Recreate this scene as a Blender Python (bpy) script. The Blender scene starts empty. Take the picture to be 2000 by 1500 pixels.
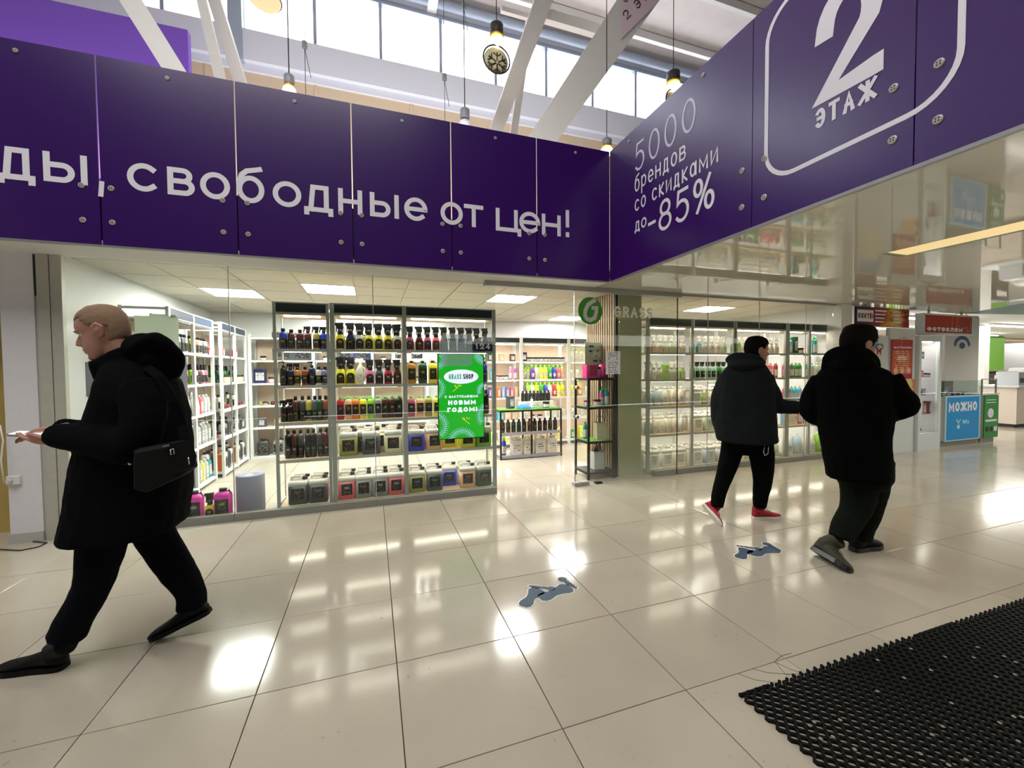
import bpy, bmesh, math, random
from mathutils import Vector, Matrix
random.seed(7)
SC = bpy.context.scene
COL = SC.collection
PI = math.pi

# ---------------------------------------------------------------- camera
FPX = 804.17
CAMP = Vector((0.5092, -1.4410, 1.4151))
RV = Vector((0.94666994, -0.32211533, -0.00759901))
UV = Vector((0.01717217, 0.02688861, 0.99949093))
FV = Vector((0.32174702, 0.94631851, -0.03098606))
cam_data = bpy.data.cameras.new('camera')
cam_data.sensor_width = 36.0
cam_data.lens = 36.0 * FPX / 2000.0
cam_data.clip_start = 0.05
cam_data.clip_end = 200
cam = bpy.data.objects.new('camera', cam_data)
COL.objects.link(cam)
m = Matrix.Identity(4)
for i in range(3):
    m[i][0] = RV[i]; m[i][1] = UV[i]; m[i][2] = -FV[i]; m[i][3] = CAMP[i]
cam.matrix_world = m
SC.camera = cam

# ---------------------------------------------------------------- sky, lights, exposure
world = bpy.data.worlds.new('overcast_sky')
SC.world = world
world.use_nodes = True
wb = world.node_tree.nodes['Background']
wb.inputs[0].default_value = (0.95, 0.97, 1.0, 1)
wb.inputs[1].default_value = 5.0
SC.view_settings.view_transform = 'Standard'
SC.view_settings.look = 'None'
SC.view_settings.exposure = 0.30
SC.view_settings.gamma = 1.0
SC.view_settings.use_curve_mapping = False
SC.cycles.max_bounces = 10
SC.cycles.transparent_max_bounces = 16
SC.cycles.sample_clamp_indirect = 6.0


def area(name, loc, sx, sy, power, color=(1, 0.97, 0.92), rot=(0, 0, 0)):
    l = bpy.data.lights.new(name, 'AREA')
    l.shape = 'RECTANGLE'; l.size = sx; l.size_y = sy; l.energy = power; l.color = color
    o = bpy.data.objects.new(name, l); COL.objects.link(o)
    o.location = loc; o.rotation_euler = rot
    return o


area('hall_fill', (-1.5, -1.8, 8.6), 6, 5, 440, (1.0, 0.98, 0.94))  # fill light added high over the hall floor, no fitting of its own
area('mall_fill', (23.0, 4.0, 2.55), 14, 10, 480, (1, 0.95, 0.88))  # added fill that brightens the far mall
area('corridor_fill', (8.5, -4.6, 2.40), 10, 4.4, 170, (1, 0.95, 0.85))  # unseen fill added behind the camera to lift the corridor
def fill_spot(name, loc, power):
    l = bpy.data.lights.new(name, 'SPOT'); l.energy = power; l.spot_size = 2.75; l.spot_blend = 1.0; l.shadow_soft_size = .06; l.color = (1, .96, .88)
    o = bpy.data.objects.new(name, l); COL.objects.link(o); o.location = loc


for q in ((6.1, -.9), (7.2, .45), (9.0, 1.1), (11.0, 1.75), (13.2, 2.5), (9.0, -1.2), (11.5, -.4)):
    fill_spot('corridor_fill_spot', (q[0], q[1], 2.40), 62)  # added spots out of view that brighten the corridor, no fittings built
area('roof_fill', (0.0, 6.3, 4.4), 12, 1.0, 250, (0.97, 0.97, 1.0), (2.5, 0, 0))  # added fill that brightens the ledge and roof
area('strut_fill', (0.5, 3.3, 3.2), 6, 0.6, 75, (1.0, 0.97, 0.98), (PI, 0, 0))  # small added fill that brightens the struts from below


# ---------------------------------------------------------------- picture geometry helpers (pixel -> point in the place)
def ray(x, y):
    return FV + RV * ((x - 1000) / FPX) - UV * ((y - 750) / FPX)


def onpl(x, y, p0, n):
    d = ray(x, y); p0 = Vector(p0); n = Vector(n)
    return CAMP + d * (((p0 - CAMP).dot(n)) / d.dot(n))


def ony(x, y, Y): return onpl(x, y, (0, Y, 0), (0, 1, 0))
def onx(x, y, X): return onpl(x, y, (X, 0, 0), (1, 0, 0))
def onz(x, y, Z=0.0): return onpl(x, y, (0, 0, Z), (0, 0, 1))


# ---------------------------------------------------------------- materials
def lin(c):
    if isinstance(c, str):
        c = tuple(int(c[i:i + 2], 16) for i in (0, 2, 4))
    out = []
    for v in c[:3]:
        v = v / 255.0
        out.append(v / 12.92 if v <= 0.04045 else ((v + 0.055) / 1.055) ** 2.4)
    return tuple(out) + (1.0,)


def newmat(name):
    m = bpy.data.materials.new(name); m.use_nodes = True
    nt = m.node_tree
    return m, nt, nt.nodes['Principled BSDF']


def mat(name, color, rough=0.5, metal=0.0, spec=0.5, noise=0.0, nscale=8.0, bump=0.0, coat=0.0, emit=0.0):
    m, nt, b = newmat(name)
    b.inputs['Roughness'].default_value = rough
    b.inputs['Metallic'].default_value = metal
    b.inputs['Specular IOR Level'].default_value = spec
    b.inputs['Coat Weight'].default_value = coat
    b.inputs['Coat Roughness'].default_value = 0.05
    c = lin(color)
    b.inputs['Base Color'].default_value = c
    if emit:
        b.inputs['Emission Color'].default_value = c
        b.inputs['Emission Strength'].default_value = emit
    if noise or bump:
        g = nt.nodes.new('ShaderNodeNewGeometry')
        t = nt.nodes.new('ShaderNodeTexNoise'); t.inputs['Scale'].default_value = nscale
        t.inputs['Detail'].default_value = 5
        nt.links.new(g.outputs['Position'], t.inputs['Vector'])
        if noise:
            mx = nt.nodes.new('ShaderNodeMix'); mx.data_type = 'RGBA'
            mx.inputs[6].default_value = tuple(v * (1 - noise) for v in c[:3]) + (1,)
            mx.inputs[7].default_value = tuple(min(1, v * (1 + noise)) for v in c[:3]) + (1,)
            nt.links.new(t.outputs['Fac'], mx.inputs[0])
            nt.links.new(mx.outputs[2], b.inputs['Base Color'])
        if bump:
            bp = nt.nodes.new('ShaderNodeBump'); bp.inputs['Strength'].default_value = bump
            bp.inputs['Distance'].default_value = 0.01
            nt.links.new(t.outputs['Fac'], bp.inputs['Height'])
            nt.links.new(bp.outputs['Normal'], b.inputs['Normal'])
    return m


def emis(name, color, strength):
    m, nt, b = newmat(name)
    b.inputs['Base Color'].default_value = (0.02, 0.02, 0.02, 1)
    b.inputs['Roughness'].default_value = 0.4
    b.inputs['Emission Color'].default_value = lin(color)
    b.inputs['Emission Strength'].default_value = strength
    return m


def tintmat(name, rough=0.3, alpha_white=0.0):
    m, nt, b = newmat(name)
    oi = nt.nodes.new('ShaderNodeObjectInfo')
    b.inputs['Roughness'].default_value = rough
    nt.links.new(oi.outputs['Color'], b.inputs['Base Color'])
    return m


def labelmat(name, base, ink, dens=0.5, rows=9):
    """printed label: small unreadable lines of print on a plain ground, accent from the object's colour"""
    m, nt, b = newmat(name)
    b.inputs['Roughness'].default_value = 0.4
    tc = nt.nodes.new('ShaderNodeTexCoord')
    sp = nt.nodes.new('ShaderNodeSeparateXYZ'); nt.links.new(tc.outputs['Generated'], sp.inputs[0])

    def M(op, a, bb=None):
        n = nt.nodes.new('ShaderNodeMath'); n.operation = op
        for i, v in enumerate((a, bb)):
            if v is None: continue
            if isinstance(v, (int, float)): n.inputs[i].default_value = v
            else: nt.links.new(v, n.inputs[i])
        return n.outputs[0]
    z = sp.outputs['Z']; x = sp.outputs['X']
    row = M('MULTIPLY', z, rows)
    fr = M('FRACT', row)
    line = M('LESS_THAN', fr, 0.42)
    cmb = nt.nodes.new('ShaderNodeCombineXYZ')
    nt.links.new(M('MULTIPLY', x, 7.0), cmb.inputs[0]); nt.links.new(M('FLOOR', row), cmb.inputs[1])
    ns = nt.nodes.new('ShaderNodeTexNoise'); ns.inputs['Scale'].default_value = 1.0
    oi = nt.nodes.new('ShaderNodeObjectInfo')
    nt.links.new(M('MULTIPLY', oi.outputs['Random'], 50), cmb.inputs[2])
    nt.links.new(cmb.outputs[0], ns.inputs['Vector'])
    on = M('GREATER_THAN', ns.outputs['Fac'], dens)
    mid = M('LESS_THAN', M('ABSOLUTE', M('SUBTRACT', x, 0.5)), 0.36)
    fac = M('MULTIPLY', M('MULTIPLY', line, on), mid)
    mx = nt.nodes.new('ShaderNodeMix'); mx.data_type = 'RGBA'
    mx.inputs[6].default_value = lin(base); mx.inputs[7].default_value = lin(ink)
    nt.links.new(fac, mx.inputs[0])
    band = M('MULTIPLY', M('LESS_THAN', M('ABSOLUTE', M('SUBTRACT', z, 0.66)), 0.09), M('LESS_THAN', M('ABSOLUTE', M('SUBTRACT', x, 0.5)), 0.22))
    mx2 = nt.nodes.new('ShaderNodeMix'); mx2.data_type = 'RGBA'
    nt.links.new(M('MULTIPLY', band, 0.35), mx2.inputs[0])
    nt.links.new(mx.outputs[2], mx2.inputs[6]); nt.links.new(oi.outputs['Color'], mx2.inputs[7])
    nt.links.new(mx2.outputs[2], b.inputs['Base Color'])
    return m


def glassmat(name, tint=(0.93, 0.97, 0.95), rough=0.0, mixmin=0.0):
    m = bpy.data.materials.new(name); m.use_nodes = True
    nt = m.node_tree; nt.nodes.clear()
    out = nt.nodes.new('ShaderNodeOutputMaterial')
    tr = nt.nodes.new('ShaderNodeBsdfTransparent'); tr.inputs[0].default_value = tint + (1,)
    gl = nt.nodes.new('ShaderNodeBsdfGlossy'); gl.inputs['Roughness'].default_value = rough
    gl.inputs[0].default_value = (1, 1, 1, 1)
    fr = nt.nodes.new('ShaderNodeFresnel')
    ge = nt.nodes.new('ShaderNodeNewGeometry'); mr = nt.nodes.new('ShaderNodeMapRange')   # same reflectance on the way in and out of the pane
    mr.inputs[3].default_value = 1.45; mr.inputs[4].default_value = 1 / 1.45
    nt.links.new(ge.outputs['Backfacing'], mr.inputs[0]); nt.links.new(mr.outputs[0], fr.inputs[0])
    mx = nt.nodes.new('ShaderNodeMixShader')
    nt.links.new(fr.outputs[0], mx.inputs[0]); nt.links.new(tr.outputs[0], mx.inputs[1]); nt.links.new(gl.outputs[0], mx.inputs[2])
    nt.links.new(mx.outputs[0], out.inputs[0])
    return m


def translucent(name, color, fac=.6):
    m, nt, b = newmat(name)
    b.inputs['Base Color'].default_value = lin(color); b.inputs['Roughness'].default_value = .7
    tr = nt.nodes.new('ShaderNodeBsdfTranslucent'); tr.inputs[0].default_value = lin(color)
    mx = nt.nodes.new('ShaderNodeMixShader'); mx.inputs[0].default_value = fac
    out = nt.nodes['Material Output']
    nt.links.new(b.outputs[0], mx.inputs[1]); nt.links.new(tr.outputs[0], mx.inputs[2]); nt.links.new(mx.outputs[0], out.inputs[0])
    return m


def tilemat():
    m, nt, b = newmat('polished_tile')
    g = nt.nodes.new('ShaderNodeNewGeometry')
    n1 = nt.nodes.new('ShaderNodeTexNoise'); n1.inputs['Scale'].default_value = 1.7; n1.inputs['Detail'].default_value = 4
    n2 = nt.nodes.new('ShaderNodeTexNoise'); n2.inputs['Scale'].default_value = 38; n2.inputs['Detail'].default_value = 3
    n3 = nt.nodes.new('ShaderNodeTexNoise'); n3.inputs['Scale'].default_value = 3.0; n3.inputs['Detail'].default_value = 2
    for n in (n1, n2, n3): nt.links.new(g.outputs['Position'], n.inputs['Vector'])
    oi = nt.nodes.new('ShaderNodeObjectInfo')
    mx = nt.nodes.new('ShaderNodeMix'); mx.data_type = 'RGBA'
    mx.inputs[6].default_value = lin('a8a091'); mx.inputs[7].default_value = lin('bdb5a6')
    nt.links.new(n1.outputs['Fac'], mx.inputs[0])
    # scuffs: small dark specks clustered where the coarse noise is high
    r2 = nt.nodes.new('ShaderNodeValToRGB')
    r2.color_ramp.elements[0].position = 0.64; r2.color_ramp.elements[0].color = (0, 0, 0, 1)
    r2.color_ramp.elements[1].position = 0.72; r2.color_ramp.elements[1].color = (1, 1, 1, 1)
    nt.links.new(n2.outputs['Fac'], r2.inputs[0])
    r3 = nt.nodes.new('ShaderNodeValToRGB')
    r3.color_ramp.elements[0].position = 0.5; r3.color_ramp.elements[0].color = (0, 0, 0, 1)
    r3.color_ramp.elements[1].position = 0.68; r3.color_ramp.elements[1].color = (0.45, 0.45, 0.45, 1)
    nt.links.new(n3.outputs['Fac'], r3.inputs[0])
    ml = nt.nodes.new('ShaderNodeMath'); ml.operation = 'MULTIPLY'
    nt.links.new(r2.outputs[0], ml.inputs[0]); nt.links.new(r3.outputs[0], ml.inputs[1])
    mx2 = nt.nodes.new('ShaderNodeMix'); mx2.data_type = 'RGBA'
    nt.links.new(ml.outputs[0], mx2.inputs[0]); nt.links.new(mx.outputs[2], mx2.inputs[6])
    mx2.inputs[7].default_value = lin('5f5a4c')
    hs = nt.nodes.new('ShaderNodeHueSaturation')
    mr = nt.nodes.new('ShaderNodeMapRange'); mr.inputs[3].default_value = 0.95; mr.inputs[4].default_value = 1.05
    nt.links.new(oi.outputs['Random'], mr.inputs[0]); nt.links.new(mr.outputs[0], hs.inputs['Value'])
    nt.links.new(mx2.outputs[2], hs.inputs['Color'])
    nt.links.new(hs.outputs[0], b.inputs['Base Color'])
    b.inputs['Roughness'].default_value = 0.12
    b.inputs['IOR'].default_value = 1.52
    bp = nt.nodes.new('ShaderNodeBump'); bp.inputs['Strength'].default_value = 0.03; bp.inputs['Distance'].default_value = 0.01
    nt.links.new(n3.outputs['Fac'], bp.inputs['Height']); nt.links.new(bp.outputs['Normal'], b.inputs['Normal'])
    return m


def woodmat(name, c1, c2, rough=0.5, axis=0):
    m, nt, b = newmat(name)
    tc = nt.nodes.new('ShaderNodeTexCoord')
    mp = nt.nodes.new('ShaderNodeMapping')
    s = [14, 14, 14]; s[axis] = 1.2
    mp.inputs['Scale'].default_value = s
    nt.links.new(tc.outputs['Object'], mp.inputs[0])
    n = nt.nodes.new('ShaderNodeTexNoise'); n.inputs['Scale'].default_value = 2; n.inputs['Detail'].default_value = 4
    nt.links.new(mp.outputs[0], n.inputs['Vector'])
    mx = nt.nodes.new('ShaderNodeMix'); mx.data_type = 'RGBA'
    mx.inputs[6].default_value = lin(c1); mx.inputs[7].default_value = lin(c2)
    nt.links.new(n.outputs['Fac'], mx.inputs[0]); nt.links.new(mx.outputs[2], b.inputs['Base Color'])
    b.inputs['Roughness'].default_value = rough
    return m


M = {}
M['tile'] = tilemat()
M['grout'] = mat('grout', '4a453c', 0.8)
M['wall'] = mat('white_paint', 'd8d8d6', 0.75, noise=0.03)
M['tan'] = mat('tan_wall', 'c9b59b', 0.8, noise=0.03)
M['steel_white'] = mat('white_painted_steel', 'dcdad6', 0.5, noise=0.04)
M['grey_frame'] = mat('grey_frame_paint', 'b9b9b2', 0.5)
M['alu'] = mat('brushed_aluminium', 'a9aaa8', 0.35, metal=0.6)
M['pillar'] = mat('pillar_paint', 'e0dfe2', 0.7, noise=0.05, nscale=20, bump=0.15)
M['tileceil'] = mat('ceiling_tile', 'cfcabd', 0.9, noise=0.06, nscale=60, bump=0.1)
M['gridceil'] = mat('ceiling_grid', 'd8d4c8', 0.6)
M['led'] = emis('led_panel_light', 'fffcf6', 56.0)
M['tube'] = emis('led_tube_light', 'fff4e4', 24.0)
M['strip'] = emis('corridor_strip_light', 'ffdf9a', 0.7)
M['bulb'] = emis('warm_bulb_light', 'ffe9c0', 3.0)
M['bulb_off'] = mat('frosted_bulb', 'eef2f4', 0.2)
M['amber'] = emis('amber_bulb_light', 'ffd9a6', 0.9)
M['gold'] = mat('gold_ring', 'd8a840', 0.3, metal=0.8)
M['lamp_grey'] = mat('lamp_grey_metal', '8f9196', 0.5, metal=0.2)
M['lamp_dark'] = mat('lamp_dark_metal', '3a3a3a', 0.5, metal=0.2)
M['wire'] = mat('black_wire', '2a2623', 0.5)
M['purple'] = mat('purple_panel', '33085f', 0.25, spec=0.95, noise=0.03, nscale=40)
M['purple_sheen'] = mat('purple_fascia', '7a4fc0', 0.6)  # lighter purple: the sheen from the windows is put into the colour
M['letter'] = mat('white_letter_vinyl', 'e4e2ea', 0.5)
M['letter_glow'] = mat('silver_letter_vinyl', 'c9c8dc', 0.35)
M['fix'] = mat('steel_fixing', 'b5b0aa', 0.4, metal=0.2)
M['glass'] = glassmat('shop_glass')
M['glass_film'] = glassmat('greenish_glass', (0.955, 0.975, 0.955))
M['windowglass'] = glassmat('clerestory_glass', (0.97, 0.98, 1.0))
M['wframe'] = mat('window_frame_blue_grey', '9aa4b4', 0.5)
M['ledge'] = mat('ledge_white', 'd2d4de', 0.75, noise=0.04, nscale=30)
M['post'] = mat('shelf_post_white', 'd9dbd8', 0.45)
M['post_grey'] = mat('shelf_post_grey', 'a3a49d', 0.45)
M['board'] = woodmat('shelf_wood', 'd9c2a0', 'c4aa86', 0.45)
M['sill'] = mat('sill_grey', '8b8b84', 0.5)
M['board_edge'] = mat('shelf_edge_strip', 'b5b3a8', 0.45)
M['header'] = mat('header_board_black', '14191f', 0.45)
M['header_green'] = mat('header_board_green', '0d2418', 0.45)
M['header_navy'] = mat('header_board_navy', '26314a', 0.45)
M['backpanel'] = mat('shelf_back_panel', 'd8c2ab', 0.7)
M['tint'] = tintmat('tinted_plastic', 0.28)
M['tint_matt'] = tintmat('tinted_matt', 0.6)
M['black'] = mat('black_plastic', '141414', 0.4)
M['white'] = mat('white_plastic', 'e2e0da', 0.35)
M['label_black'] = labelmat('black_label', '120f10', '8f887e', 0.56)
M['label_white'] = labelmat('white_label', 'dedad2', '5a665f', 0.5, 8)
M['paper'] = labelmat('printed_paper', 'e6e6ea', '55565c', 0.45, 14)
M['lime'] = mat('lime_plastic', '8fd13a', 0.4)
M['greencap'] = mat('green_cap_plastic', '5fc455', 0.4)
M['blackmetal'] = mat('black_metal', '17140f', 0.45, metal=0.2)
M['grass'] = mat('artificial_grass', '5f9a3a', 0.9, noise=0.4, nscale=120, bump=0.8)
M['slat'] = woodmat('slat_wood', 'b59c80', '9c8468', 0.5, 2)
M['slatback'] = mat('slat_felt', '3a2f28', 0.9)
M['olive'] = mat('olive_column', 'aca888', 0.55, noise=0.04)
M['rubber'] = mat('rubber_mat', '060908', 0.65, spec=0.22)
M['teal'] = mat('teal_ceiling', '0f6a62', 0.4)
M['coat_navy'] = mat('navy_coat_cloth', '06070a', 0.95, spec=0.08, noise=0.3, nscale=30, bump=0.25)
M['coat_black'] = mat('black_coat_cloth', '040505', 0.95, spec=0.06, noise=0.3, nscale=30, bump=0.25)
M['coat_grey'] = mat('dark_grey_jacket_cloth', '191d1f', 0.9, spec=0.12, noise=0.2, nscale=40, bump=0.25)
M['trouser_navy'] = mat('navy_trouser_cloth', '080a12', 0.9, spec=0.08, noise=0.2, nscale=40, bump=0.15)
M['trouser_black'] = mat('black_trouser_cloth', '060607', 0.9, spec=0.08, noise=0.2, nscale=40, bump=0.15)
M['trouser_green'] = mat('dark_green_trouser_cloth', '10150f', 0.9, spec=0.1, noise=0.2, nscale=40, bump=0.15)
M['shoe'] = mat('black_leather', '050505', 0.6, spec=.2)
M['boot'] = mat('olive_boot_leather', '2e2e1c', 0.7, noise=0.3, nscale=60, bump=0.3)
M['red'] = mat('red_shoe_knit', 'a3142a', 0.7)
M['sole_white'] = mat('white_rubber_sole', 'd9d4cc', 0.6)
M['skin'] = mat('skin', 'b07f6c', 0.55, noise=0.06, nscale=40)
M['hair_fair'] = mat('short_fair_hair', '8d7159', 0.8, noise=0.25, nscale=150, bump=0.3)
M['hair_dark'] = mat('short_dark_hair', '080605', 0.9, spec=.15, noise=0.3, nscale=150, bump=0.4)
M['hair_brown'] = mat('dark_brown_hair', '0c0705', 0.9, spec=.15, noise=0.3, nscale=120, bump=0.4)
M['bag'] = mat('black_bag_leather', '070807', 0.7, spec=.2, noise=0.2, nscale=50, bump=0.2)
M['chrome'] = mat('chrome', 'c8c8c8', 0.2, metal=0.9)
M['eye'] = mat('eye_white', 'cfc9c2', 0.3)
M['screen_phone'] = emis('phone_screen', 'ffffff', 0.9)


# ---------------------------------------------------------------- mesh builder
class MB:
    def __init__(s):
        s.v = []; s.f = []; s.mi = []; s.cur = 0; s.sm = []

    def add(s, vs, fs, smooth=False, mi=None):
        o = len(s.v); s.v += [tuple(v) for v in vs]
        s.f += [tuple(i + o for i in f) for f in fs]
        s.mi += [s.cur if mi is None else mi] * len(fs); s.sm += [smooth] * len(fs)
        return s

    def box(s, x0, y0, z0, x1, y1, z1, mi=None):
        if x0 > x1: x0, x1 = x1, x0
        if y0 > y1: y0, y1 = y1, y0
        if z0 > z1: z0, z1 = z1, z0
        vs = [(x0, y0, z0), (x1, y0, z0), (x1, y1, z0), (x0, y1, z0), (x0, y0, z1), (x1, y0, z1), (x1, y1, z1), (x0, y1, z1)]
        fs = [(3, 2, 1, 0), (4, 5, 6, 7), (0, 1, 5, 4), (1, 2, 6, 5), (2, 3, 7, 6), (3, 0, 4, 7)]
        return s.add(vs, fs, False, mi)

    def cbox(s, c, d, mi=None):
        return s.box(c[0] - d[0] / 2, c[1] - d[1] / 2, c[2] - d[2] / 2, c[0] + d[0] / 2, c[1] + d[1] / 2, c[2] + d[2] / 2, mi)

    def bbox(s, x0, y0, z0, x1, y1, z1, b, mi=None):
        """box with bevelled top edge"""
        r = [[(x0, y0, z0), (x1, y0, z0), (x1, y1, z0), (x0, y1, z0)],
             [(x0, y0, z1 - b), (x1, y0, z1 - b), (x1, y1, z1 - b), (x0, y1, z1 - b)],
             [(x0 + b, y0 + b, z1), (x1 - b, y0 + b, z1), (x1 - b, y1 - b, z1), (x0 + b, y1 - b, z1)]]
        return s.loft(r, mi=mi)

    def loft(s, rings, cap0=True, cap1=True, smooth=False, closed=True, mi=None):
        n = len(rings[0]); vs = [p for r in rings for p in r]; fs = []
        for k in range(len(rings) - 1):
            for i in range(n if closed else n - 1):
                j = (i + 1) % n
                fs.append((k * n + i, k * n + j, (k + 1) * n + j, (k + 1) * n + i))
        s.add(vs, fs, smooth, mi)
        o = len(s.v) - len(vs)
        if cap0: s.f.append(tuple(o + i for i in reversed(range(n)))); s.mi.append(s.cur if mi is None else mi); s.sm.append(False)
        if cap1: s.f.append(tuple(o + (len(rings) - 1) * n + i for i in range(n))); s.mi.append(s.cur if mi is None else mi); s.sm.append(False)
        return s

    def lathe(s, prof, c=(0, 0, 0), n=12, smooth=True, mi=None, axis='z'):
        rings = []
        for r, z in prof:
            ring = []
            for i in range(n):
                a = 2 * PI * i / n
                x, y = r * math.cos(a), r * math.sin(a)
                if axis == 'z': ring.append((c[0] + x, c[1] + y, c[2] + z))
                elif axis == 'y': ring.append((c[0] + x, c[1] + z, c[2] - y))
                else: ring.append((c[0] + z, c[1] + x, c[2] + y))
            rings.append(ring)
        return s.loft(rings, smooth=smooth, mi=mi)

    def tube(s, pts, r, n=8, smooth=True, mi=None, cap=True):
        pts = [Vector(p) for p in pts]
        rs = r if isinstance(r, (list, tuple)) else [r] * len(pts)
        rings = []; prev = None
        for i, p in enumerate(pts):
            t = (pts[min(i + 1, len(pts) - 1)] - pts[max(i - 1, 0)]).normalized()
            if prev is None:
                a = Vector((0, 0, 1)) if abs(t.z) < 0.9 else Vector((1, 0, 0))
            else: a = prev
            b = (a - t * a.dot(t)).normalized(); prev = b
            c = t.cross(b)
            rings.append([p + (b * math.cos(2 * PI * k / n) + c * math.sin(2 * PI * k / n)) * rs[i] for k in range(n)])
        return s.loft(rings, cap, cap, smooth, mi=mi)

    def sphere(s, c, r, n=12, m=8, sc=(1, 1, 1), mi=None):
        rings = []
        for k in range(m + 1):
            t = PI * k / m; rr = max(1e-4, math.sin(t)) * r; z = -math.cos(t) * r
            rings.append([(c[0] + rr * math.cos(2 * PI * i / n) * sc[0], c[1] + rr * math.sin(2 * PI * i / n) * sc[1], c[2] + z * sc[2]) for i in range(n)])
        return s.loft(rings, smooth=True, mi=mi)

    def quad(s, a, b, c, d, mi=None):
        return s.add([a, b, c, d], [(0, 1, 2, 3)], False, mi)

    def poly_extrude(s, pts2, axes, o, thick, mi=None):
        """flat polygon pts2 in (u,v) with axes (U,V,N), origin o, solid of given thickness along N"""
        U, V, N = [Vector(a) for a in axes]; o = Vector(o)
        A = [o + U * p[0] + V * p[1] for p in pts2]
        B = [p + N * thick for p in A]
        return s.loft([A, B], mi=mi)

    def mesh(s, name, mats):
        me = bpy.data.meshes.new(name)
        me.from_pydata(s.v, [], s.f)
        for mm in (mats if isinstance(mats, (list, tuple)) else [mats]):
            me.materials.append(M[mm] if isinstance(mm, str) else mm)
        me.polygons.foreach_set('material_index', s.mi)
        me.polygons.foreach_set('use_smooth', s.sm)
        me.update()
        return me

    def build(s, name, mats, parent=None, color=None):
        return link(name, s.mesh(name, mats), parent, color)


def link(name, me, parent=None, color=None):
    o = bpy.data.objects.new(name, me); COL.objects.link(o)
    if parent is not None: o.parent = parent
    if color is not None: o.color = lin(color) if not (isinstance(color, tuple) and len(color) == 4) else color
    return o


def tag(o, label=None, cat=None, group=None, kind=None):
    if label: o['label'] = label
    if cat: o['category'] = cat
    if group: o['group'] = group
    if kind: o['kind'] = kind
    return o


def empty(name, loc=(0, 0, 0), rz=0.0, label=None, cat=None, group=None):
    o = bpy.data.objects.new(name, None); COL.objects.link(o)
    o.empty_display_size = 0.05
    o.location = loc; o.rotation_euler = (0, 0, rz)
    return tag(o, label, cat, group)


def struct(o):
    o['kind'] = 'structure'; return o


def rrect(w, d, r, z, n=3, cx=0, cy=0):
    """rounded rectangle ring"""
    hw, hd = w / 2, d / 2; r = min(r, hw * 0.999, hd * 0.999); out = []
    for qx, qy, a0 in ((1, 1, 0), (-1, 1, 90), (-1, -1, 180), (1, -1, 270)):
        for i in range(n):
            a = math.radians(a0 + 90 * i / (n - 1))
            out.append((cx + qx * (hw - r) + r * math.cos(a), cy + qy * (hd - r) + r * math.sin(a), z))
    return out


# ---------------------------------------------------------------- lettering: strokes of even width
def _A(cx, cy, rx, ry, a0, a1, n=None):
    n = n or max(6, int(abs(a1 - a0) / 14))
    return [(cx + rx * math.cos(math.radians(a0 + (a1 - a0) * i / n)), cy + ry * math.sin(math.radians(a0 + (a1 - a0) * i / n))) for i in range(n + 1)]


GL = {}
def _g(keys, *strokes):
    for k in keys: GL[k] = strokes


_g('ОоOo0', _A(.5, .5, .5, .5, 0, 360))
_g('СсCc', _A(.53, .5, .53, .5, 48, 312))
_g('ТтTt', [(0, 1), (1, 1)], [(.5, 1), (.5, 0)])
_g('НнHh', [(0, 0), (0, 1)], [(1, 0), (1, 1)], [(0, .5), (1, .5)])
_g('Вв', [(0, .52), (0, 1), (.5, 1)] + _A(.58, .76, .32, .24, 90, -90) + [(0, .52)], [(0, .52), (.55, .52)] + _A(.66, .26, .34, .26, 90, -90) + [(0, 0), (0, .52)])
_g('ЬьB', [(0, 1), (0, 0), (.6, 0)] + _A(.62, .3, .38, .3, -90, 90) + [(0, .6)])
_g('Ыы', [(0, 1), (0, 0), (.42, 0)] + _A(.44, .3, .28, .3, -90, 90) + [(0, .6)], [(1, 0), (1, 1)])
_g('Дд', [(.17, .14), (.27, 1), (.82, 1), (.82, .14)], [(.0, 0), (.0, .14), (1, .14), (1, 0)])
_g('б', _A(.5, .35, .5, .35, 0, 360), [(0, .36), (.02, .58), (.12, .78), (.35, .91), (.62, .95), (.92, 1)])
_g('е', [(.02, .5), (1, .5)] + _A(.5, .5, .5, .5, 2, 312))
_g('Цц', [(0, 1), (0, .17), (1, .17), (1, 0)], [(.84, 1), (.84, .17)])
_g('р', [(0, 1), (0, 0)], _A(.5, .68, .5, .32, 0, 360))
_g('РP', [(0, 0), (0, 1), (.55, 1)] + _A(.62, .73, .38, .27, 90, -90) + [(0, .46)])
_g('ИиN', [(0, 1), (0, 0), (1, 1), (1, 0)])
_g('Кк', [(0, 0), (0, 1)], [(1, 1), (.12, .48), (1, 0)])
_g('а', _A(.45, .5, .45, .5, 0, 360), [(1, 1), (1, 0)])
_g('МмM', [(0, 0), (0, 1), (.5, .25), (1, 1), (1, 0)])
_g('5', [(.9, 1), (.2, 1), (.1, .56)] + _A(.47, .33, .5, .33, 128, -140))
_g('8', _A(.5, .76, .4, .24, -90, 270), _A(.5, .27, .5, .27, 90, 450))
_g('%', _A(.2, .76, .2, .24, 0, 360), _A(.8, .24, .2, .24, 0, 360), [(.82, 1), (.18, 0)])
_g('2', _A(.5, .68, .48, .32, 178, -28) + [(.04, 0), (1, 0)])
_g('Э', _A(.47, .5, .53, .5, 132, -132), [(.25, .5), (.98, .5)])
_g('АA', [(0, 0), (.5, 1), (1, 0)], [(.2, .36), (.8, .36)])
_g('Ж', [(.5, 0), (.5, 1)], [(0, 1), (.5, .5), (0, 0)], [(1, 1), (.5, .5), (1, 0)])
_g('Ф', _A(.5, .52, .5, .34, 0, 360), [(.5, 0), (.5, 1)])
_g('Лл', [(0, 0), (.15, .1), (.3, 1), (1, 1), (1, 0)])
_g('Г', [(0, 0), (0, 1), (1, 1)])
_g('П', [(0, 0), (0, 1), (1, 1), (1, 0)])
_g('УY', [(0, 1), (.5, .42)], [(1, 1), (.5, .42), (.3, 0)])
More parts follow.
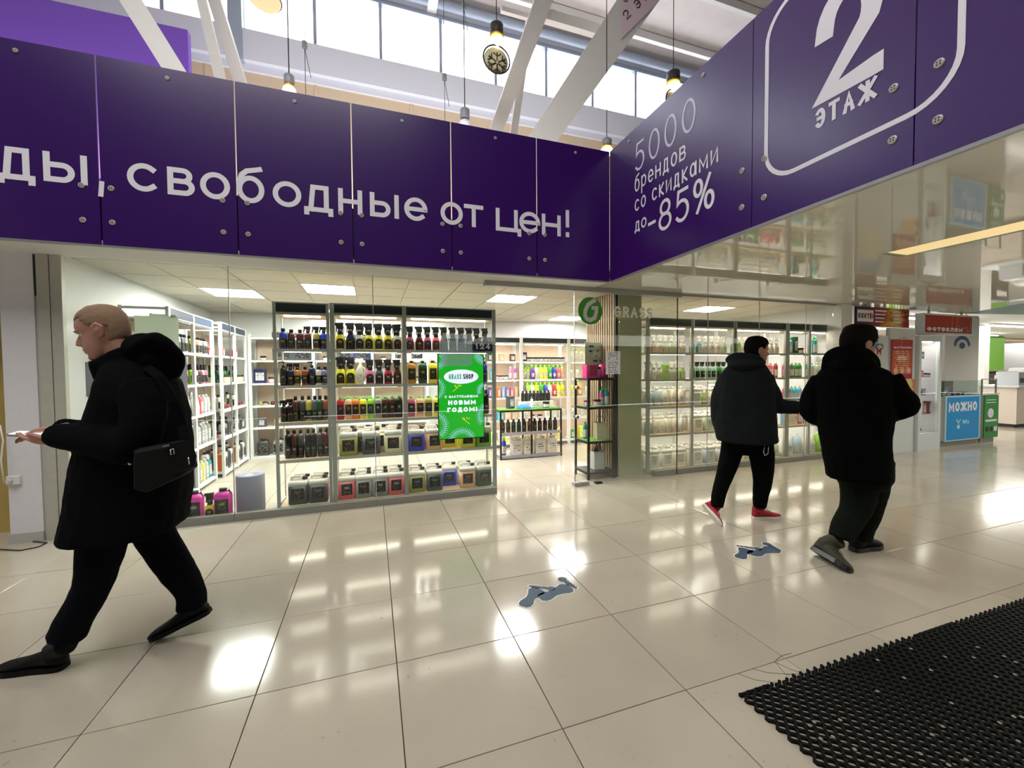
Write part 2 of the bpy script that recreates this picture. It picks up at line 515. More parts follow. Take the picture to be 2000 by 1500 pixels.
_g('Ю', [(0, 0), (0, 1)], [(0, .5), (.3, .5)], _A(.65, .5, .35, .5, 0, 360))
_g('Щ', [(0, 1), (0, .12), (1, .12), (1, 0)], [(.45, 1), (.45, .12)], [(.9, 1), (.9, .12)])
_g('З', _A(.42, .76, .48, .24, 140, -90), _A(.42, .26, .55, .26, 90, -140))
_g('1', [(.1, .75), (.6, 1), (.6, 0)])
_g('4', [(.75, 0), (.75, 1), (0, .28), (1, .28)])
_g('G', _A(.5, .5, .5, .5, 45, 330) + [(1, .45), (.55, .45)])
_g('R', [(0, 0), (0, 1), (.55, 1)] + _A(.6, .74, .36, .26, 90, -90) + [(0, .48)], [(.5, .48), (1, 0)])
_g('Ss', _A(.5, .75, .46, .25, 35, 270) + _A(.5, .25, .5, .25, 90, -145))
_g('E', [(1, 1), (0, 1), (0, 0), (1, 0)], [(0, .5), (.85, .5)])
_g('L', [(0, 1), (0, 0), (1, 0)])
_g('K', [(0, 0), (0, 1)], [(1, 1), (.1, .48), (1, 0)])
_g('X', [(0, 0), (1, 1)], [(0, 1), (1, 0)])
_g('!', [(.5, 1), (.5, .42)], [(.5, .05), (.5, 0)])
_g(',', [(.7, 1), (.2, 0)])
_g('-', [(0, .5), (1, .5)])
_g('l', [(.5, 0), (.5, 1)])
WID = {'!': .25, ',': .3, '-': .55, 'Ы': 1.15, 'ы': 1.15, 'М': 1.05, 'м': 1.05, 'Ж': 1.25, 'Щ': 1.2, 'Ю': 1.2, '%': 1.1, '1': .55, 'Ф': 1.1, 'l': .2,
       'Г': .65, 'К': .8, 'к': .75, 'R': .75, 'S': .72, 'E': .7, 'L': .65, 'P': .72, 'Р': .72, 'с': .85, 'С': .85}
DESC = {'Д': .14, 'д': .16, 'Ц': .14, 'ц': .16, 'Щ': .12, 'р': .4}
ASC = {'б': .4}


def ribbon(pts, w):
    n = len(pts); L = []; Rr = []
    closed = n > 3 and abs(pts[0][0] - pts[-1][0]) < 1e-6 and abs(pts[0][1] - pts[-1][1]) < 1e-6
    for i in range(n):
        p = Vector(pts[i])
        pa = Vector(pts[i - 1]) if i > 0 else (Vector(pts[-2]) if closed else None)
        pb = Vector(pts[i + 1]) if i < n - 1 else (Vector(pts[1]) if closed else None)
        d1 = (p - pa).normalized() if pa is not None and (p - pa).length > 1e-9 else None
        d2 = (pb - p).normalized() if pb is not None and (pb - p).length > 1e-9 else None
        if d1 is None: d1 = d2
        if d2 is None: d2 = d1
        n1 = Vector((-d1.y, d1.x)); n2 = Vector((-d2.y, d2.x))
        mm = n1 + n2
        if mm.length < 0.3: mm = n1
        mm.normalize()
        k = min(1.6, 1 / max(0.3, mm.dot(n1)))
        L.append(p + mm * w / 2 * k); Rr.append(p - mm * w / 2 * k)
    vs = [(q.x, q.y) for q in L] + [(q.x, q.y) for q in Rr]
    fs = [(i, n + i, n + i + 1, i + 1) for i in range(n - 1)]
    return vs, fs


def glyph_into(mb, ch, x0, y0, x1, y1, w, P, mi=None):
    """draw ch in the box on plane P(u,v)->3D point with stroke width w"""
    hw = w / 2
    X0, X1, Y0, Y1 = x0 + hw, x1 - hw, y0 + hw, y1 - hw
    if X1 < X0: X0 = X1 = (x0 + x1) / 2
    for si, st in enumerate(GL[ch]):
        kk = .00022 * (3 * si)
        pts = [(X0 + (X1 - X0) * a, Y0 + (Y1 - Y0) * b) for a, b in st]
        # square the open ends out to the box
        vs, fs = ribbon(pts, w)
        for a, b in ((0, 1), (-1, -2)):
            p, q = Vector(pts[a]), Vector(pts[b])
        for fi, f in enumerate(fs):
            mb.add([P(vs[q][0], vs[q][1], kk + fi * 1.2e-5) for q in f], [(0, 1, 2, 3)], False, mi)
        if not (abs(pts[0][0] - pts[-1][0]) < 1e-6 and abs(pts[0][1] - pts[-1][1]) < 1e-6):
            for ci, (a, b) in enumerate(((0, 1), (-1, -2))):
                kc = kk + .00022 * (1 + ci)
                p, q = Vector(pts[a]), Vector(pts[b])
                d = (p - q)
                if d.length < 1e-9: continue
                d.normalize(); nn = Vector((-d.y, d.x)) * hw; e = p + d * hw
                mb.add([P(*(p + nn), kc), P(*(p - nn), kc), P(*(e - nn), kc), P(*(e + nn), kc)], [(0, 1, 2, 3)], False, mi)


def plane(o, U, V, N, eps=0.0):
    o = Vector(o) + Vector(N) * eps; U = Vector(U); V = Vector(V)
    def P(u, v, k=0.0): return o + U * u + V * v + Vector(N) * k
    return P


def word_into(mb, s, x0, y0, x1, y1, w, P, gap=.22, caps=True, mi=None, aspect=.8):
    """fit a line of text in the box x0..x1, cap or x height y0..y1"""
    h = y1 - y0
    ws = [(.45 if c == ' ' else WID.get(c, .85)) for c in s]
    tot = sum(ws) + gap * (len(s) - 1)
    k = (x1 - x0) / tot; x = x0
    for c, cw in zip(s, ws):
        if c != ' ':
            a = y0 - h * DESC.get(c, 0); b = y1 + h * ASC.get(c, 0)
            if c == '-': a, b = y0 + h * .3, y0 + h * .6
            if c == ',': a, b = y0 - h * .2, y0 + h * .15
            glyph_into(mb, c, x, a, x + cw * k, b, w, P, mi)
        x += (cw + gap) * k


FRONT = ((1, 0, 0), (0, 0, 1), (0, -1, 0))      # a face looking towards -Y: u right, v up
WEST = ((0, -1, 0), (0, 0, 1), (-1, 0, 0))      # a face looking towards -X

# ================================================================= SETTING
ZC = 2.43          # corridor ceiling
ZS = 2.46          # shop ceiling
YG = 3.13          # shop glass line

# ---- floor: tiles of 0.6 m, each a piece; the far field is one joined piece
floor = struct(MB().box(-9, -7, -0.06, 32, 12, -0.012).build('floor', 'grout'))
tb = MB().bbox(0.002, 0.002, -0.012, 0.598, 0.598, 0.0, 0.0015)
tme = tb.mesh('floor_tile', 'tile')
near = []
for ix in range(-5, 21):
    for iy in range(-2, 12):
        x, y = ix * 0.6, iy * 0.6
        if y < 3.0 and x < 11.5: near.append((ix, iy))
        elif y >= 3.0 and -2.2 < x < 5.5 and y < 6.6: near.append((ix, iy))
near = near[:300]
ns = set(near)
for ix, iy in near:
    o = link('tile', tme, floor); o.location = (ix * 0.6, iy * 0.6, random.uniform(-0.0004, 0.0004))
fb = MB()
for ix in range(-15, 52):
    for iy in range(-11, 19):
        if (ix, iy) in ns: continue
        x, y = ix * 0.6, iy * 0.6
        fb.bbox(x + .002, y + .002, -0.012, x + .598, y + .598, 0.0, 0.0015)
tag(fb.build('far_tiles', 'tile', floor), kind='stuff')

# cracked corner of one tile, beside the mat (thin dark cracks lying in the tile face)
cb = MB()
for a in ([(1512, 1291), (1535, 1318), (1573, 1315)], [(1470, 1306), (1500, 1314), (1546, 1317)], [(1441, 1316), (1475, 1328), (1520, 1334)], [(1516, 1294), (1545, 1308), (1560, 1312)], [(1515, 1290), (1528, 1280), (1546, 1276)]):
    cb.tube([onz(x, y, 0.0005) for x, y in a], 0.0013, 5)
cb.build('crack', 'grout', floor)

# ---- corridor ceiling (glossy stretch ceiling) with a recessed strip light, teal part, far ceiling
m, nt, b = newmat('glossy_stretch_ceiling')
b.inputs['Base Color'].default_value = lin('cfcdbf'); b.inputs['Roughness'].default_value = 0.03
b.inputs['IOR'].default_value = 2.1
n = nt.nodes.new('ShaderNodeTexNoise'); n.inputs['Scale'].default_value = 0.7
g = nt.nodes.new('ShaderNodeNewGeometry'); nt.links.new(g.outputs['Position'], n.inputs['Vector'])
bp = nt.nodes.new('ShaderNodeBump'); bp.inputs['Strength'].default_value = 0.03; bp.inputs['Distance'].default_value = 0.05
nt.links.new(n.outputs['Fac'], bp.inputs['Height']); nt.links.new(bp.outputs['Normal'], b.inputs['Normal'])
M['gloss_ceiling'] = m
X0, X1, SY = 4.80, 5.12, 0.98
cm = MB()
for a, bq, c, d in ((3.10, 1.0, 10.3, YG), (3.10, -7, X0, 1.0), (X1, -7, 9.3, 1.0)):
    cm.box(a, bq, ZC, c, d, ZC + 0.02)
cm.poly_extrude([(9.3, -7), (9.3, 1.0), (10.3, 2.15), (10.3, YG), (11.05, YG + .07), (10.28, 2.15), (9.0, .37), (9.0, -7)][:0] or [(10.3, 2.15), (11.05, 3.2), (10.3, 3.2)], ((1, 0, 0), (0, 1, 0), (0, 0, 1)), (0, 0, ZC), 0.02)
struct(cm.build('ceiling', 'gloss_ceiling'))
sl = empty('recessed_strip_light', ((X0 + X1) / 2, -1.5, ZC), 0, 'long warm strip light recessed in the glossy corridor ceiling', 'light')
MB().box(-.14, -5.2, 0.006, .14, 2.46, 0.012).build('diffuser', 'strip', sl)
rb = MB(); rb.box(-.16, -5.2, 0.001, -.15, 2.48, .09); rb.box(.15, -5.2, 0.001, .16, 2.48, .09); rb.box(-.15, 2.47, .001, .15, 2.48, .09)
rb.build('recess_side', 'sill', sl)
struct(MB().poly_extrude([(9.3, -7), (9.3, 1.0), (10.29, 2.15), (11.05, 3.2), (12.48, 2.94), (17, 2.1), (17, -7)], ((1, 0, 0), (0, 1, 0), (0, 0, 1)), (0, 0, ZC + .005), 0.02).build('ceiling', 'teal'))
fc = MB(); fc.poly_extrude([(11.05, 3.2), (12.48, 2.94), (17, 2.1), (17, -7), (31, -7), (31, 11), (8.2, 11), (8.2, 3.2)], ((1, 0, 0), (0, 1, 0), (0, 0, 1)), (0, 0, 2.62), 0.02)
struct(fc.build('ceiling', 'wall'))
# soffit under the left sign
struct(MB().box(-9, 2.66, ZC, 3.1, YG + .06, ZC + 0.03).build('ceiling', 'wall'))

# ---- shop: ceiling tiles on a grid, walls
cs = struct(MB().box(-2.1, YG + .05, ZS + 0.012, 8.2, 6.85, ZS + 0.03).build('ceiling', 'gridceil'))
LEDS = [(-1.47, 4.53), (-0.27, 3.93), (2.13, 3.93), (3.93, 5.73), (5.73, 3.93), (0.93, 5.73), (-0.27, 5.73)]
ct = MB(); ct.bbox(0.008, 0.008, -0.012, .592, .592, 0.0, .002)
for i in range(len(ct.v)):
    ct.v[i] = (ct.v[i][0], ct.v[i][1], -ct.v[i][2] - 0.002)
ct.f = [tuple(reversed(f)) for f in ct.f]
ctm = ct.mesh('ceiling_tile', 'tileceil')
for i in range(18):
    for j in range(6):
        x, y = -2.07 + .6 * i - .0, 3.33 + .6 * j
        if any(abs(x - lx) < .1 and abs(y - ly) < .1 for lx, ly in LEDS): continue
        if x > 7.9 or y > 6.8: continue
        o = link('tile', ctm, cs); o.location = (x, y, ZS)
edge = MB().box(-2.1, YG + .06, ZS, 8.1, 3.325, ZS + .012)
edge.build('edge_tile', 'tileceil', cs)
ledb = MB().box(0.012, .012, 0.0, .588, .588, .008)
ledm = ledb.mesh('diffuser', 'led')
fr = MB()
for a in ((0, 0, .6, .012), (0, .588, .6, .6), (0, .012, .012, .588), (.588, .012, .6, .588)): fr.box(a[0], a[1], -.006, a[2], a[3], .01)
frm = fr.mesh('frame', 'white')
WHERE = ['over the shop left aisle', 'above the left window shelving', 'over the shop doorway', 'at the back right over the wall shelving', 'above the right window shelving', 'far back in the middle of the shop', 'far back left of the shop']
for (lx, ly), wh in zip(LEDS, WHERE):
    e = empty('ceiling_light', (lx, ly, ZS), 0, 'square white LED ceiling panel ' + wh, 'light', 'square LED panels in the shop ceiling')
    link('frame', frm, e); link('diffuser', ledm, e)
struct(MB().box(-2.1, YG + .02, 0, -2.02, 6.85, ZS + .03).build('wall_left', 'wall'))
struct(MB().box(-2.1, 6.75, 0, 8.2, 6.85, ZS + .03).build('wall_back', 'wall'))
struct(MB().box(7.70, YG + .06, 0, 7.78, 6.75, ZS + .03).build('wall_right', 'wall'))
# shop roof slab (closes the hall from the shop below)
struct(MB().box(-9, 2.7, 2.52, 8.2, 8.0, 2.56).build('ceiling', 'tan'))

# ---- pillar and steel jamb at the left end of the shop front
pil = struct(MB().box(-2.378, YG + .01, 0, -2.165, 3.6, ZC).build('trim_1', 'pillar'))
struct(MB().box(-2.385, YG - .005, 0, -2.16, YG + .009, .085).build('baseboard_left', 'grey_frame'))
j = MB(); j.box(-2.135, YG - .01, 0, -2.055, YG + .05, ZC); j.box(-2.05, YG - .005, 0, -1.975, YG + .04, ZC)
struct(j.build('trim_2', mat('jamb_steel', 'b6b5a8', 0.5, noise=0.12, nscale=14)))
struct(MB().box(-2.165, YG + .02, 0, -2.135, YG + .04, ZC).build('trim_3', 'grey_frame'))
MB().box(-2.160, YG + .012, 2.08, -2.140, YG + .02, ZC - .01).build('gap_seal', 'black', pil)
# neighbouring unit left of the pillar
struct(MB().box(-4.5, 3.5, 0, -2.46, 3.55, ZC).build('wall_left', mat('neighbour_yellow_wall', 'b39a54', 0.5, noise=0.25, nscale=3)))
so = empty('wall_socket', onpl(30, 937, (0, YG, 0), (0, 1, 0)), 0, 'white plug socket low on the pillar at the left edge', 'socket')
MB().bbox(-.05, -.015, -.035, .035, .008, .035, .006).build('box', 'white', so)
MB().lathe([(.014, -.03), (.016, 0)], (-.02, -.02, 0), 10, axis='y').build('plug', 'white', so)
tag(MB().tube([ony(8, 945, 3.05), ony(2, 900, 3.05), ony(6, 860, 3.1), ony(0, 830, 3.1)], .006, 6).build('power_cord', 'white'), 'white cord hanging from the plug socket left of the pillar', 'cord')
tag(MB().tube([onz(-30, 1068, .006), onz(0, 1073, .006), onz(40, 1075, .006), onz(75, 1068, .006), onz(92, 1060, .006), onz(60, 1057, .006), onz(20, 1060, .006)], .005, 6).build('floor_cable', 'wire'), 'thin dark cable looped on the floor by the pillar base', 'cable')

# ---- shop glass: panes, sills, header
def pane(name, x0, x1, z0, z1, y=YG, mt='glass'):
    return struct(MB().box(x0, y - .004, z0, x1, y + .004, z1).build(name, mt))
for k, (a, c) in enumerate(((-1.975, -.762), (-.758, .53), (.534, 1.86))):
    w = pane('window_%d' % (k + 1), a, c, .07, ZC)
    MB().box(a, YG - .03, 0, c, YG + .03, .07).build('sill', 'sill', w)
    if k: MB().box(a - .006, YG - .006, .07, a + .002, YG + .006, ZC).build('seal', 'grey_frame', w)
for k, (a, c) in enumerate(((4.05, 4.95), (4.954, 5.9), (5.904, 6.85), (6.854, 7.45))):
    w = pane('window_%d' % (k + 4), a, c, .07, ZC, YG, 'glass_film')
    MB().box(a, YG - .03, 0, c, YG + .03, .07).build('sill', 'sill', w)
    if k: MB().box(a - .005, YG - .006, .07, a + .001, YG + .006, ZC).build('seal', 'grey_frame', w)
w = pane('window_8', 3.52, 4.046, .012, ZC, YG, 'glass_film')
struct(MB().box(4.4, YG - .05, ZC - .022, 7.7, YG - .0, ZC - .001).build('trim_4', 'alu'))

# sheets stuck on the inside of the left pane, seen from behind
e = empty('window_poster', (0, 0, 0), 0, 'grey back of a paper poster on the left pane behind the walking man', 'poster')
a, c = ony(166, 707, YG + .008), ony(367, 771, YG + .008)
MB().box(a.x, YG + .006, c.z, c.x, YG + .008, a.z).build('sheet', translucent('poster_back_grey', 'b4b4ba'), e)
MB().box(a.x + .02, YG + .0081, a.z - .02, a.x + .06, YG + .009, a.z + .012).build('tape', 'white', e)
e = empty('window_poster', (0, 0, 0), 0, 'pale green sheet on the left pane behind the hood of the walking man', 'poster')
a, c = ony(262, 616, YG + .008), ony(351, 700, YG + .008)
MB().box(a.x, YG + .006, c.z, c.x, YG + .008, a.z).build('sheet', translucent('pale_green_sheet', 'e0e6da', .6), e)
MB().box(c.x - .06, YG + .0081, a.z - .012, c.x - .02, YG + .009, a.z + .012).build('tape', 'white', e)

# ---- sliding glass door: track, pane, floor guide, knobs, shop logo
tr = struct(MB().box(1.72, YG - .12, 2.375, 4.40, YG - .03, 2.428).build('trim_5', 'alu'))
door = struct(MB().box(2.85, YG - .066, .015, 4.385, YG - .056, 2.375).build('door_1', 'glass_film'))
MB().box(2.845, YG - .068, .015, 2.851, YG - .054, 2.375).build('edge', 'alu', door)
MB().box(4.378, YG - .068, .015, 4.385, YG - .054, 2.375).build('edge', 'wire', door)
gd = MB(); gd.bbox(2.83, YG - .10, .0, 2.93, YG - .02, .045, .004); gd.bbox(2.935, YG - .10, .0, 3.03, YG - .02, .045, .004)
gd.build('floor_guide', 'alu', door)
for px_, py_ in ((1125, 757), (1125, 814)):
    p = ony(px_, py_, YG - .06)
    MB().lathe([(.016, -.05), (.02, -.045), (.02, .045), (.016, .05)], (p.x, YG - .06, p.z), 12, axis='y').build('knob', 'chrome', door)
MB().bbox(3.13, YG - .09, 0, 3.22, YG - .03, .022, .004).build('floor_stop', 'black', door)
P = plane((0, YG - .067, 0), *FRONT)
lg = MB()
lc = ony(1153, 607, YG - .067)
lg.add([P(lc.x + .168 * math.cos(2 * PI * i / 40), lc.z + .168 * math.sin(2 * PI * i / 40)) for i in range(40)], [tuple(range(40))])
lo = lg.build('logo_disc', mat('logo_green', '3f9a35', 0.4), door)
P2 = plane((0, YG - .069, 0), *FRONT)
gg = MB()
pts = [(.075, .135), (.03, .115), (-.035, .07), (-.07, .0), (-.075, -.06), (-.05, -.1), (0, -.115), (.06, -.085), (.08, -.02), (.085, .035), (.04, .035), (.04, .015)]
vs, fs = ribbon(pts, .05); gg.add([P2(lc.x + u, lc.z + v) for u, v in vs], fs)
gg.build('logo_letter', mat('logo_white', 'e4e4e6', 0.5), lo)
gw = MB(); word_into(gw, 'GRASS', 3.40, 2.085, 3.975, 2.225, .032, P2, .2); gw.build('logo_word', mat('logo_word_white', 'f0f2ea', 0.5), door)

# ---- hall: tall walls, clerestory, roof
struct(MB().box(-9, 8.0, 2.5, 32, 8.15, 7.35).build('wall_back', 'tan'))
lz = ony(600, 140, 7.85).z
lg_ = MB(); lg_.box(-9, 7.85, lz, 32, 8.15, 8.02); lg_.box(-9, 7.95, 7.3, 32, 8.15, lz)
struct(lg_.build('trim_6', 'ledge'))
tw = MB()
for k in range(-5, 16): tw.box(-.5 + k * 1.9, 7.985, 2.6, -.44 + k * 1.9, 8.0, lz)
struct(tw.build('trim_7', 'tan'))
WT = 9.32
for k in range(-5, 18):
    a = -.47 + 1.28 * k
    w = struct(MB().box(a + .03, 8.03, 8.07, a + 1.25, 8.038, WT).build('window_%d' % (k + 20), 'windowglass'))
    f_ = MB(); f_.box(a - .03, 7.97, 8.02, a + .03, 8.1, WT); f_.build('mullion', 'wframe', w)
    f_ = MB(); f_.box(a + .03, 7.98, 8.02, a + 1.25, 8.1, 8.08); f_.box(a + .03, 7.98, WT - .04, a + 1.25, 8.1, WT + .02); f_.build('frame', 'wframe', w)
rl = MB(); rl.tube([(-9, 7.85, WT + .16), (32, 7.85, WT + .16)], .09, 10); struct(rl.build('trim_8', 'wframe'))
struct(MB().box(-9, 8.0, WT + .02, 32, 8.15, 11).build('wall_back', 'ledge'))
struct(MB().box(-1.95, 7.8, 7.4, -1.72, 8.0, 9.6).build('trim_9', 'wframe'))
# roof: deck, rafters along Y, purlins along X
def roofz(y): return 9.75 + (8 - y) * 0.10
rd = MB(); rd.add([(-9, 8.1, roofz(8.1)), (32, 8.1, roofz(8.1)), (32, -7.1, roofz(-7.1)), (-9, -7.1, roofz(-7.1))], [(0, 1, 2, 3)])
struct(rd.build('ceiling', mat('roof_sheet', 'cfc6c2', 0.7, noise=0.08, nscale=4)))
rf = MB()
for X in (-6.5, -2.2, 1.9, 6.1, 10.2, 14.3, 18.4):
    for yy in (0,):
        A = [(X - .1, 8, roofz(8) - .38), (X + .1, 8, roofz(8) - .38), (X + .1, 8, roofz(8)), (X - .1, 8, roofz(8))]
        B = [(x, -7, z - roofz(8) + roofz(-7)) for x, _, z in A]
        rf.loft([A, B])
    if X > 10: rf.box(X - .12, 7.7, WT - .6, X + .12, 7.95, roofz(8))
struct(rf.build('trim_10', 'steel_white'))
pu = MB()
for k in range(12):
    y = 7.4 - k * 1.25
    pu.box(-9, y - .05, roofz(y) - .2, 32, y + .05, roofz(y) - .02)
struct(pu.build('trim_11', 'steel_white'))
struct(MB().box(-9.1, -7.1, 0, -9, 8.1, 11).build('wall_left', 'ledge'))
struct(MB().box(-9.1, -7.2, 0, 32, -7.1, 11.4).build('wall_front', mat('far_hall_wall', '201e1d', 0.8)))
struct(MB().box(32, -7.1, 0, 32.1, 11, 11).build('wall_right', 'wall'))
struct(MB().box(8.2, 10.9, 0, 32, 11, 2.62).build('wall_back', 'wall'))

# ---- leaning roof struts above the signs (steel box members)
def strut(name, px0, px1, Y, wpx0, wpx1, dep, label, ext0=.6, ext1=.5, Y1=None):
    """box member: front-face centre line from pixel px0 (top) to px1 (bottom) at distance Y; widths in pixels across"""
    a, b_ = ony(*px0, Y), ony(*px1, Y if Y1 is None else Y1)
    wa = (ony(px0[0] + wpx0 / 2, px0[1], Y) - ony(px0[0] - wpx0 / 2, px0[1], Y)).length
    wb_ = (ony(px1[0] + wpx1 / 2, px1[1], Y) - ony(px1[0] - wpx1 / 2, px1[1], Y)).length
    d = b_ - a
    top = a - d * ext0; bot = b_ + d * ext1
    k0, k1 = wa - (wb_ - wa) * ext0 * .3, wb_ + (wb_ - wa) * ext1 * .3
    rings = []
    for p, wv in ((top, k0), (bot, k1)):
        rings.append([p + Vector((-wv / 2, 0, 0)), p + Vector((wv / 2, 0, 0)), p + Vector((wv / 2, dep, 0)), p + Vector((-wv / 2, dep, 0))])
    o = MB().loft(rings).build(name, 'steel_white')
    return tag(o, label, 'beam', 'leaning steel struts under the hall roof')
strut('roof_strut', (255, 0), (338, 133), 4.6, 50, 48, .34, 'thick white box strut leaning at far left before the purple fascia')
strut('roof_strut', (393, 0), (428, 149), 5.2, 18, 22, .10, 'slim white steel strut leaning left of the clerestory windows')
strut('roof_strut', (418, 0), (467, 157), 5.6, 26, 24, .26, 'white strut with tan underside ending left of the first pendant lamp')
eb = strut('roof_strut', (1057, 15), (970, 254), 5.2, 34, 22, .16, 'white strut leaning right behind the snowflake lamp')
strut('roof_strut', (1030, 78), (1004, 260), 5.6, 13, 13, .08, 'thinnest white strut between the two right hand struts', .25, .5)
es = strut('roof_strut', (1240, 10), (1060, 272), 4.4, 74, 48, .30, 'thickest white strut leaning right carrying the pink paper sign', .9, .5)
hb = MB(); p0, p1 = ony(1060, 28, 5.35), ony(1195, 22, 5.35)
hb.box(p0.x, 5.3, p0.z - .1, p1.x, 5.42, p0.z + .09)
tag(hb.build('roof_brace', 'steel_white'), 'short horizontal white brace joining the right hand struts', 'beam')
hb = MB(); p0, p1 = ony(978, 20, 5.5), ony(1045, 20, 5.5)
hb.box(p0.x, 5.45, p0.z - .04, p1.x, 5.52, p0.z + .04)
tag(hb.build('roof_brace', 'steel_white'), 'thin horizontal white brace left of the right hand struts', 'beam')
# pink notice on the thick strut
Yp = 4.37
ps = empty('pink_notice', (0, 0, 0), 0, 'pink paper notice fixed on the thick strut near the top edge', 'sign')
q = [ony(1213, -35, Yp), ony(1300, -35, Yp), ony(1285, 5, Yp), ony(1213, 76, Yp)]
MB().loft([[p for p in q], [p + Vector((0, .006, 0)) for p in q]]).build('sheet', mat('pink_paper', 'e3cdda', 0.6), ps)
tb_ = MB()
a = ony(1224, 40, Yp - .004); bq = ony(1292, -28, Yp - .004); U = (bq - a); L_ = U.length; U.normalize(); V = Vector((-U.z, 0, U.x))
Pp = plane(a, U, V, (0, -1, 0))
word_into(tb_, '2 ЭТ', 0, 0, L_ * .62, .13, .02, Pp, .3); tb_.build('lettering', 'wire', ps); tb_ = MB()
a2 = ony(1222, 6, Yp - .004); Pq = plane(a2, U, V, (0, -1, 0)); word_into(tb_, '8', 0, 0.0, .09, .11, .016, Pq)
tb_.build('lettering', 'wire', ps)
# purple fascia of the far upper floor, top left
Yf = 6.4
a, c = ony(250, 33, Yf), ony(366, 56, Yf)
pf = MB(); pf.box(-9, Yf, 4.2, c.x, Yf + .12, a.z)
tag(pf.build('purple_fascia', 'purple_sheen'), 'purple fascia with painted window sheen behind the struts at top left', 'panel')

# ---- pendant lamps
def pendant(px_, pyt, pyb, Y, wpx, body, bulb, label, orn=None, ring=True):
    t, bt = ony(px_, pyt, Y), ony(px_, pyb, Y)
    r = (ony(px_ + wpx / 2, pyt, Y) - ony(px_ - wpx / 2, pyt, Y)).length / 2
    h = t.z - bt.z
    e = empty('pendant_lamp', (bt.x, Y, bt.z), 0, label, 'lamp', 'pendant lamps over the shop roof')
    MB().lathe([(r * .9, 0), (r, .01), (r, h - .015), (r * .75, h), (.01, h + .02)], n=16).build('shade', body, e)
    if ring: MB().lathe([(r * .98, -.03), (r * 1.06, -.025), (r * 1.06, -.005), (r * .9, 0)], n=16).build('ring', 'gold', e)
    MB().sphere((0, 0, -r * 1.1), r * 1.25, 14, 8, (1, 1, .75)).build('bulb', bulb, e)
    MB().tube([(0, 0, h + .01), (0, 0, roofz(Y) - bt.z - .05)], .007, 6).build('cord', 'wire', e)
    if orn:
        oc = ony(orn[0], orn[1], Y - .05); c0 = Vector((oc.x - bt.x, -.05, oc.z - bt.z)); R_ = orn[2]
        rg = MB(); rg.tube([c0 + Vector((R_ * math.cos(a), 0, R_ * math.sin(a))) for a in [2 * PI * i / 28 for i in range(29)]], .012, 6)
        ro = rg.build('ornament_ring', 'wire', e)
        sf = MB()
        for k in range(6):
            a = PI / 6 + PI * k / 3; u = Vector((math.cos(a), 0, math.sin(a))); v = Vector((-u.z, 0, u.x))
            sf.tube([c0 + u * .02 + Vector((0, -.02, -.3 * R_)), c0 + u * R_ * .72 + Vector((0, -.02, -.3 * R_))], .012, 5)
            for s_ in (-1, 1):
                q0 = c0 + u * R_ * .45 + Vector((0, -.02, -.3 * R_)); sf.tube([q0, q0 + (u * .7 + v * s_) * R_ * .28], .010, 5)
        sf.build('snowflake', 'wire', e)
        MB().sphere(c0 + Vector((0, .03, 0)), R_ * .93, 16, 8, (1, .3, 1)).build('disc', mat('ornament_amber', 'd9d3a4', 0.4), e)
        MB().tube([(0, 0, -r * 2), c0 + Vector((0, 0, R_))], .006, 5).build('hanger', 'wire', e)
    return e
pendant(565, 147, 166, 4.4, 21, 'lamp_grey', 'bulb', 'grey pendant lamp glowing above the left sign left of its centre')
pendant(908, 213, 232, 4.4, 18, 'lamp_grey', 'bulb_off', 'grey pendant lamp with unlit white bulb above the left sign', ring=False)
pendant(970, 48, 70, 4.6, 24, 'lamp_dark', 'bulb', 'dark pendant lamp with hanging snowflake ring before the windows', (970, 116, .205))
pendant(1185, 272, 285, 4.4, 17, 'lamp_grey', 'bulb', 'grey pendant lamp glowing just over the corner of the signs')
pendant(1315, 141, 160, 4.6, 20, 'lamp_dark', 'bulb', 'dark pendant lamp partly behind the right sign top edge', (1318, 196, .19))
e = empty('hanging_ornament', ony(517, -4, 4.6), 0, 'glowing amber glass ornament cut by the top edge of the picture', 'ornament')
MB().sphere((0, 0, 0), .19, 18, 10, (1, 1, .62)).build('globe', 'amber', e)
MB().tube([(.19 * math.cos(a), .19 * math.sin(a), -.02) for a in [2 * PI * i / 24 for i in range(25)]], .008, 5).build('rim', 'wire', e)
MB().tube([(0, 0, .12), (0, 0, 2.2)], .006, 5).build('cord', 'wire', e)
for px_, py_, wh in ((595, 88, 'right of the first pendant lamp'), (868, 151, 'left of the snowflake lamp'), (906, 12, 'near the top edge before the windows')):
    p = ony(px_, py_, 4.9)
    e = empty('cable_gripper', p, 0, 'small grey hanging cable gripper ' + wh, 'fitting', 'small cable grippers hanging from the roof')
    MB().lathe([(.02, -.05), (.035, -.04), (.035, .04), (.015, .05)], n=12).build('barrel', 'lamp_grey', e)
    MB().tube([(0, 0, .05), (0, 0, roofz(4.9) - p.z - .05)], .004, 5).build('cord', 'wire', e)
    MB().tube([(0, 0, -.05), (0, 0, -1.0)], .004, 5).build('lower_cord', 'wire', e)
    MB().tube([(0, 0, -.05), (.07, 0, -.42)], .004, 5).build('loose_end', 'wire', e)

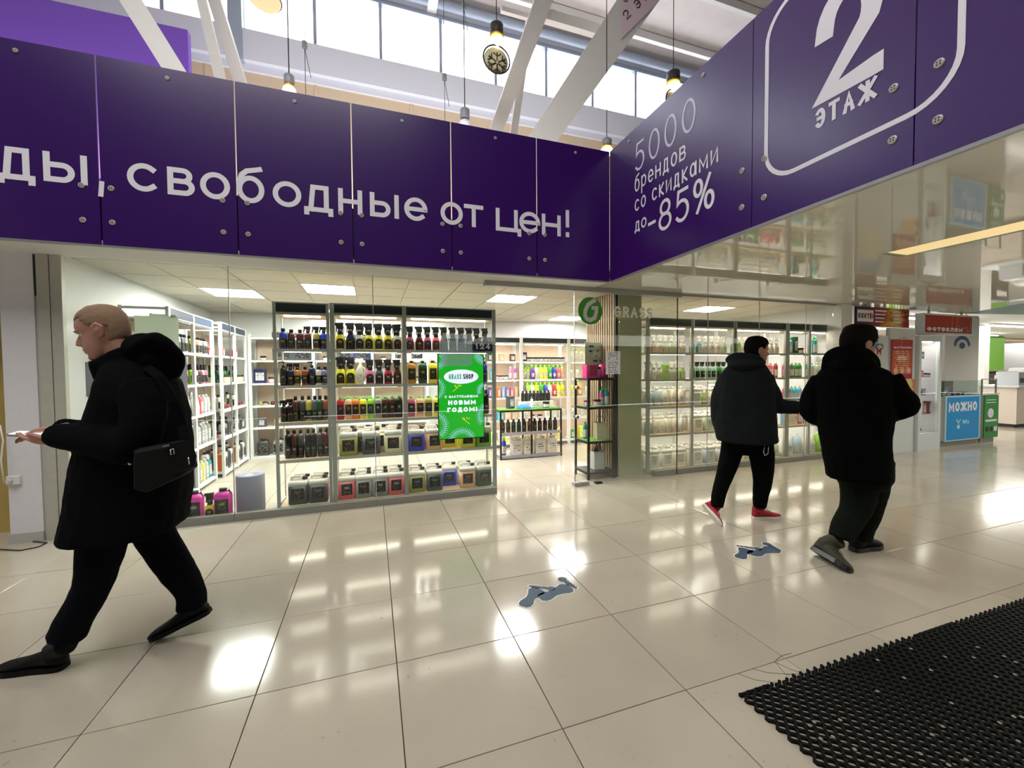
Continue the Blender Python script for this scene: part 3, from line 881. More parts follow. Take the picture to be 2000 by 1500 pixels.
# ================================================================= SIGNS
SY_, SX_ = 2.65, 3.08
sg = empty('fascia_sign', (0, SY_, 2.425), 0, 'long dark purple panel sign with white Cyrillic slogan over the shop front', 'sign')
def ground(o, parent):
    o.parent = parent; o.matrix_parent_inverse = parent.matrix_world.inverted(); return o
bpy.context.view_layer.update()
ZB, ZT = 2.425, 3.868
xs = [-5.12, -4.2, -3.289, -2.375, -1.462, -.545, .369, 1.283, 2.193, 3.08]
for a, c in zip(xs, xs[1:]):
    ground(MB().box(a + .005, SY_, ZB, c - .005, SY_ + .012, ZT).build('panel', 'purple'), sg)
ground(MB().box(-5.1, SY_ + .03, ZB + .02, 3.06, SY_ + .07, 2.93).build('backing', 'header'), sg)
ground(MB().box(-5.12, SY_ + .001, ZB - .016, 3.075, SY_ + .02, ZB - .001).build('trim_strip', 'alu'), sg)
PS = plane((0, SY_, 0), *FRONT, eps=.002)
LET = [('д', -8, 70, 283, 352), ('ь', 83, 147, 294, 350), ('l', 150, 178, 301, 354), (',', 190, 206, 345, 374), ('с', 247, 311, 316, 368), ('в', 326, 381, 325, 376), ('о', 390, 450, 334, 384), ('б', 461, 517, 324, 391),
       ('о', 532, 589, 353, 401), ('д', 593, 651, 361, 419), ('н', 660, 708, 369, 416), ('ь', 722, 763, 377, 421), ('l', 765, 784, 381, 424), ('е', 789, 835, 385, 430), ('о', 860, 904, 394, 437), ('т', 906, 944, 403, 441),
       ('ц', 968, 1018, 408, 460), ('е', 1014, 1055, 413, 458), ('н', 1058, 1095, 416, 460), ('!', 1098, 1118, 402, 463)]
BASE, XH = 2.868, .222
for ch, xa, xb, yt, yb in LET:
    pl, pr_ = ony(xa, yt, SY_), ony(xb, yb, SY_)
    z0, z1 = BASE, BASE + XH
    if ch in 'дц': z0 -= .047
    if ch == 'б': z1 += .09
    if ch == '!': z1 += .07
    if ch == ',': z0, z1 = BASE - .075, BASE + .045
    lb = MB(); glyph_into(lb, ch, pl.x, z0, pr_.x, z1, .041 if ch != ',' else .032, PS)
    ground(lb.build('letter', 'letter'), sg)
def fixing(P3, nrm, parent, r=.021):
    """flat round steel fixing with a cross slot"""
    b_ = MB(); n = Vector(nrm); u = Vector((-n.y, n.x, 0)); v = Vector((0, 0, 1))
    ring = lambda rr, off: [P3 + n * off + (u * math.cos(2 * PI * i / 14) + v * math.sin(2 * PI * i / 14)) * rr for i in range(14)]
    b_.loft([ring(r, 0), ring(r, .006), ring(r * .8, .009)])
    o = ground(b_.build('fixing', 'fix'), parent)
    s = MB()
    for k in range(4):
        a = PI / 4 + PI / 2 * k; c = P3 + n * .0092 + (u * math.cos(a) + v * math.sin(a)) * r * .42
        s.add([c + (u * math.cos(2 * PI * i / 8) + v * math.sin(2 * PI * i / 8)) * r * .2 + n * .0004 for i in range(8)], [tuple(range(8))])
    s.build('hole', 'slatback', o)
for j in (-2.375, -1.482, -.56, .355, 1.281, 2.193):
    for z in (2.602, 2.865):
        for s_ in (-.09, .09):
            fixing(Vector((j + s_, SY_, z)), (0, -1, 0), sg)
for x in (-1.92, -1.006, -.09, .82, 1.74, 2.65):
    fixing(Vector((x, SY_, 3.79)), (0, -1, 0), sg, .016)
sg2 = empty('fascia_sign', (SX_, 0, 2.425), 0, 'purple panel sign with big white 2 along the corridor on the right', 'sign')
bpy.context.view_layer.update()
ys = [2.65, .809, -.115, -1.03, -1.95]
for a, c in zip(ys, ys[1:]):
    ground(MB().box(SX_, c + .003, ZB, SX_ + .012, a - .003, ZT).build('panel', 'purple'), sg2)
ground(MB().box(SX_ + .03, -1.95, ZB + .02, SX_ + .07, 2.62, 2.93).build('backing', 'header'), sg2)
ground(MB().box(SX_ + .0, -1.95, ZB - .02, SX_ + .025, 2.64, ZB - .001).build('trim_strip', 'alu'), sg2)
PW = plane((SX_, 0, 0), *WEST, eps=.002)
def wword(s, pa, pb, w, mt='letter', gap=.22, z0=None, z1=None, each=False):
    a, b_ = onx(*pa, SX_), onx(*pb, SX_)
    h = z1 - z0; ws = [(.45 if c == ' ' else WID.get(c, .85)) for c in s]
    k = (a.y - b_.y) / (sum(ws) + gap * (len(s) - 1)); x = -a.y
    for c, cw in zip(s, ws):
        if c != ' ':
            mb = MB(); lo, hi = z0 - h * DESC.get(c, 0), z1 + h * ASC.get(c, 0)
            if c == '-': lo, hi = z0 + h * .3, z0 + h * .6
            glyph_into(mb, c, x, lo, x + cw * k, hi, w, PW); ground(mb.build('letter', mt), sg2)
        x += (cw + gap) * k
wword('5000', (1240, 340), (1359, 240), .022, 'letter_glow', .35, 3.42, 3.70)
wword('брендов', (1240, 378), (1340, 320), .017, 'letter', .28, 3.222, 3.345)
wword('со скидками', (1240, 415), (1403, 320), .017, 'letter', .28, 3.028, 3.145)
wword('до', (1240, 458), (1263, 440), .017, 'letter', .2, 2.825, 2.925)
wword('-85%', (1266, 450), (1396, 400), .030, 'letter', .2, 2.70, 2.985)
# big 2, the word under it and the rounded frame
mb = MB(); a, b_ = onx(1590, 210, SX_), onx(1726, 140, SX_)
glyph_into(mb, '2', -a.y, 2.985, -b_.y, 3.62, .105, PW); ground(mb.build('numeral', 'letter'), sg2)
wword('ЭТАЖ', (1592, 255), (1713, 200), .021, 'letter', .24, 2.862, 2.975)
yl, yr, zb_, zt_, rr = onx(1498, 170, SX_).y, onx(1880, 0, SX_).y, 2.682, 3.80, .2
pts = []
for cx, cy, a0 in ((-yr - rr, zt_ - rr, 0), (-yl + rr, zt_ - rr, 90), (-yl + rr, zb_ + rr, 180), (-yr - rr, zb_ + rr, 270)):
    pts += [(cx + rr * math.cos(math.radians(a0 + 90 * i / 8)), cy + rr * math.sin(math.radians(a0 + 90 * i / 8))) for i in range(9)]
pts.append(pts[0]); vs, fs = ribbon(pts, .028)
mb = MB(); mb.add([PW(u, v) for u, v in vs], fs); ground(mb.build('rounded_frame', 'letter'), sg2)
for jy in (.80, -.117, -1.03):
    for z in (2.595, 2.857):
        for s_ in (-.09, .09):
            fixing(Vector((SX_, jy + s_, z)), (-1, 0, 0), sg2)
for y in (2.28, 1.27, .35): fixing(Vector((SX_, y, 3.79)), (-1, 0, 0), sg2, .016)

# ================================================================= SHELVING AND GOODS
COLS = {'navy': '1c2350', 'blue': '2a3fb0', 'royal blue': '2440c8', 'sky blue': '6fa8d8', 'teal': '1f8f96', 'green': '2f8f3a', 'dark green': '1d4a30',
        'mint': '9cc9ae', 'lime': '8fc93a', 'yellow': 'e6dc3a', 'lemon': 'f2ee4a', 'cream': 'e8dfb8', 'amber': 'b5823a', 'orange': 'e07a35', 'peach': 'e8b088',
        'coral': 'e0606a', 'red': 'b8283a', 'maroon': '5c2028', 'rose': 'c8607c', 'pink': 'e87ab0', 'hot pink': 'e83cae', 'purple': '6a3a9a', 'violet': '7a68b8',
        'brown': '4a2a22', 'rust': '8a4a2c', 'olive': 'a09a4a', 'grey': '8a8a8a', 'dark grey': '3e4244', 'slate': '4a5058', 'black': '161616', 'white': 'e6e4de',
        'clear': 'cfd0c8', 'ivory': 'efe6d2', 'pale green': 'c3d8b8', 'pale blue': 'b8cfe0', 'tan': 'c7a884', 'cyan': '49bcd0', 'silver': 'a6a8ac'}
ORD = ['first', 'second', 'third', 'fourth', 'fifth', 'sixth', 'seventh', 'eighth', 'ninth', 'tenth', 'eleventh', 'twelfth', 'thirteenth', 'fourteenth']


def parts_trigger(h=.27, w=.086, d=.056, label='label_black'):
    hb = h * .64
    b = MB(); b.loft([rrect(w, d, .018, 0), rrect(w, d, .018, hb * .62), rrect(w * .86, d * .9, .018, hb * .78), rrect(w * .42, d * .6, .012, hb * .95), rrect(w * .34, d * .5, .01, hb)], smooth=True)
    t = MB(); t.lathe([(.026, hb - .022), (.025, hb + .012), (.020, hb + .03)], n=10)
    t.loft([[(-.018, -.014, hb + .02), (.022, -.014, hb + .02), (.026, .014, hb + .02), (-.020, .014, hb + .02)], [(-.024, -.015, h - .035), (.036, -.015, h - .04), (.036, .015, h - .04), (-.024, .015, h - .035)]])
    t.loft([[(-.034, -.014, h - .036), (.030, -.015, h - .042), (.030, .015, h - .042), (-.034, .014, h - .036)], [(-.038, -.013, h - .004), (.026, -.014, h), (.036, .014, h), (-.055, .013, h - .004)]])
    t.loft([[(-.034, -.008, h - .036), (-.020, -.008, h - .036), (-.020, .008, h - .036), (-.034, .008, h - .036)], [(-.036, -.008, hb + .0), (-.028, -.008, hb + .0), (-.028, .008, hb), (-.036, .008, hb)]])
    t.box(-.046, -.010, h - .030, -.038, .010, h - .010)
    l = MB(); y = -d / 2 - .0012
    pr = [(-w * .41, .012), (w * .41, .012), (w * .41, hb * .5), (w * .30, hb * .62), (0, hb * .67), (-w * .30, hb * .62), (-w * .41, hb * .5)]
    l.loft([[(x, y, z) for x, z in pr], [(x, y + .002, z) for x, z in pr]])
    return [('body', b, 'tint'), ('trigger_head', t, 'black'), ('label', l, label)]


def parts_round(h=.21, r=.036, head='cap', label='label_black', cap='black', lz=(.12, .62)):
    b = MB(); hb = h * .86
    b.lathe([(r * .92, 0), (r, .006), (r, hb * .84), (r * .85, hb * .93), (r * .4, hb * .97), (r * .38, hb)], n=14)
    t = MB()
    if head == 'cap': t.lathe([(r * .52, hb - .002), (r * .52, h - .003), (r * .45, h)], n=12)
    elif head == 'pump':
        t.lathe([(r * .5, hb - .002), (r * .5, hb + .02), (r * .16, hb + .022), (r * .16, hb + .05)], n=10)
        t.box(-.045, -.008, hb + .048, .012, .008, hb + .062)
    else:
        t.lathe([(.017, hb - .003), (.018, hb + .025)], n=10)
        H = hb + .065
        t.loft([[(-.036, -.012, H - .030), (.022, -.012, H - .036), (.022, .012, H - .036), (-.036, .012, H - .030)], [(-.040, -.012, H - .002), (.026, -.013, H), (.026, .013, H), (-.040, .012, H - .002)]])
        t.box(-.016, -.012, hb + .012, .02, .012, H - .03)
        t.loft([[(-.040, -.007, H - .03), (-.026, -.007, H - .03), (-.026, .007, H - .03), (-.040, .007, H - .03)], [(-.046, -.007, hb), (-.037, -.007, hb), (-.037, .007, hb), (-.046, .007, hb)]])
    l = MB(); R_ = r + .0008; n = 8
    lo = [(R_ * math.sin(a), -R_ * math.cos(a)) for a in [math.radians(-75 + 150 * i / n) for i in range(n + 1)]]
    l.loft([[(x, y, hb * lz[0]) for x, y in lo], [(x, y, hb * lz[1]) for x, y in lo]], False, False, True, False)
    return [('body', b, 'tint'), ({'cap': 'cap', 'pump': 'pump', 'trig': 'trigger_head'}[head], t, cap), ('label', l, label)]


def parts_canister(w=.088, d=.075, h=.235, cap='greencap', label='label_black', top='tint'):
    b = MB(); hb = h * .90
    b.loft([rrect(w * .96, d * .96, .014, 0), rrect(w, d, .014, .006), rrect(w, d, .014, hb * .83), rrect(w * .9, d * .9, .014, hb * .93), rrect(w * .45, d * .5, .014, hb)], smooth=True)
    t = MB(); t.lathe([(.021, hb - .004), (.021, h - .003), (.018, h)], n=12)
    hd = MB(); hd.tube([(w * .2, 0, hb - .012), (w * .36, 0, hb + .008), (w * .44, 0, hb - .02), (w * .44, 0, hb * .78)], .006, 6)
    l = MB(); l.box(-w * .40, -d / 2 - .0015, h * .17, w * .40, -d / 2, h * .66)
    return [('body', b, 'tint'), ('cap', t, cap), ('handle', hd, cap), ('label', l, label)]


def parts_jerry(w=.185, d=.13, h=.29, label='label_black', cap='black', upper='white', fill=.66):
    hf = h * fill; hs = h * .80
    b = MB(); b.loft([rrect(w * .96, d * .96, .022, 0), rrect(w, d, .022, .010), rrect(w, d, .022, hf)], smooth=True)
    u = MB(); u.loft([rrect(w, d, .022, hf), rrect(w, d, .022, hs - .012), rrect(w * .96, d * .94, .025, hs + .004), rrect(w * .84, d * .8, .03, hs + .012)], smooth=True)
    # handle loop along the top left, neck at the right corner
    y0, y1 = -d * .13, d * .13
    u.loft([[(-w * .44, y0, hs - .01), (-w * .34, y0, hs - .01), (-w * .34, y1, hs - .01), (-w * .44, y1, hs - .01)],
            [(-w * .41, y0, h - .012), (-w * .31, y0, h - .03), (-w * .31, y1, h - .03), (-w * .41, y1, h - .012)],
            [(-w * .36, y0, h), (-w * .27, y0, h - .022), (-w * .27, y1, h - .022), (-w * .36, y1, h)],
            [(w * .12, y0, h), (w * .06, y0, h - .022), (w * .06, y1, h - .022), (w * .12, y1, h)],
            [(w * .20, y0, h - .018), (w * .11, y0, h - .035), (w * .11, y1, h - .035), (w * .20, y1, h - .018)],
            [(w * .22, y0, hs - .01), (w * .12, y0, hs - .01), (w * .12, y1, hs - .01), (w * .22, y1, hs - .01)]])
    u.lathe([(.023, hs - .01), (.022, hs + .022)], (w * .34, 0, 0), 12)
    t = MB(); t.lathe([(.026, hs + .02), (.026, hs + .044), (.022, hs + .048)], (w * .34, 0, 0), 12)
    l = MB(); l.box(-w * .32, -d / 2 - .0015, h * .17, w * .32, -d / 2, h * .58)
    return [('body', b, 'tint'), ('shoulder', u, upper), ('cap', t, cap), ('label', l, label)]


def parts_jug(w=.105, d=.07, h=.25, label='label_white', cap='white', trig=False):
    """bottle with a side handle loop"""
    b = MB(); hb = h * .88
    b.loft([rrect(w * .8, d, .02, 0, cx=-w * .1), rrect(w * .8, d, .02, hb * .5, cx=-w * .1), rrect(w * .66, d * .9, .02, hb * .74, cx=-w * .08), rrect(w * .36, d * .6, .012, hb * .95), rrect(w * .3, d * .5, .01, hb)], smooth=True)
    b.tube([(w * .1, 0, hb * .86), (w * .36, 0, hb * .80), (w * .46, 0, hb * .6), (w * .44, 0, hb * .35), (w * .3, 0, hb * .2)], .011, 7)
    t = MB()
    if trig:
        H = h + .03; hb2 = hb
        t.lathe([(.016, hb2 - .004), (.017, hb2 + .02)], n=10); t.box(-.05, -.012, H - .03, .03, .012, H); t.box(-.014, -.011, hb2 + .01, .02, .011, H - .02); t.box(-.042, -.007, hb2 + .005, -.032, .007, H - .03)
    else: t.lathe([(.020, hb - .004), (.020, h - .004), (.016, h)], n=12)
    l = MB(); l.box(-w * .42, -d / 2 - .0015, h * .08, w * .2, -d / 2, h * .46)
    return [('body', b, 'tint'), ('trigger_head' if trig else 'cap', t, cap), ('label', l, label)]


def parts_box(w=.12, d=.08, h=.17, label='label_white', tape=True):
    b = MB(); b.bbox(-w / 2, -d / 2, 0, w / 2, d / 2, h, .002)
    l = MB(); l.box(-w * .34, -d / 2 - .0012, h * .2, w * .34, -d / 2, h * .75)
    f = MB(); f.box(-w / 2 + .002, -.003, h, w / 2 - .002, .003, h + .001)
    return [('body', b, 'tint'), ('label', l, label), ('lid_seam', f, 'board_edge')]


def parts_jar(r=.045, h=.08, cap='black', label='label_white'):
    b = MB(); b.lathe([(r * .95, 0), (r, .005), (r, h * .7), (r * .9, h * .75)], n=14)
    t = MB(); t.lathe([(r * 1.02, h * .74), (r * 1.02, h * .97), (r * .96, h)], n=14)
    l = MB(); R_ = r + .0008; n = 8
    lo = [(R_ * math.sin(a), -R_ * math.cos(a)) for a in [math.radians(-75 + 150 * i / n) for i in range(n + 1)]]
    l.loft([[(x, y, h * .12) for x, y in lo], [(x, y, h * .6) for x, y in lo]], False, False, True, False)
    return [('body', b, 'tint'), ('lid', t, cap), ('label', l, label)]


def parts_gel(w=.12, d=.08, h=.26, cap='lime', label='label_white'):
    """detergent bottle with slanted shoulder and a handle hole"""
    b = MB()
    b.loft([rrect(w, d, .025, 0), rrect(w, d, .025, h * .5), rrect(w * .8, d * .9, .025, h * .68, cx=-w * .08), rrect(w * .4, d * .6, .015, h * .82, cx=-w * .16), rrect(w * .34, d * .5, .012, h * .86, cx=-w * .16)], smooth=True)
    b.tube([(-w * .05, 0, h * .78), (w * .24, 0, h * .76), (w * .42, 0, h * .6), (w * .44, 0, h * .42)], .012, 7)
    t = MB(); t.lathe([(.022, h * .84), (.022, h * .98), (.018, h)], (-w * .16, 0, 0), 12)
    l = MB(); l.lathe([(w * .34, -.001), (w * .34, .001)], (0, -d / 2, h * .3), 14, axis='y')
    return [('body', b, 'tint'), ('cap', t, cap), ('label', l, label)]


def parts_pack(w=.2, d=.14, h=.24, label='label_white'):
    """soft refill sack, pinched at the top"""
    b = MB(); b.loft([rrect(w * .9, d * .9, .03, 0), rrect(w, d, .04, h * .15), rrect(w * 1.02, d * 1.0, .05, h * .5), rrect(w * .9, d * .5, .03, h * .85), rrect(w * .8, d * .08, .005, h * .96), rrect(w * .8, d * .06, .004, h)], smooth=True)
    l = MB(); l.loft([[(x, -d * .51 + .0, z) for x, z in ((-w * .3, h * .18), (w * .3, h * .18))] + [(w * .3, -d * .47, h * .18), (-w * .3, -d * .47, h * .18)], [(-w * .3, -d * .50, h * .5), (w * .3, -d * .50, h * .5), (w * .3, -d * .46, h * .5), (-w * .3, -d * .46, h * .5)]])
    t = MB(); t.tube([(-w * .2, 0, h * .97), (-w * .1, 0, h * 1.1), (w * .1, 0, h * 1.1), (w * .2, 0, h * .97)], .006, 5)
    return [('body', b, 'tint'), ('label', l, label), ('handle', t, 'white')]


def parts_tool(kind=0):
    b = MB()
    b.loft([rrect(.07, .06, .02, 0), rrect(.10, .07, .03, .03), rrect(.09, .06, .03, .07), rrect(.05, .04, .015, .09)], smooth=True)
    t = MB(); t.tube([(.03, 0, .06), (.10, 0, .075), (.15, 0, .05), (.17, 0, .02)], [.018, .016, .015, .013], 8)
    return [('body', b, 'tint'), ('grip', t, 'black')]


def parts_brush():
    b = MB(); b.loft([rrect(.16, .05, .02, .03), rrect(.16, .055, .02, .05), rrect(.12, .04, .015, .062)], smooth=True)
    t = MB(); t.loft([rrect(.14, .045, .01, 0), rrect(.15, .05, .01, .03)])
    return [('body', b, 'tint'), ('bristles', t, 'white')]


# kind: (words, category, parts)
KINDS = {
    'trig': ('trigger spray bottle', 'bottle', lambda: parts_trigger()),
    'trigw': ('pale headed spray bottle', 'bottle', lambda: [(a, b, 'white' if a == 'trigger_head' else ('label_white' if a == 'label' else c)) for a, b, c in parts_trigger(.25, .082)]),
    'round': ('round bottle', 'bottle', lambda: parts_round()),
    'rtrig': ('round trigger bottle', 'bottle', lambda: parts_round(head='trig')),
    'pump': ('pump bottle', 'bottle', lambda: parts_round(.24, .036, 'pump')),
    'tall': ('tall bottle', 'bottle', lambda: parts_round(.29, .036, 'cap', lz=(.1, .5))),
    'tallw': ('tall white labelled bottle', 'bottle', lambda: parts_round(.24, .032, 'cap', label='label_white', cap='white')),
    'slim': ('slim flip cap bottle', 'bottle', lambda: parts_round(.22, .028, 'cap', label='label_white', cap='greencap')),
    'can': ('canister with green cap', 'canister', lambda: parts_canister()),
    'canw': ('canister with white cap', 'canister', lambda: parts_canister(cap='white', label='label_white')),
    'canb': ('black capped canister', 'canister', lambda: parts_canister(cap='black')),
    'jerry': ('five litre jerrycan', 'jerrycan', lambda: parts_jerry()),
    'jerryw': ('five litre white jerrycan', 'jerrycan', lambda: parts_jerry(label='label_white', cap='white', upper='white')),
    'jug': ('jug bottle with side handle', 'bottle', lambda: parts_jug()),
    'jugt': ('handled trigger bottle', 'bottle', lambda: parts_jug(trig=True)),
    'box': ('carton', 'box', lambda: parts_box()),
    'slimbox': ('upright slim carton', 'box', lambda: parts_box(.05, .08, .2)),
    'jar': ('jar', 'jar', lambda: parts_jar()),
    'gel': ('detergent bottle', 'bottle', lambda: parts_gel()),
    'gelb': ('detergent bottle with blue cap', 'bottle', lambda: parts_gel(cap='pcap')),
    'pack': ('refill sack', 'sack', lambda: parts_pack()),
    'tool': ('polishing tool', 'tool', lambda: parts_tool()),
    'brush': ('brush', 'brush', lambda: parts_brush()),
    'case': ('hard tool case', 'case', lambda: parts_box(.30, .2, .2, 'label_black')),
}
M['pcap'] = mat('blue_cap_plastic', '2c55b5', 0.4)
_pc = {}


def proto(kind, far):
    k = (kind, far)
    if k in _pc: return _pc[k]
    ps = KINDS[kind][2]()
    if far:
        mb = MB(); mats = []
        for i, (nm, b, mt) in enumerate(ps):
            o = len(mb.v); mb.v += b.v; mb.f += [tuple(x + o for x in f) for f in b.f]; mb.mi += [i] * len(b.f); mb.sm += b.sm; mats.append(mt)
        r = [('body', mb.mesh(kind + '_goods', mats))]
    else:
        r = [(nm, b.mesh(kind + '_' + nm, mt)) for nm, b, mt in ps]
    _pc[k] = r
    return r


NAMES = {'bottle': 'bottle', 'canister': 'canister', 'jerrycan': 'jerrycan', 'box': 'carton', 'jar': 'jar', 'sack': 'refill_sack', 'tool': 'tool', 'brush': 'brush', 'case': 'tool_case'}


def put(kind, color, loc, rz, label, group, far=False, sc=1.0, accent=None):
    words, cat, _ = KINDS[kind]
    ps = proto(kind, far)
    o = link(NAMES[cat] if kind not in ('trig', 'trigw', 'jugt') else 'spray_bottle', ps[0][1])
    o.color = lin(COLS[color]); o.location = loc; o.rotation_euler = (0, 0, rz)
    if sc != 1: o.scale = (sc, sc, sc) if not isinstance(sc, tuple) else sc
    tag(o, label, cat, group)
    for nm, me in ps[1:]:
        c = link(nm, me, o); c.color = lin(COLS[accent or random.choice(['white', 'lime', 'coral', 'sky blue', 'yellow'])])
    return o


# ---- shelving unit: local x along the front, y into depth, z up
def shelving(name, loc, rz, bays, depth, zs, top, header, label, posts=None, post='post', back=None, pw=.045, tubes=True, boards='board', sides=True, lower=None):
    e = empty(name, loc, rz, label, 'shelving')
    ph = {}
    def add(nm, mb, mt): return mb.build(nm, mt, e)
    xs_ = sorted(set([b[0] - pw for b in bays] + [b[1] for b in bays]))
    used = []
    for x in xs_:
        if any(abs(x - u) < .03 for u in used): continue
        used.append(x)
        add('post', MB().box(x, 0, 0, x + pw, .03, top), post)
        add('rear_post', MB().box(x + .008, depth - .03, 0, x + pw - .008, depth, top), 'post')
        if sides:
            s = MB()
            for z in (top - .02, zs[-1] + .01): s.box(x + .01, .03, z - .012, x + pw - .01, depth - .03, z + .012)
            add('side_rail', s, 'post')
    for a, c in bays:
        add('header_board', MB().box(a, .004, top - .10, c, .016, top - .012), header)
        h = MB(); h.box(a, 0, top - .012, c, .02, top); h.box(a, 0, top - .112, c, .02, top - .10)
        add('header_rail', h, post)
        add('top_board', MB().box(a, .02, top - .125, c, depth, top - .108), boards)
        if tubes: add('light_tube', MB().box(a + .06, .06, top - .138, c - .06, .085, top - .126), 'tube')
        for i, z in enumerate(zs):
            bo = add('shelf_board', MB().box(a, .012, z - .02, c, depth, z), boards)
            MB().box(a, 0, z - .028, c, .012, z + .002).build('edge_strip', 'board_edge' if post == 'post_grey' else post, bo)
            if tubes and i > 0:
                MB().box(a + .06, .05, zs[i - 1] - .03, c - .06, .07, zs[i - 1] - .021).build('light_tube', 'tube', bo)  # tubes under the lower boards are added to brighten the goods
        if back: add('back_panel', MB().box(a, depth, zs[-1], c, depth + .01, top - .11), back)
    bpy.context.view_layer.update()
    return e


ROWN = ['top', 'second', 'third', 'fourth', 'bottom']
ROWN6 = ['top', 'second', 'third', 'fourth', 'fifth', 'bottom']


def fill(unit, bay, z, items, rowname, bayname, group, y=.10, far=False, jitter=.006, rot=0.0, x0=None, x1=None, note='', sc=1.0, gap=None, rowcount=None):
    """items: list of (kind, colour) spread along the bay left to right (as seen from the front)"""
    a, c = bay
    if x0 is None: x0 = a
    if x1 is None: x1 = c
    n = len(items); mw = unit.matrix_world
    step = (x1 - x0) / n
    for i, it in enumerate(items):
        if it is None: continue
        kind, color = it[0], it[1]
        s = it[2] if len(it) > 2 else sc
        dy = it[3] if len(it) > 3 else 0
        p = mw @ Vector((x0 + (i + .5) * step + random.uniform(-jitter, jitter), y + dy, z + .0005))
        rz = unit.rotation_euler.z + rot + random.uniform(-.05, .05)
        lab = '%s %s, %s from left, %s shelf, %s%s' % (color, KINDS[kind][0], ORD[i], rowname, bayname, note)
        put(kind, color, p, rz, lab, group, far, s)


ZS5 = [1.655, 1.285, .912, .532, .062]
# -------- unit 1: window shelving left of the door (three bays)
FY = 3.20
u1 = shelving('shelving_unit', (0, FY, 0), 0, [(-.385, .072)], .38, ZS5, 2.125, 'header', 'narrow grey framed window shelving bay with dark bottles at its left', post='post_grey', pw=.029)
u2 = shelving('shelving_unit', (0, FY, 0), 0, [(.150, .83), (.875, 1.845)], .38, ZS5, 2.135, 'header', 'wide grey framed window shelving with black header and jerrycans', post='post_grey')
B1, B2, B3 = (-.385, .072), (.150, .83), (.875, 1.845)
G1 = 'goods in the left window shelving bay'
G2 = 'goods in the middle window shelving bay'
G3 = 'goods in the right window shelving bay'
n1, n2, n3 = 'left window bay', 'middle window bay', 'right window bay'
fill(u1, B1, ZS5[0], [('round', 'blue', 1.05), ('round', 'brown'), ('round', 'maroon'), ('rtrig', 'maroon'), ('rtrig', 'olive'), ('rtrig', 'royal blue')], 'top', n1, G1, .16)
fill(u1, B1, ZS5[1], [('pump', 'black'), ('rtrig', 'navy'), ('rtrig', 'amber'), ('round', 'rust'), ('pump', 'navy'), ('round', 'clear'), ('round', 'violet')], 'second', n1, G1, .14, sc=.92)
fill(u1, B1, ZS5[2], [('rtrig', 'black', .9), ('rtrig', 'black', .95), ('tall', 'brown'), ('tall', 'dark grey'), ('tall', 'olive'), ('tall', 'slate'), ('tall', 'dark green'), ('tall', 'rust')], 'third', n1, G1, .13, sc=.9)
fill(u1, B1, ZS5[3], [('tall', 'black'), ('tall', 'brown'), ('tall', 'dark grey'), ('tall', 'black'), ('tall', 'black'), ('tall', 'dark grey'), ('tall', 'maroon')], 'fourth', n1, G1, .12, sc=(.9, .9, 1.03), x0=-.35)
fill(u1, B1, ZS5[4], [('jerry', 'dark grey'), ('jerry', 'dark grey')], 'bottom', n1, G1, .10, sc=.98, x0=-.33, x1=.05)
fill(u1, B1, ZS5[4], [('jerry', 'pink'), ('jerry', 'pink')], 'bottom', n1, G1, .28, note=', back row', x0=-.33, x1=.05, sc=.92, rot=.1)
fill(u2, B2, ZS5[0], [('trig', 'yellow'), ('trig', 'navy'), ('trig', 'clear'), ('trig', 'lemon'), ('trig', 'lemon'), ('trig', 'yellow'), ('trig', 'white')], 'top', n2, G2, .12, sc=1.08)
fill(u2, B2, ZS5[0], [('trigw', 'white'), ('round', 'navy'), ('trig', 'white'), ('trig', 'yellow'), ('trig', 'yellow'), ('trig', 'yellow'), ('trig', 'white')], 'top', n2, G2, .25, sc=1.08, note=', back row')
fill(u2, B2, ZS5[1], [('trig', 'lemon', 1.1), ('trig', 'lemon', 1.1), ('jugt', 'white', 1.0), ('trig', 'pink'), ('trig', 'slate'), ('trig', 'red'), ('trig', 'maroon')], 'second', n2, G2, .13)
fill(u2, B2, ZS5[1], [('trig', 'yellow', 1.1), ('trig', 'lemon', 1.1), ('jugt', 'white', 1.0), ('trig', 'pink'), ('trig', 'clear'), ('trig', 'red'), ('trig', 'clear')], 'second', n2, G2, .26, note=', back row')
fill(u2, B2, ZS5[2], [('can', 'red'), ('can', 'peach'), ('can', 'orange'), ('can', 'yellow'), ('can', 'lime'), ('can', 'grey'), ('can', 'brown'), ('can', 'brown'), ('can', 'black')], 'third', n2, G2, .12, sc=(.84, .95, 1.03), jitter=.002)
fill(u2, B2, ZS5[3], [('jerry', 'olive'), ('jerry', 'slate'), ('jerry', 'cream')], 'fourth', n2, G2, .09, x0=.14, x1=.84, sc=1.0)
fill(u2, B2, ZS5[3], [('jerry', 'clear'), ('jerry', 'dark grey'), ('jerry', 'ivory'), ('jerry', 'dark grey')], 'fourth', n2, G2, .27, sc=(.88, .9, 1.03), note=', back row')
fill(u2, B2, ZS5[4], [('jerry', 'coral'), ('jerry', 'grey'), ('jerry', 'grey'), ('jerry', 'coral')], 'bottom', n2, G2, .10, sc=(.92, 1, 1), jitter=.003)
fill(u2, B2, ZS5[4], [('jerry', 'peach'), ('jerry', 'dark grey'), ('jerry', 'clear'), ('jerry', 'pink')], 'bottom', n2, G2, .27, sc=(.88, 1, 1), note=', back row')
fill(u2, B3, ZS5[0], [('trig', c) for c in ('rose', 'maroon', 'rose', 'coral', 'maroon', 'black', 'black', 'navy', 'black', 'black')], 'top', n3, G3, .14, sc=1.02)
fill(u2, B3, ZS5[1], [('canb', 'amber'), ('canb', 'dark green'), ('canb', 'yellow'), ('canb', 'amber'), ('pump', 'navy'), ('pump', 'navy'), ('pump', 'navy'), ('pump', 'blue')], 'second', n3, G3, .14, sc=1.1)
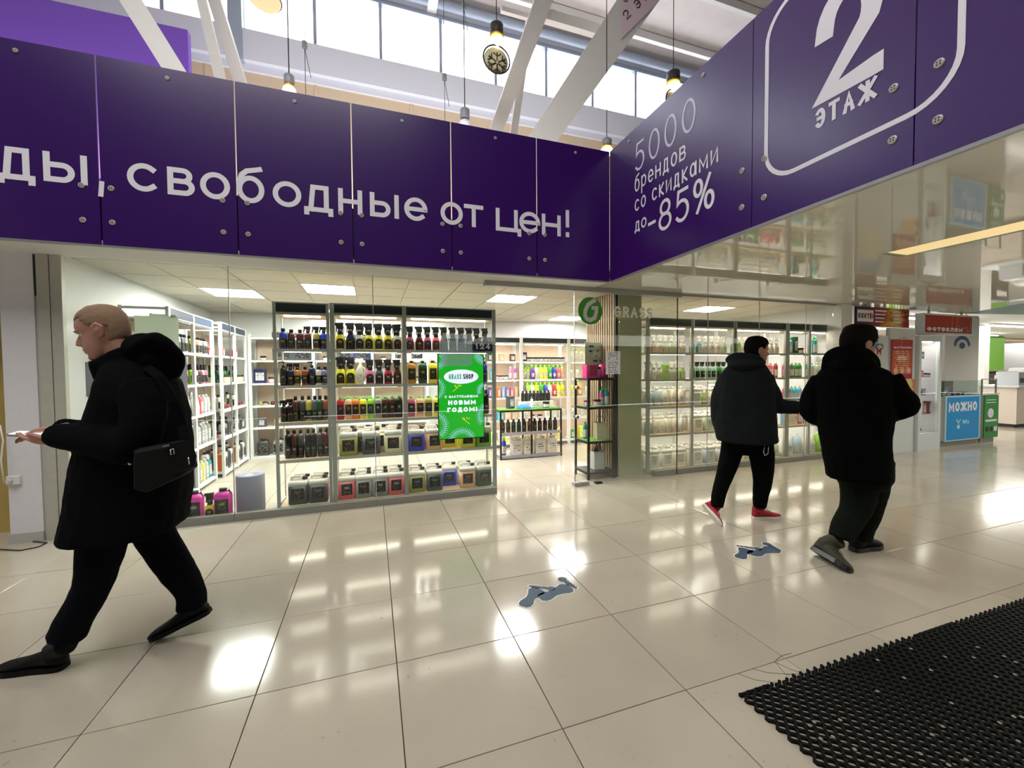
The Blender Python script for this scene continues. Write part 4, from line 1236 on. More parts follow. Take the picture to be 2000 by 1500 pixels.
fill(u2, B3, ZS5[2], [('can', 'rose'), ('can', 'peach'), ('can', 'olive'), ('can', 'lemon'), ('can', 'lime'), ('can', 'grey'), ('can', 'black'), ('tall', 'black'), ('tall', 'black'), ('tall', 'black')], 'third', n3, G3, .12, sc=.98, jitter=.002)
fill(u2, B3, ZS5[3], [('jerry', 'royal blue'), ('jerry', 'peach'), ('jerry', 'lemon', .95, .09), ('jerry', 'lemon'), ('jerry', 'lime')], 'fourth', n3, G3, .09, sc=.97, jitter=.002)
fill(u2, B3, ZS5[3], [('jerry', 'ivory'), ('jerry', 'peach'), None, ('jerry', 'lemon'), ('jerry', 'lime')], 'fourth', n3, G3, .28, sc=.92, note=', back row')
fill(u2, B3, ZS5[4], [('jerry', 'olive'), ('jerry', 'slate'), ('jerry', 'royal blue', .97, .15), ('jerry', 'peach'), ('jerry', 'dark green')], 'bottom', n3, G3, .10, sc=.98, jitter=.002)
fill(u2, B3, ZS5[4], [('jerry', 'orange'), ('jerry', 'white'), None, ('jerry', 'white'), ('jerry', 'pink', .9)], 'bottom', n3, G3, .28, sc=.95, note=', back row')

# -------- unit 3: right window shelving (five bays, green header)
RB = [(4.06, 4.75), (4.82, 5.51), (5.585, 6.555), (6.64, 7.06), (7.13, 7.56)]
u3 = shelving('shelving_unit', (0, FY + .02, 0), 0, RB, .38, ZS5, 2.125, 'header_green', 'white lit right window shelving with dark green header and white goods', post='post_grey')
G4 = 'goods in the right hand window shelving'
RBN = ['first right hand bay', 'second right hand bay', 'third right hand bay', 'fourth right hand bay', 'last right hand bay']
W = 'white'; I = 'ivory'
RIGHT = [
    [[('trigw', c) for c in (I, 'peach', I, 'pale green', 'pale green', 'pale green', I)], [('trigw', I), ('trigw', W), ('trigw', W), ('box', 'lime', (.5, .8, 1.2)), ('trigw', W), ('trigw', 'pale green'), ('trigw', 'lime')], [('jug', 'pale blue', 1.05), ('jug', 'pale blue', 1.05), ('jug', W, 1.08), ('jug', I, 1.08), ('jug', I, 1.08)], [('jug', c, .94) for c in ('pale blue', I, I, I, I, W)], [('jerryw', W), ('jerryw', W), ('jerryw', I)]],
    [[('trigw', 'teal'), ('trigw', 'teal'), ('trigw', 'clear'), ('trigw', 'clear'), ('trigw', W), ('trigw', 'pale green')], [('rtrig', 'green'), ('rtrig', 'mint'), ('rtrig', 'mint'), ('rtrig', 'mint'), ('rtrig', 'mint'), ('rtrig', 'green'), ('rtrig', 'mint')], [('jerryw', W), ('trigw', 'lime'), ('jerryw', I), ('trigw', 'pale green')], [('jerryw', I), ('jerryw', 'pale green'), ('jerryw', I)], [('jerryw', W), ('jerryw', 'pale blue'), ('jerryw', W)]],
    [[('trigw', 'green'), ('trigw', 'lime'), ('trigw', 'clear'), ('trigw', 'clear'), ('trigw', 'clear'), ('trigw', W), ('trigw', 'clear'), ('trigw', 'clear'), ('trigw', W)], [('rtrig', 'mint'), ('rtrig', 'mint'), ('rtrig', 'green'), ('rtrig', 'mint'), ('rtrig', 'green'), ('tallw', 'rose'), ('tallw', 'coral'), ('tallw', 'rose'), ('tallw', 'red')], [('can', 'pale green'), ('can', 'mint'), ('can', 'lime'), ('can', 'green'), ('can', 'mint'), ('can', 'dark green'), ('can', 'rose'), ('can', 'green')], [('jug', 'sky blue'), ('jug', 'pale blue'), ('jug', 'peach'), ('jug', 'pale green'), ('jug', 'sky blue'), ('jug', 'pale blue'), ('jug', 'pale blue')], [('jerryw', W), ('jerryw', 'pale green'), ('pack', 'lime'), ('pack', 'pale green')]],
    [[('slim', 'peach'), ('slim', 'sky blue', 1.2), ('box', 'dark green', (.6, .8, 1.6)), ('jar', 'orange', 1.2)], [('tallw', 'rose'), ('tallw', 'rose'), ('tallw', 'green'), ('tallw', 'green'), ('tallw', 'green')], [('tallw', 'rose'), ('tallw', 'rose'), ('tallw', 'cyan'), ('tallw', 'cyan'), ('tallw', 'sky blue')], [('canw', 'sky blue'), ('canw', 'cream'), ('canw', 'cream'), ('canw', 'coral')], [('pack', W, (.9, 1, 1.2)), ('pack', 'pale blue', (.9, 1, 1.2))]],
    [[None, ('slim', 'teal', 1.3), None], [('tallw', 'teal'), ('tallw', 'mint'), ('tallw', W), ('tallw', 'mint')], [('tallw', 'cyan'), ('tallw', 'mint'), ('tallw', W), ('tallw', 'green')], [('canw', 'violet'), ('canw', 'cream'), ('canw', 'coral'), ('canw', W)], [('pack', W, (.9, 1, 1.2)), ('pack', 'lime', (.9, 1, 1.15))]]]
for bi, rows in enumerate(RIGHT):
    for ri, items in enumerate(rows):
        fill(u3, RB[bi], ZS5[ri], items, ROWN[ri], RBN[bi], G4, .12)
        if ri in (2, 3, 4) and bi < 2:
            fill(u3, RB[bi], ZS5[ri], [('jerryw', W), ('jerryw', I), ('jerryw', W)], ROWN[ri], RBN[bi], G4, .28, note=', back row', sc=.95)
MB().box(6.65, .03, ZS5[0] + .0005, 7.05, .06, ZS5[0] + .012).build('grass_strip', 'grass', u3)
MB().box(7.14, .03, ZS5[0] + .0005, 7.55, .06, ZS5[0] + .012).build('grass_strip', 'grass', u3)

# -------- unit 4: wall shelving along the back right
ZB5 = [1.60, 1.26, .92, .50, .08]
BB = [(2.27, 3.12), (3.19, 4.10), (4.17, 5.0)]
u4 = shelving('shelving_unit', (0, 5.78, 0), 0, BB, .4, ZB5, 2.045, 'header', 'long white wall shelving at the back of the shop with bright detergents', back='backpanel', pw=.065, boards='post')
BN = ['left back wall bay', 'middle back wall bay', 'right back wall bay']
G5 = 'goods on the back wall shelving'
BACK = [
    [[('box', 'tan', 1.1), ('box', 'dark green', .9), ('box', 'tan', .8), ('box', 'brown', .8)], [('slimbox', 'coral'), ('slimbox', 'yellow'), ('slimbox', 'pale blue'), ('slimbox', 'cyan'), ('jar', 'white'), ('jar', 'rose'), ('jar', 'cyan'), ('tallw', 'pink'), ('tallw', 'hot pink')], [('slimbox', 'cyan'), ('slimbox', 'teal'), ('slimbox', 'cyan'), ('slimbox', 'purple'), ('slimbox', 'rose'), ('slimbox', 'orange'), ('slimbox', 'sky blue'), ('slimbox', 'violet'), ('slimbox', 'rose'), ('slimbox', 'peach')], [('slimbox', 'orange'), ('slimbox', 'cyan'), ('slimbox', 'pink'), ('box', 'cyan'), ('box', 'peach'), ('box', 'tan')], [('canw', 'cream'), ('canw', 'lemon'), ('canw', 'cream'), ('canw', 'white'), ('canw', 'lemon'), ('canw', 'peach')]],
    [[('box', 'black', 1.0)] + [('jar', 'black', 1.0)] * 9, [('slim', 'pink'), ('slim', 'lime'), ('gel', 'purple'), ('gel', 'pale green'), ('gel', 'lemon'), ('gel', 'lemon'), ('gel', 'green'), ('gel', 'blue'), ('gel', 'coral'), ('gel', 'peach')], [('gel', 'purple'), ('gel', 'lime'), ('gel', 'pale green'), ('gel', 'yellow'), ('gel', 'green'), ('gel', 'blue'), ('gel', 'white'), ('gel', 'red'), ('gel', 'lemon'), ('gel', 'yellow')], [('gel', 'ivory'), ('jar', 'white'), ('jar', 'black'), ('canw', 'white'), ('canw', 'pale green'), ('box', 'white')], [('box', 'yellow'), ('box', 'amber'), ('canw', 'amber'), ('canw', 'yellow')]],
    [[('slim', 'pale green', 1.1)] * 6 + [('slim', 'coral')], [('slim', 'white')] * 6, [('gel', 'yellow'), ('gel', 'amber'), ('slim', 'white'), ('slim', 'pale green'), ('slim', 'mint')], [('slim', 'white'), ('slim', 'pale blue'), ('slim', 'mint'), ('box', 'pale green')], [('box', 'green'), ('box', 'yellow', 1.3), ('box', 'amber'), ('box', 'yellow')]]]
for bi, rows in enumerate(BACK):
    for ri, items in enumerate(rows):
        fill(u4, BB[bi], ZB5[ri], items, ROWN[ri], BN[bi], G5, .12, far=True, sc=(.72, .9, 1.05) if bi == 1 and ri in (1, 2) else 1.0, jitter=.002)
for ri in (1, 2): fill(u4, BB[1], ZB5[ri], [('slim', 'lime', 1.25)] * 10, ROWN[ri], BN[1], G5, .27, far=True, note=', back row')

# -------- units 5, 6: white shelving along the left shop wall (front looks towards +X)
u5 = shelving('shelving_unit', (-1.46, 3.72, 0), PI / 2, [(.05, .62), (.68, 1.22)], .42, ZS5, 2.11, 'header_navy', 'white shelving along the left shop wall nearest the window', boards='post', back='backpanel', tubes=False)
u6 = shelving('shelving_unit', (-1.40, 5.06, 0), PI / 2, [(.05, .60), (.65, 1.15)], .42, ZS5, 2.11, 'header_navy', 'white shelving along the left shop wall nearest the back', boards='post', back='backpanel', tubes=False)
G6 = 'goods on the left wall shelving'
LROWS = [[('round', 'olive'), ('round', 'amber'), ('round', 'orange'), ('round', 'clear'), ('round', 'slate'), ('round', 'silver')], [('rtrig', 'lime'), ('rtrig', 'clear'), ('rtrig', 'maroon'), ('rtrig', 'grey'), ('rtrig', 'rose')], [('jugt', 'white'), ('jugt', 'white'), ('canw', 'coral'), ('canw', 'silver'), ('canw', 'silver')], [('canw', 'grey'), ('canw', 'silver'), ('canw', 'grey'), ('canw', 'silver'), ('canw', 'grey')], [('canw', 'grey'), ('canw', 'silver'), ('canw', 'yellow'), ('canw', 'silver'), ('canw', 'teal')]]
for k, (b_, nm) in enumerate((((.05, .62), 'near left wall bay'), ((.68, 1.22), 'second left wall bay'))):
    for ri, items in enumerate(LROWS): fill(u5, b_, ZS5[ri], items, ROWN[ri], nm, G6, .08, far=True, sc=1.0 if ri < 3 else (1, 1, 1.12)); fill(u5, b_, ZS5[ri], items[::-1], ROWN[ri], nm, G6, .24, far=True, sc=1.0 if ri < 3 else (1, 1, 1.12), note=', back row')
LR2 = [[None, ('box', 'red', .7), None], [('rtrig', 'dark green'), ('rtrig', 'green'), ('jar', 'yellow', 1.3), ('jar', 'yellow', 1.3)], [('round', 'clear'), ('tool', 'olive', .6), ('tool', 'maroon', .6), ('tool', 'red', .6)], [('jar', 'rose'), ('round', 'silver'), ('round', 'grey'), ('canb', 'dark grey'), ('box', 'black')], [('box', 'orange', (.7, .9, 1.4)), ('canb', 'clear', 1.2), ('canb', 'dark grey', 1.2), ('canb', 'white', 1.2)]]
for k, (b_, nm) in enumerate((((.05, .60), 'third left wall bay'), ((.65, 1.15), 'last left wall bay'))):
    for ri, items in enumerate(LR2): fill(u6, b_, ZS5[ri], items, ROWN[ri], nm, G6, .09, far=True); fill(u6, b_, ZS5[ri], items[::-1], ROWN[ri], nm, G6, .26, far=True, note=', back row')
# -------- unit 7: beige backed shelving in the back left corner
ZC7 = [ony(500, y, 6.32).z for y in (659, 704, 749, 793, 836, 893)]
u7 = shelving('shelving_unit', (0, 6.32, 0), 0, [(-1.36, -.46), (-.40, .5), (.56, 1.46)], .40, ZC7, 2.06, 'header_navy', 'beige backed shelving in the back left corner with tools', boards='post', back='backpanel', tubes=False)
for o in list(u7.children):
    if o.name.startswith(('header', 'top_board')): bpy.data.objects.remove(o)
G7 = 'tools on the back left corner shelving'
CR = [[None, ('case', 'black', (1.0, .8, .5)), ('case', 'black', (1.0, .8, .45))], [('jar', 'black'), ('case', 'dark grey', (1.0, .9, 1.0)), ('case', 'dark grey', (1.0, .9, 1.0))], [('box', 'navy', (1.5, 1, 1.4)), ('jar', 'coral', 1.3), ('jar', 'black', 1.4), ('tool', 'grey', 1.1), ('tool', 'dark grey')], [('tool', 'olive', .72), ('tool', 'maroon', .72), ('tool', 'red', .74), ('tool', 'red', .7), ('tool', 'grey', .72)], [('box', 'slate', .9), ('box', 'tan', .8), ('box', 'hot pink', (1.5, 1, .5)), ('box', 'rust', .6)], [('canb', 'dark grey', (1.9, 1.5, 1.2)), ('canb', 'grey', (1.9, 1.5, 1.2)), ('canb', 'grey', (1.9, 1.5, 1.2)), ('canb', 'silver', (1.9, 1.5, 1.2))]]
for bi, (b_, nm) in enumerate((((-1.36, -.46), 'corner bay'), ((-.40, .5), 'second corner bay'), ((.56, 1.46), 'third corner bay'))):
    for ri, items in enumerate(CR):
        if bi == 2 and ri in (0, 3): continue
        its = items if bi == 0 else [(k[0], random.choice(['black', 'dark grey', 'white', 'silver', 'navy'])) + tuple(k[2:]) if k else None for k in items]
        fill(u7, b_, ZC7[ri], its, ROWN6[ri], nm, G7, .15, far=True)

# -------- goods on the floor behind the left pane
GF = 'goods on the floor behind the left window'
def floorput(kind, color, px_, py_, Y, label, sc=1.0, rz=0.0, accent=None):
    p = ony(px_, py_, Y); p.z = 0.0008
    return put(kind, color, p, rz, label, GF, False, sc, accent)
floorput('canb', 'hot pink', 382, 1010, 3.24, 'hot pink canister with lime topped black cap on floor behind left window', (1.55, 1.3, 1.25))
floorput('canb', 'hot pink', 437, 1005, 3.26, 'hot pink canister with plain black cap beside the grey paper roll', (1.6, 1.3, 1.25))
floorput('trig', 'yellow', 411, 1005, 3.26, 'yellow spray bottle between two hot pink canisters on the floor', .95)
floorput('trig', 'yellow', 352, 1010, 3.26, 'yellow spray bottle left of the hot pink canisters by walking man', .95)
p = ony(491, 1000, 3.40)
e = empty('paper_roll', (p.x, 3.40, 0.0005), 0, 'large grey paper towel roll on floor behind the left window', 'roll')
MB().lathe([(.125, .002), (.128, .006), (.128, .375), (.125, .38), (.036, .38), (.034, .30), (.001, .30)], n=40).build('paper', mat('grey_blue_paper', '8b8ba0', 0.8, noise=0.1, nscale=60, bump=0.2), e)
MB().lathe([(.036, .379), (.036, .383), (.030, .383), (.030, .33)], n=20).build('core', 'tan', e)
MB().box(-.03, -.09, .3805, .02, -.04, .382).build('sticker', 'label_white', e)

# -------- green lit screen, number plate, thin plate imitating a reflection (hang behind the glass)
YS = 3.155
a, c = ony(856, 692, YS), ony(945, 855, YS)
sx0, sx1, sz0, sz1 = a.x, c.x, ony(858, 858, YS).z, a.z
sc_ = empty('display_screen', ((sx0 + sx1) / 2, YS + .02, sz0), 0, 'upright green lit screen with New Year greeting hanging in the shop window', 'screen')
bpy.context.view_layer.update()
G_ = lambda o: ground(o, sc_)
G_(MB().bbox(sx0 - .008, YS, sz0 - .008, sx1 + .008, YS + .03, sz1 + .008, .003).build('casing', 'black'))
E_ = {'g': emis('screen_green', '00a814', 0.95), 'w': emis('screen_white', 'f0f4ff', 0.95), 'b': emis('screen_pale_blue', 'a9d2f0', 0.85), 'y': emis('screen_yellow', 'c9d83a', 0.9), 'd': emis('screen_dark', '24243a', 0.5), 't': emis('screen_teal', '4aa898', 0.8), 'o': emis('screen_orange', 'd86a2a', .8)}
G_(MB().box(sx0, YS - .001, sz0, sx1, YS - .0001, sz1).build('picture', E_['g']))
PSC = plane((sx0, YS, sz0), *FRONT, eps=.0016); SW, SH = sx1 - sx0, sz1 - sz0
PSC2 = plane((sx0, YS, sz0), *FRONT, eps=.0024)
def arcs(cx, cy, r0, r1, a0, a1, n):
    """fern like arc of little leaves"""
    mb = MB()
    for k in range(n):
        t = math.radians(a0 + (a1 - a0) * k / (n - 1)); rm = (r0 + r1) / 2
        for s_, rr in ((1, r1), (-1, r0)):
            u0, v0 = cx + rm * math.cos(t), cy + rm * math.sin(t)
            t2 = t + .10; u1, v1 = cx + rr * math.cos(t2), cy + rr * math.sin(t2)
            vs, fs = ribbon([(u0, v0), (u1, v1)], .005)
            mb.add([PSC(min(SW, max(0, p[0])), min(SH, max(0, p[1]))) for p in vs], fs)
    st = [(min(SW, max(0, cx + (r0 + r1) / 2 * math.cos(math.radians(a0 + (a1 - a0) * k / 20)))), min(SH, max(0, cy + (r0 + r1) / 2 * math.sin(math.radians(a0 + (a1 - a0) * k / 20))))) for k in range(21)]
    vs, fs = ribbon(st, .006); mb.add([PSC(*p) for p in vs], fs)
    return G_(mb.build('fern_picture', E_['b']))
arcs(SW * .5, -.05, .10, .17, 20, 165, 18)
arcs(-.06, SH * .16, .10, .17, 70, -55, 14)
arcs(SW + .08, SH * .26, .10, .17, 120, 215, 12)
arcs(SW + .02, SH * .56, .05, .10, 85, 200, 12)
arcs(-.05, SH * .60, .07, .13, 80, -80, 13)
arcs(SW + .02, SH * 1.02, .06, .14, 180, 265, 11)
arcs(-.02, SH * .94, .05, .12, 50, -80, 12)
ov = MB(); cx, cy = SW * .5, SH * .735
ov.add([PSC2(cx + SW * .385 * math.cos(2 * PI * i / 40), cy + .085 * .95 * math.sin(2 * PI * i / 40)) for i in range(40)], [tuple(range(40))]); G_(ov.build('oval', E_['w']))
PSC3 = plane((sx0, YS, sz0), *FRONT, eps=.0034)
t_ = MB(); word_into(t_, 'GRASS', SW * .22, cy - .028, SW * .50, cy + .03, .011, PSC3, .2); G_(t_.build('lettering', E_['t']))
t_ = MB(); word_into(t_, 'SHOP', SW * .54, cy - .028, SW * .77, cy + .03, .011, PSC3, .2); G_(t_.build('lettering', E_['d']))
t_ = MB(); word_into(t_, 'С НАСТУПАЮЩИМ', SW * .13, SH * .483, SW * .87, SH * .513, .008, PSC3, .25)
word_into(t_, 'НОВЫМ', SW * .2, SH * .40, SW * .82, SH * .455, .017, PSC3, .22)
word_into(t_, 'ГОДОМ!', SW * .18, SH * .315, SW * .85, SH * .37, .017, PSC3, .22); tag(G_(t_.build('lettering', E_['w'])), kind='stuff')
for cx, cy, fl in ((.40, .60, 1), (.58, .205, -1)):
    t_ = MB()
    for pts in ([(-.05 * fl, -.04), (.04 * fl, .035)], [(-.03, .03), (0, .0)], [(.02, .015), (.015, .045)], [(-.005, .01), (-.02, .04)], [(.03, .02), (.055, .03)]):
        vs, fs = ribbon([(SW * cx + u, SH * cy + v) for u, v in pts], .008); t_.add([PSC3(*p) for p in vs], fs)
    G_(t_.build('sprig_picture', E_['y']))
a, c = ony(925, 667, 3.15), ony(962, 686, 3.15)
np_ = empty('number_plate', ((a.x + c.x) / 2, 3.15, c.z), 0, 'small dark blue plate with number 124 above the green screen', 'sign')
bpy.context.view_layer.update()
ground(MB().bbox(a.x, 3.15, c.z, c.x, 3.156, a.z, .001).build('plate', mat('plate_navy', '15193c', 0.4)), np_)
PN = plane((0, 3.15, 0), *FRONT, eps=.001); t_ = MB()
word_into(t_, '124', a.x + .02, c.z + .022, c.x - .03, a.z - .018, .016, PN, .3); ground(t_.build('lettering', 'letter'), np_)
ap = empty('acrylic_plate', (0, 0, 0), 0, 'pale translucent plate imitating a reflection over the top of the green screen', 'sign')
a, c = ony(861, 652, 3.143), ony(923, 715, 3.143)
w_, h_ = c.x - a.x, a.z - c.z
pts = [(x, z) for x, z, _ in [(p[0], p[1], 0) for p in rrect(w_, h_, .05, 0, 5, (a.x + c.x) / 2, (a.z + c.z) / 2)]]
m = bpy.data.materials.new('translucent_plate'); m.use_nodes = True; nt = m.node_tree; b = nt.nodes['Principled BSDF']
b.inputs['Base Color'].default_value = lin('d4deee'); b.inputs['Alpha'].default_value = .42; b.inputs['Roughness'].default_value = .3
M['acrylic'] = m
MB().loft([[(x, 3.141, z) for x, z in pts], [(x, 3.146, z) for x, z in pts]]).build('plate', 'acrylic', ap)
t_ = MB(); PA = plane((0, 3.141, 0), *FRONT, eps=.001); word_into(t_, 'СФОЗИТ', a.x + .05, a.z - .075, a.x + w_ * .5, a.z - .05, .006, PA, .3); t_.build('lettering', 'header_navy', ap); t_ = MB(); word_into(t_, 'ШИНТ'.replace('Ш', 'Щ'), a.x + w_ * .55, a.z - .075, a.x + w_ * .86, a.z - .05, .006, PA, .3)
t_.build('lettering', 'header_navy', ap)

# -------- free standing display table with artificial grass
tx0, tx1, ty0, ty1 = 2.42, 3.50, 4.78, 5.22
tb_ = empty('display_table', ((tx0 + tx1) / 2, ty0, 0), 0, 'black framed two tier display table with artificial grass top', 'table')
bpy.context.view_layer.update()
Gt = lambda o: ground(o, tb_)
for x in (tx0, (tx0 + tx1) / 2 - .012, tx1 - .025):
    for y in (ty0, ty1 - .025): Gt(MB().box(x, y, 0.0, x + .025, y + .025, .76).build('leg', 'blackmetal'))
for z, nm in ((.05, 'lower_shelf'), (.42, 'middle_shelf')):
    Gt(MB().box(tx0 + .026, ty0 + .002, z - .02, tx1 - .026, ty1, z).build(nm, 'board_edge'))
    Gt(MB().box(tx0 + .026, ty0 - .006, z - .035, tx1 - .026, ty0 + .001, z + .012).build('price_rail', mat('price_rail_grey', '8d8c98', 0.5)))
Gt(MB().box(tx0, ty0, .762, tx1, ty1, .785).build('top_frame', 'blackmetal'))
Gt(MB().box(tx0 + .005, ty0 + .003, .7855, tx1 - .005, ty1 - .003, .80).build('grass_top', 'grass'))
GT = 'goods on the display table'
def tput(kind, color, x, y, z, label, sc=1.0, rz=0.0): return put(kind, color, (x, y, z), rz + random.uniform(-.05, .05), label, GT, True, sc)
for i, (k, c) in enumerate([('slim', 'blue'), ('jerryw', 'white'), ('jerryw', 'ivory'), ('jerryw', 'white'), ('jerryw', 'ivory')]):
    tput(k, c, tx0 + .1 + i * .21, ty0 + .13, .0505, '%s %s, %s from left, lower shelf of the display table' % (c, KINDS[k][0], ORD[i]), (1.3, 1.3, 1.3) if k == 'slim' else .98)
for i, c in enumerate(['brown', 'dark green', 'dark green', 'dark green', 'black', 'rust', 'black', 'black', 'black', 'dark grey', 'navy']):
    tput('round', c, tx0 + .08 + i * .093, ty0 + .12, .4205, '%s round bottle, %s from left, middle shelf of display table' % (c, ORD[i]), 1.0)
for i, c in enumerate(['black', 'black', 'navy', 'black', 'navy', 'black', 'black', 'black']):
    tput('round', c, tx0 + .52 + i * .068, ty0 + .36, .9, 'dark round bottle, %s from left in row raised over the table' % ORD[i], .85)
e = empty('riser_box', (tx0 + .76, ty0 + .36, .8005), 0, 'white riser box on the display table under dark bottles', 'box')
MB().bbox(-.30, -.05, 0, .30, .06, .099, .003).build('body', 'white', e); MB().box(-.28, -.053, .02, .28, -.05, .08).build('front_label', 'label_white', e)
tput('box', 'dark grey', tx0 + .24, ty0 + .2, .8005, 'dark grey upright carton at the left on the grass table top', (1, 1, 1.2), .5)
tput('jar', 'black', tx0 + .86, ty0 + .15, .8005, 'black jar at the right on the grass table top', 1.3)
tput('slim', 'white', tx0 + .60, ty0 + .15, .8005, 'white slim bottle standing in the middle of grass table top', .85)
e = empty('blue_cloth', (tx0 + .45, ty0 + .14, .801), 0, 'crumpled blue microfibre cloth on the grass table top', 'cloth')
cl = MB(); n = 9; cl.loft([[(.12 * (1 - .55 * (k / 4.0) ** 2) * math.cos(2 * PI * i / 18) * (1 + .14 * math.sin(3 * i + k)), .09 * (1 - .6 * (k / 4.0) ** 2) * math.sin(2 * PI * i / 18) * (1 + .14 * math.cos(2 * i)), .016 * k + (.008 * math.sin(2 * i) if k else 0)) for i in range(18)] for k in range(5)], smooth=True)
cl.build('fabric', mat('blue_microfibre', '3f86d8', 0.9, bump=.3, nscale=60), e)
cl2 = MB(); cl2.loft([rrect(.10, .06, .02, 0), rrect(.11, .06, .02, .008), rrect(.08, .05, .02, .012)]); o2 = cl2.build('folded_corner', M['blue_microfibre'] if 'blue_microfibre' in M else bpy.data.materials['blue_microfibre'], e); o2.location = (.13, -.02, 0)

# -------- column beside the door with wooden slats on its left face
col = empty('clad_column', (3.75, 3.6, 0), 0, 'olive shop column right of the door with vertical wooden slats', 'column')
bpy.context.view_layer.update()
Gc = lambda o: ground(o, col)
Gc(MB().box(3.585, 3.27, 0, 3.96, 4.05, ZS - .005).build('shaft', 'olive'))
Gc(MB().box(3.575, 3.262, 0, 3.583, 4.05, ZS - .006).build('felt_backing', 'slatback'))
for k in range(13):
    y = 3.30 + k * .058
    Gc(MB().box(3.548, y, 0.005, 3.574, y + .030, ZS - .01).build('slat', 'slat'))
Gc(MB().box(3.545, 3.255, 0, 3.583, 3.275, ZS - .006).build('corner_trim', 'blackmetal'))

# -------- black metal display stand beside the door
st = empty('display_stand', (3.3, 3.4, 0), 0, 'black metal four tier display stand behind the glass door', 'stand')
bpy.context.view_layer.update()
Gs = lambda o: ground(o, st)
x0, x1, y0, y1 = 3.12, 3.52, 3.225, 3.60
SZ = [1.32, .945, .50, .10]
for x in (x0, x1 - .025):
    for y in (y0, y1 - .025): Gs(MB().box(x, y, 0.0, x + .025, y + .025, 1.32).build('leg', 'blackmetal'))
for i, z in enumerate(SZ):
    f_ = MB(); f_.box(x0 + .026, y0, z - .03, x1 - .026, y0 + .02, z); f_.box(x0 + .026, y1 - .02, z - .03, x1 - .026, y1, z); f_.box(x0, y0 + .026, z - .03, x0 + .02, y1 - .026, z); f_.box(x1 - .02, y0 + .026, z - .03, x1, y1 - .026, z)
    Gs(f_.build('shelf_frame', 'blackmetal'))
    Gs(MB().box(x0 + .021, y0 + .021, z - .012, x1 - .021, y1 - .021, z).build('shelf_plate', 'blackmetal' if i in (0, 3) else 'grass'))
GS = 'goods on the black display stand'
def sput(kind, color, x, y, z, label, sc=1.0, rz=0.0): return put(kind, color, (x, y, z + .0008), rz, label, GS, False, sc)
def giftbag(name, loc, w, d, h, mt, label, handles='wire', rz=0.0, tissue=None):
    e = empty(name, loc, rz, label, 'bag')
    b_ = MB(); r0, r1 = rrect(w, d, .004, 0, 2), rrect(w * 1.02, d * .9, .004, h, 2)
    b_.loft([r0, r1], True, False); b_.build('body', mt, e)
    for s_ in (-1, 1): MB().tube([(-w * .22, s_ * d * .44, h - .01), (-w * .2, s_ * d * .4, h + .06), (0, s_ * d * .38, h + .085), (w * .2, s_ * d * .4, h + .06), (w * .22, s_ * d * .44, h - .01)], .004, 5).build('handle', handles, e)
    if tissue:
        t = MB()
        for k in range(9):
            a = random.uniform(-.4, .4) * w; t.tube([(a, 0, h * .8), (a + random.uniform(-.03, .03), random.uniform(-.02, .02), h + random.uniform(.04, .1))], [.008, .003], 5)
        t.build('filling', tissue, e)
    return e
M['kraft'] = mat('kraft_paper', 'c9bfa0', 0.8); M['bagwhite'] = mat('white_bag_paper', 'cdd2cf', 0.7)
giftbag('paper_bag', (3.40, 3.40, .501), .16, .12, .22, 'kraft', 'beige paper gift bag on third tier of black display stand')
giftbag('paper_bag', (3.36, 3.40, .101), .16, .12, .24, 'bagwhite', 'white paper bag with dark stuffing on lowest tier of stand', tissue='black')
sput('jar', 'hot pink', 3.22, 3.42, .945, 'hot pink jar at left on second tier of black stand', .95)
sput('jar', 'rose', 3.33, 3.36, .945, 'rose jar in the middle on second tier of black stand', 1.1)
sput('slim', 'hot pink', 3.40, 3.36, .945, 'slim pink bottle beside teal bottles on black stand', .95)
sput('slim', 'teal', 3.455, 3.33, .945, 'front teal bottle on second tier of black stand', 1.1)
sput('slim', 'cyan', 3.46, 3.44, .945, 'rear cyan bottle on second tier of black stand', 1.15)
sput('slim', 'teal', 3.22, 3.48, .50, 'teal bottle standing alone on third tier of stand', 1.05)
M['gift_pink'] = mat('pink_gift_film', 'd8387e', 0.25); M['gift_dark'] = mat('crimson_gift_card', '8c1038', 0.5)
e = empty('gift_box', (3.24, 3.37, 1.3205), 0, 'larger pink cosmetic gift box on top of black stand', 'box')
MB().bbox(-.09, -.06, 0, .09, .06, .17, .004).build('body', 'gift_pink', e); MB().box(-.045, -.062, .03, .07, -.0605, .165).build('window', 'gift_dark', e)
e = empty('gift_box', (3.42, 3.36, 1.3205), .2, 'glossy pink wrapped gift box right of larger one on stand', 'box')
MB().loft([rrect(.12, .1, .02, 0), rrect(.13, .1, .03, .08), rrect(.11, .08, .03, .165), rrect(.08, .03, .01, .18)], smooth=True).build('wrap', 'gift_pink', e); MB().box(-.03, -.0515, .03, .03, -.0505, .13).build('card', 'gift_dark', e)
e = empty('gift_jar', (3.335, 3.31, 1.3205), 0, 'small violet jar with dark lid between the pink gifts', 'jar')
MB().lathe([(.028, 0), (.03, .004), (.03, .10), (.018, .115)], n=14).build('body', mat('violet_jar', '9a3a86', 0.3), e); MB().lathe([(.02, .114), (.02, .14), (.015, .145)], n=12).build('lid', 'black', e)
a, c = ony(1166, 669, 3.30), ony(1197, 722, 3.30)
e = empty('green_notice', (0, 0, 0), 0, 'pale green printed notice board standing behind the pink gifts', 'sign')
MB().box(a.x, 3.62, ony(1166, 735, 3.62).z, ony(1199, 669, 3.62).x, 3.626, ony(1166, 669, 3.62).z).build('sheet', labelmat('green_notice_print', 'a8cbb0', '2f4a38', .5, 7), e)
MB().box(ony(1166, 669, 3.62).x, 3.628, 1.30, ony(1166, 669, 3.62).x + .02, 3.64, 1.40).build('stand', 'blackmetal', e)
a, c = ony(1183, 686, 3.066), ony(1211, 731, 3.066)
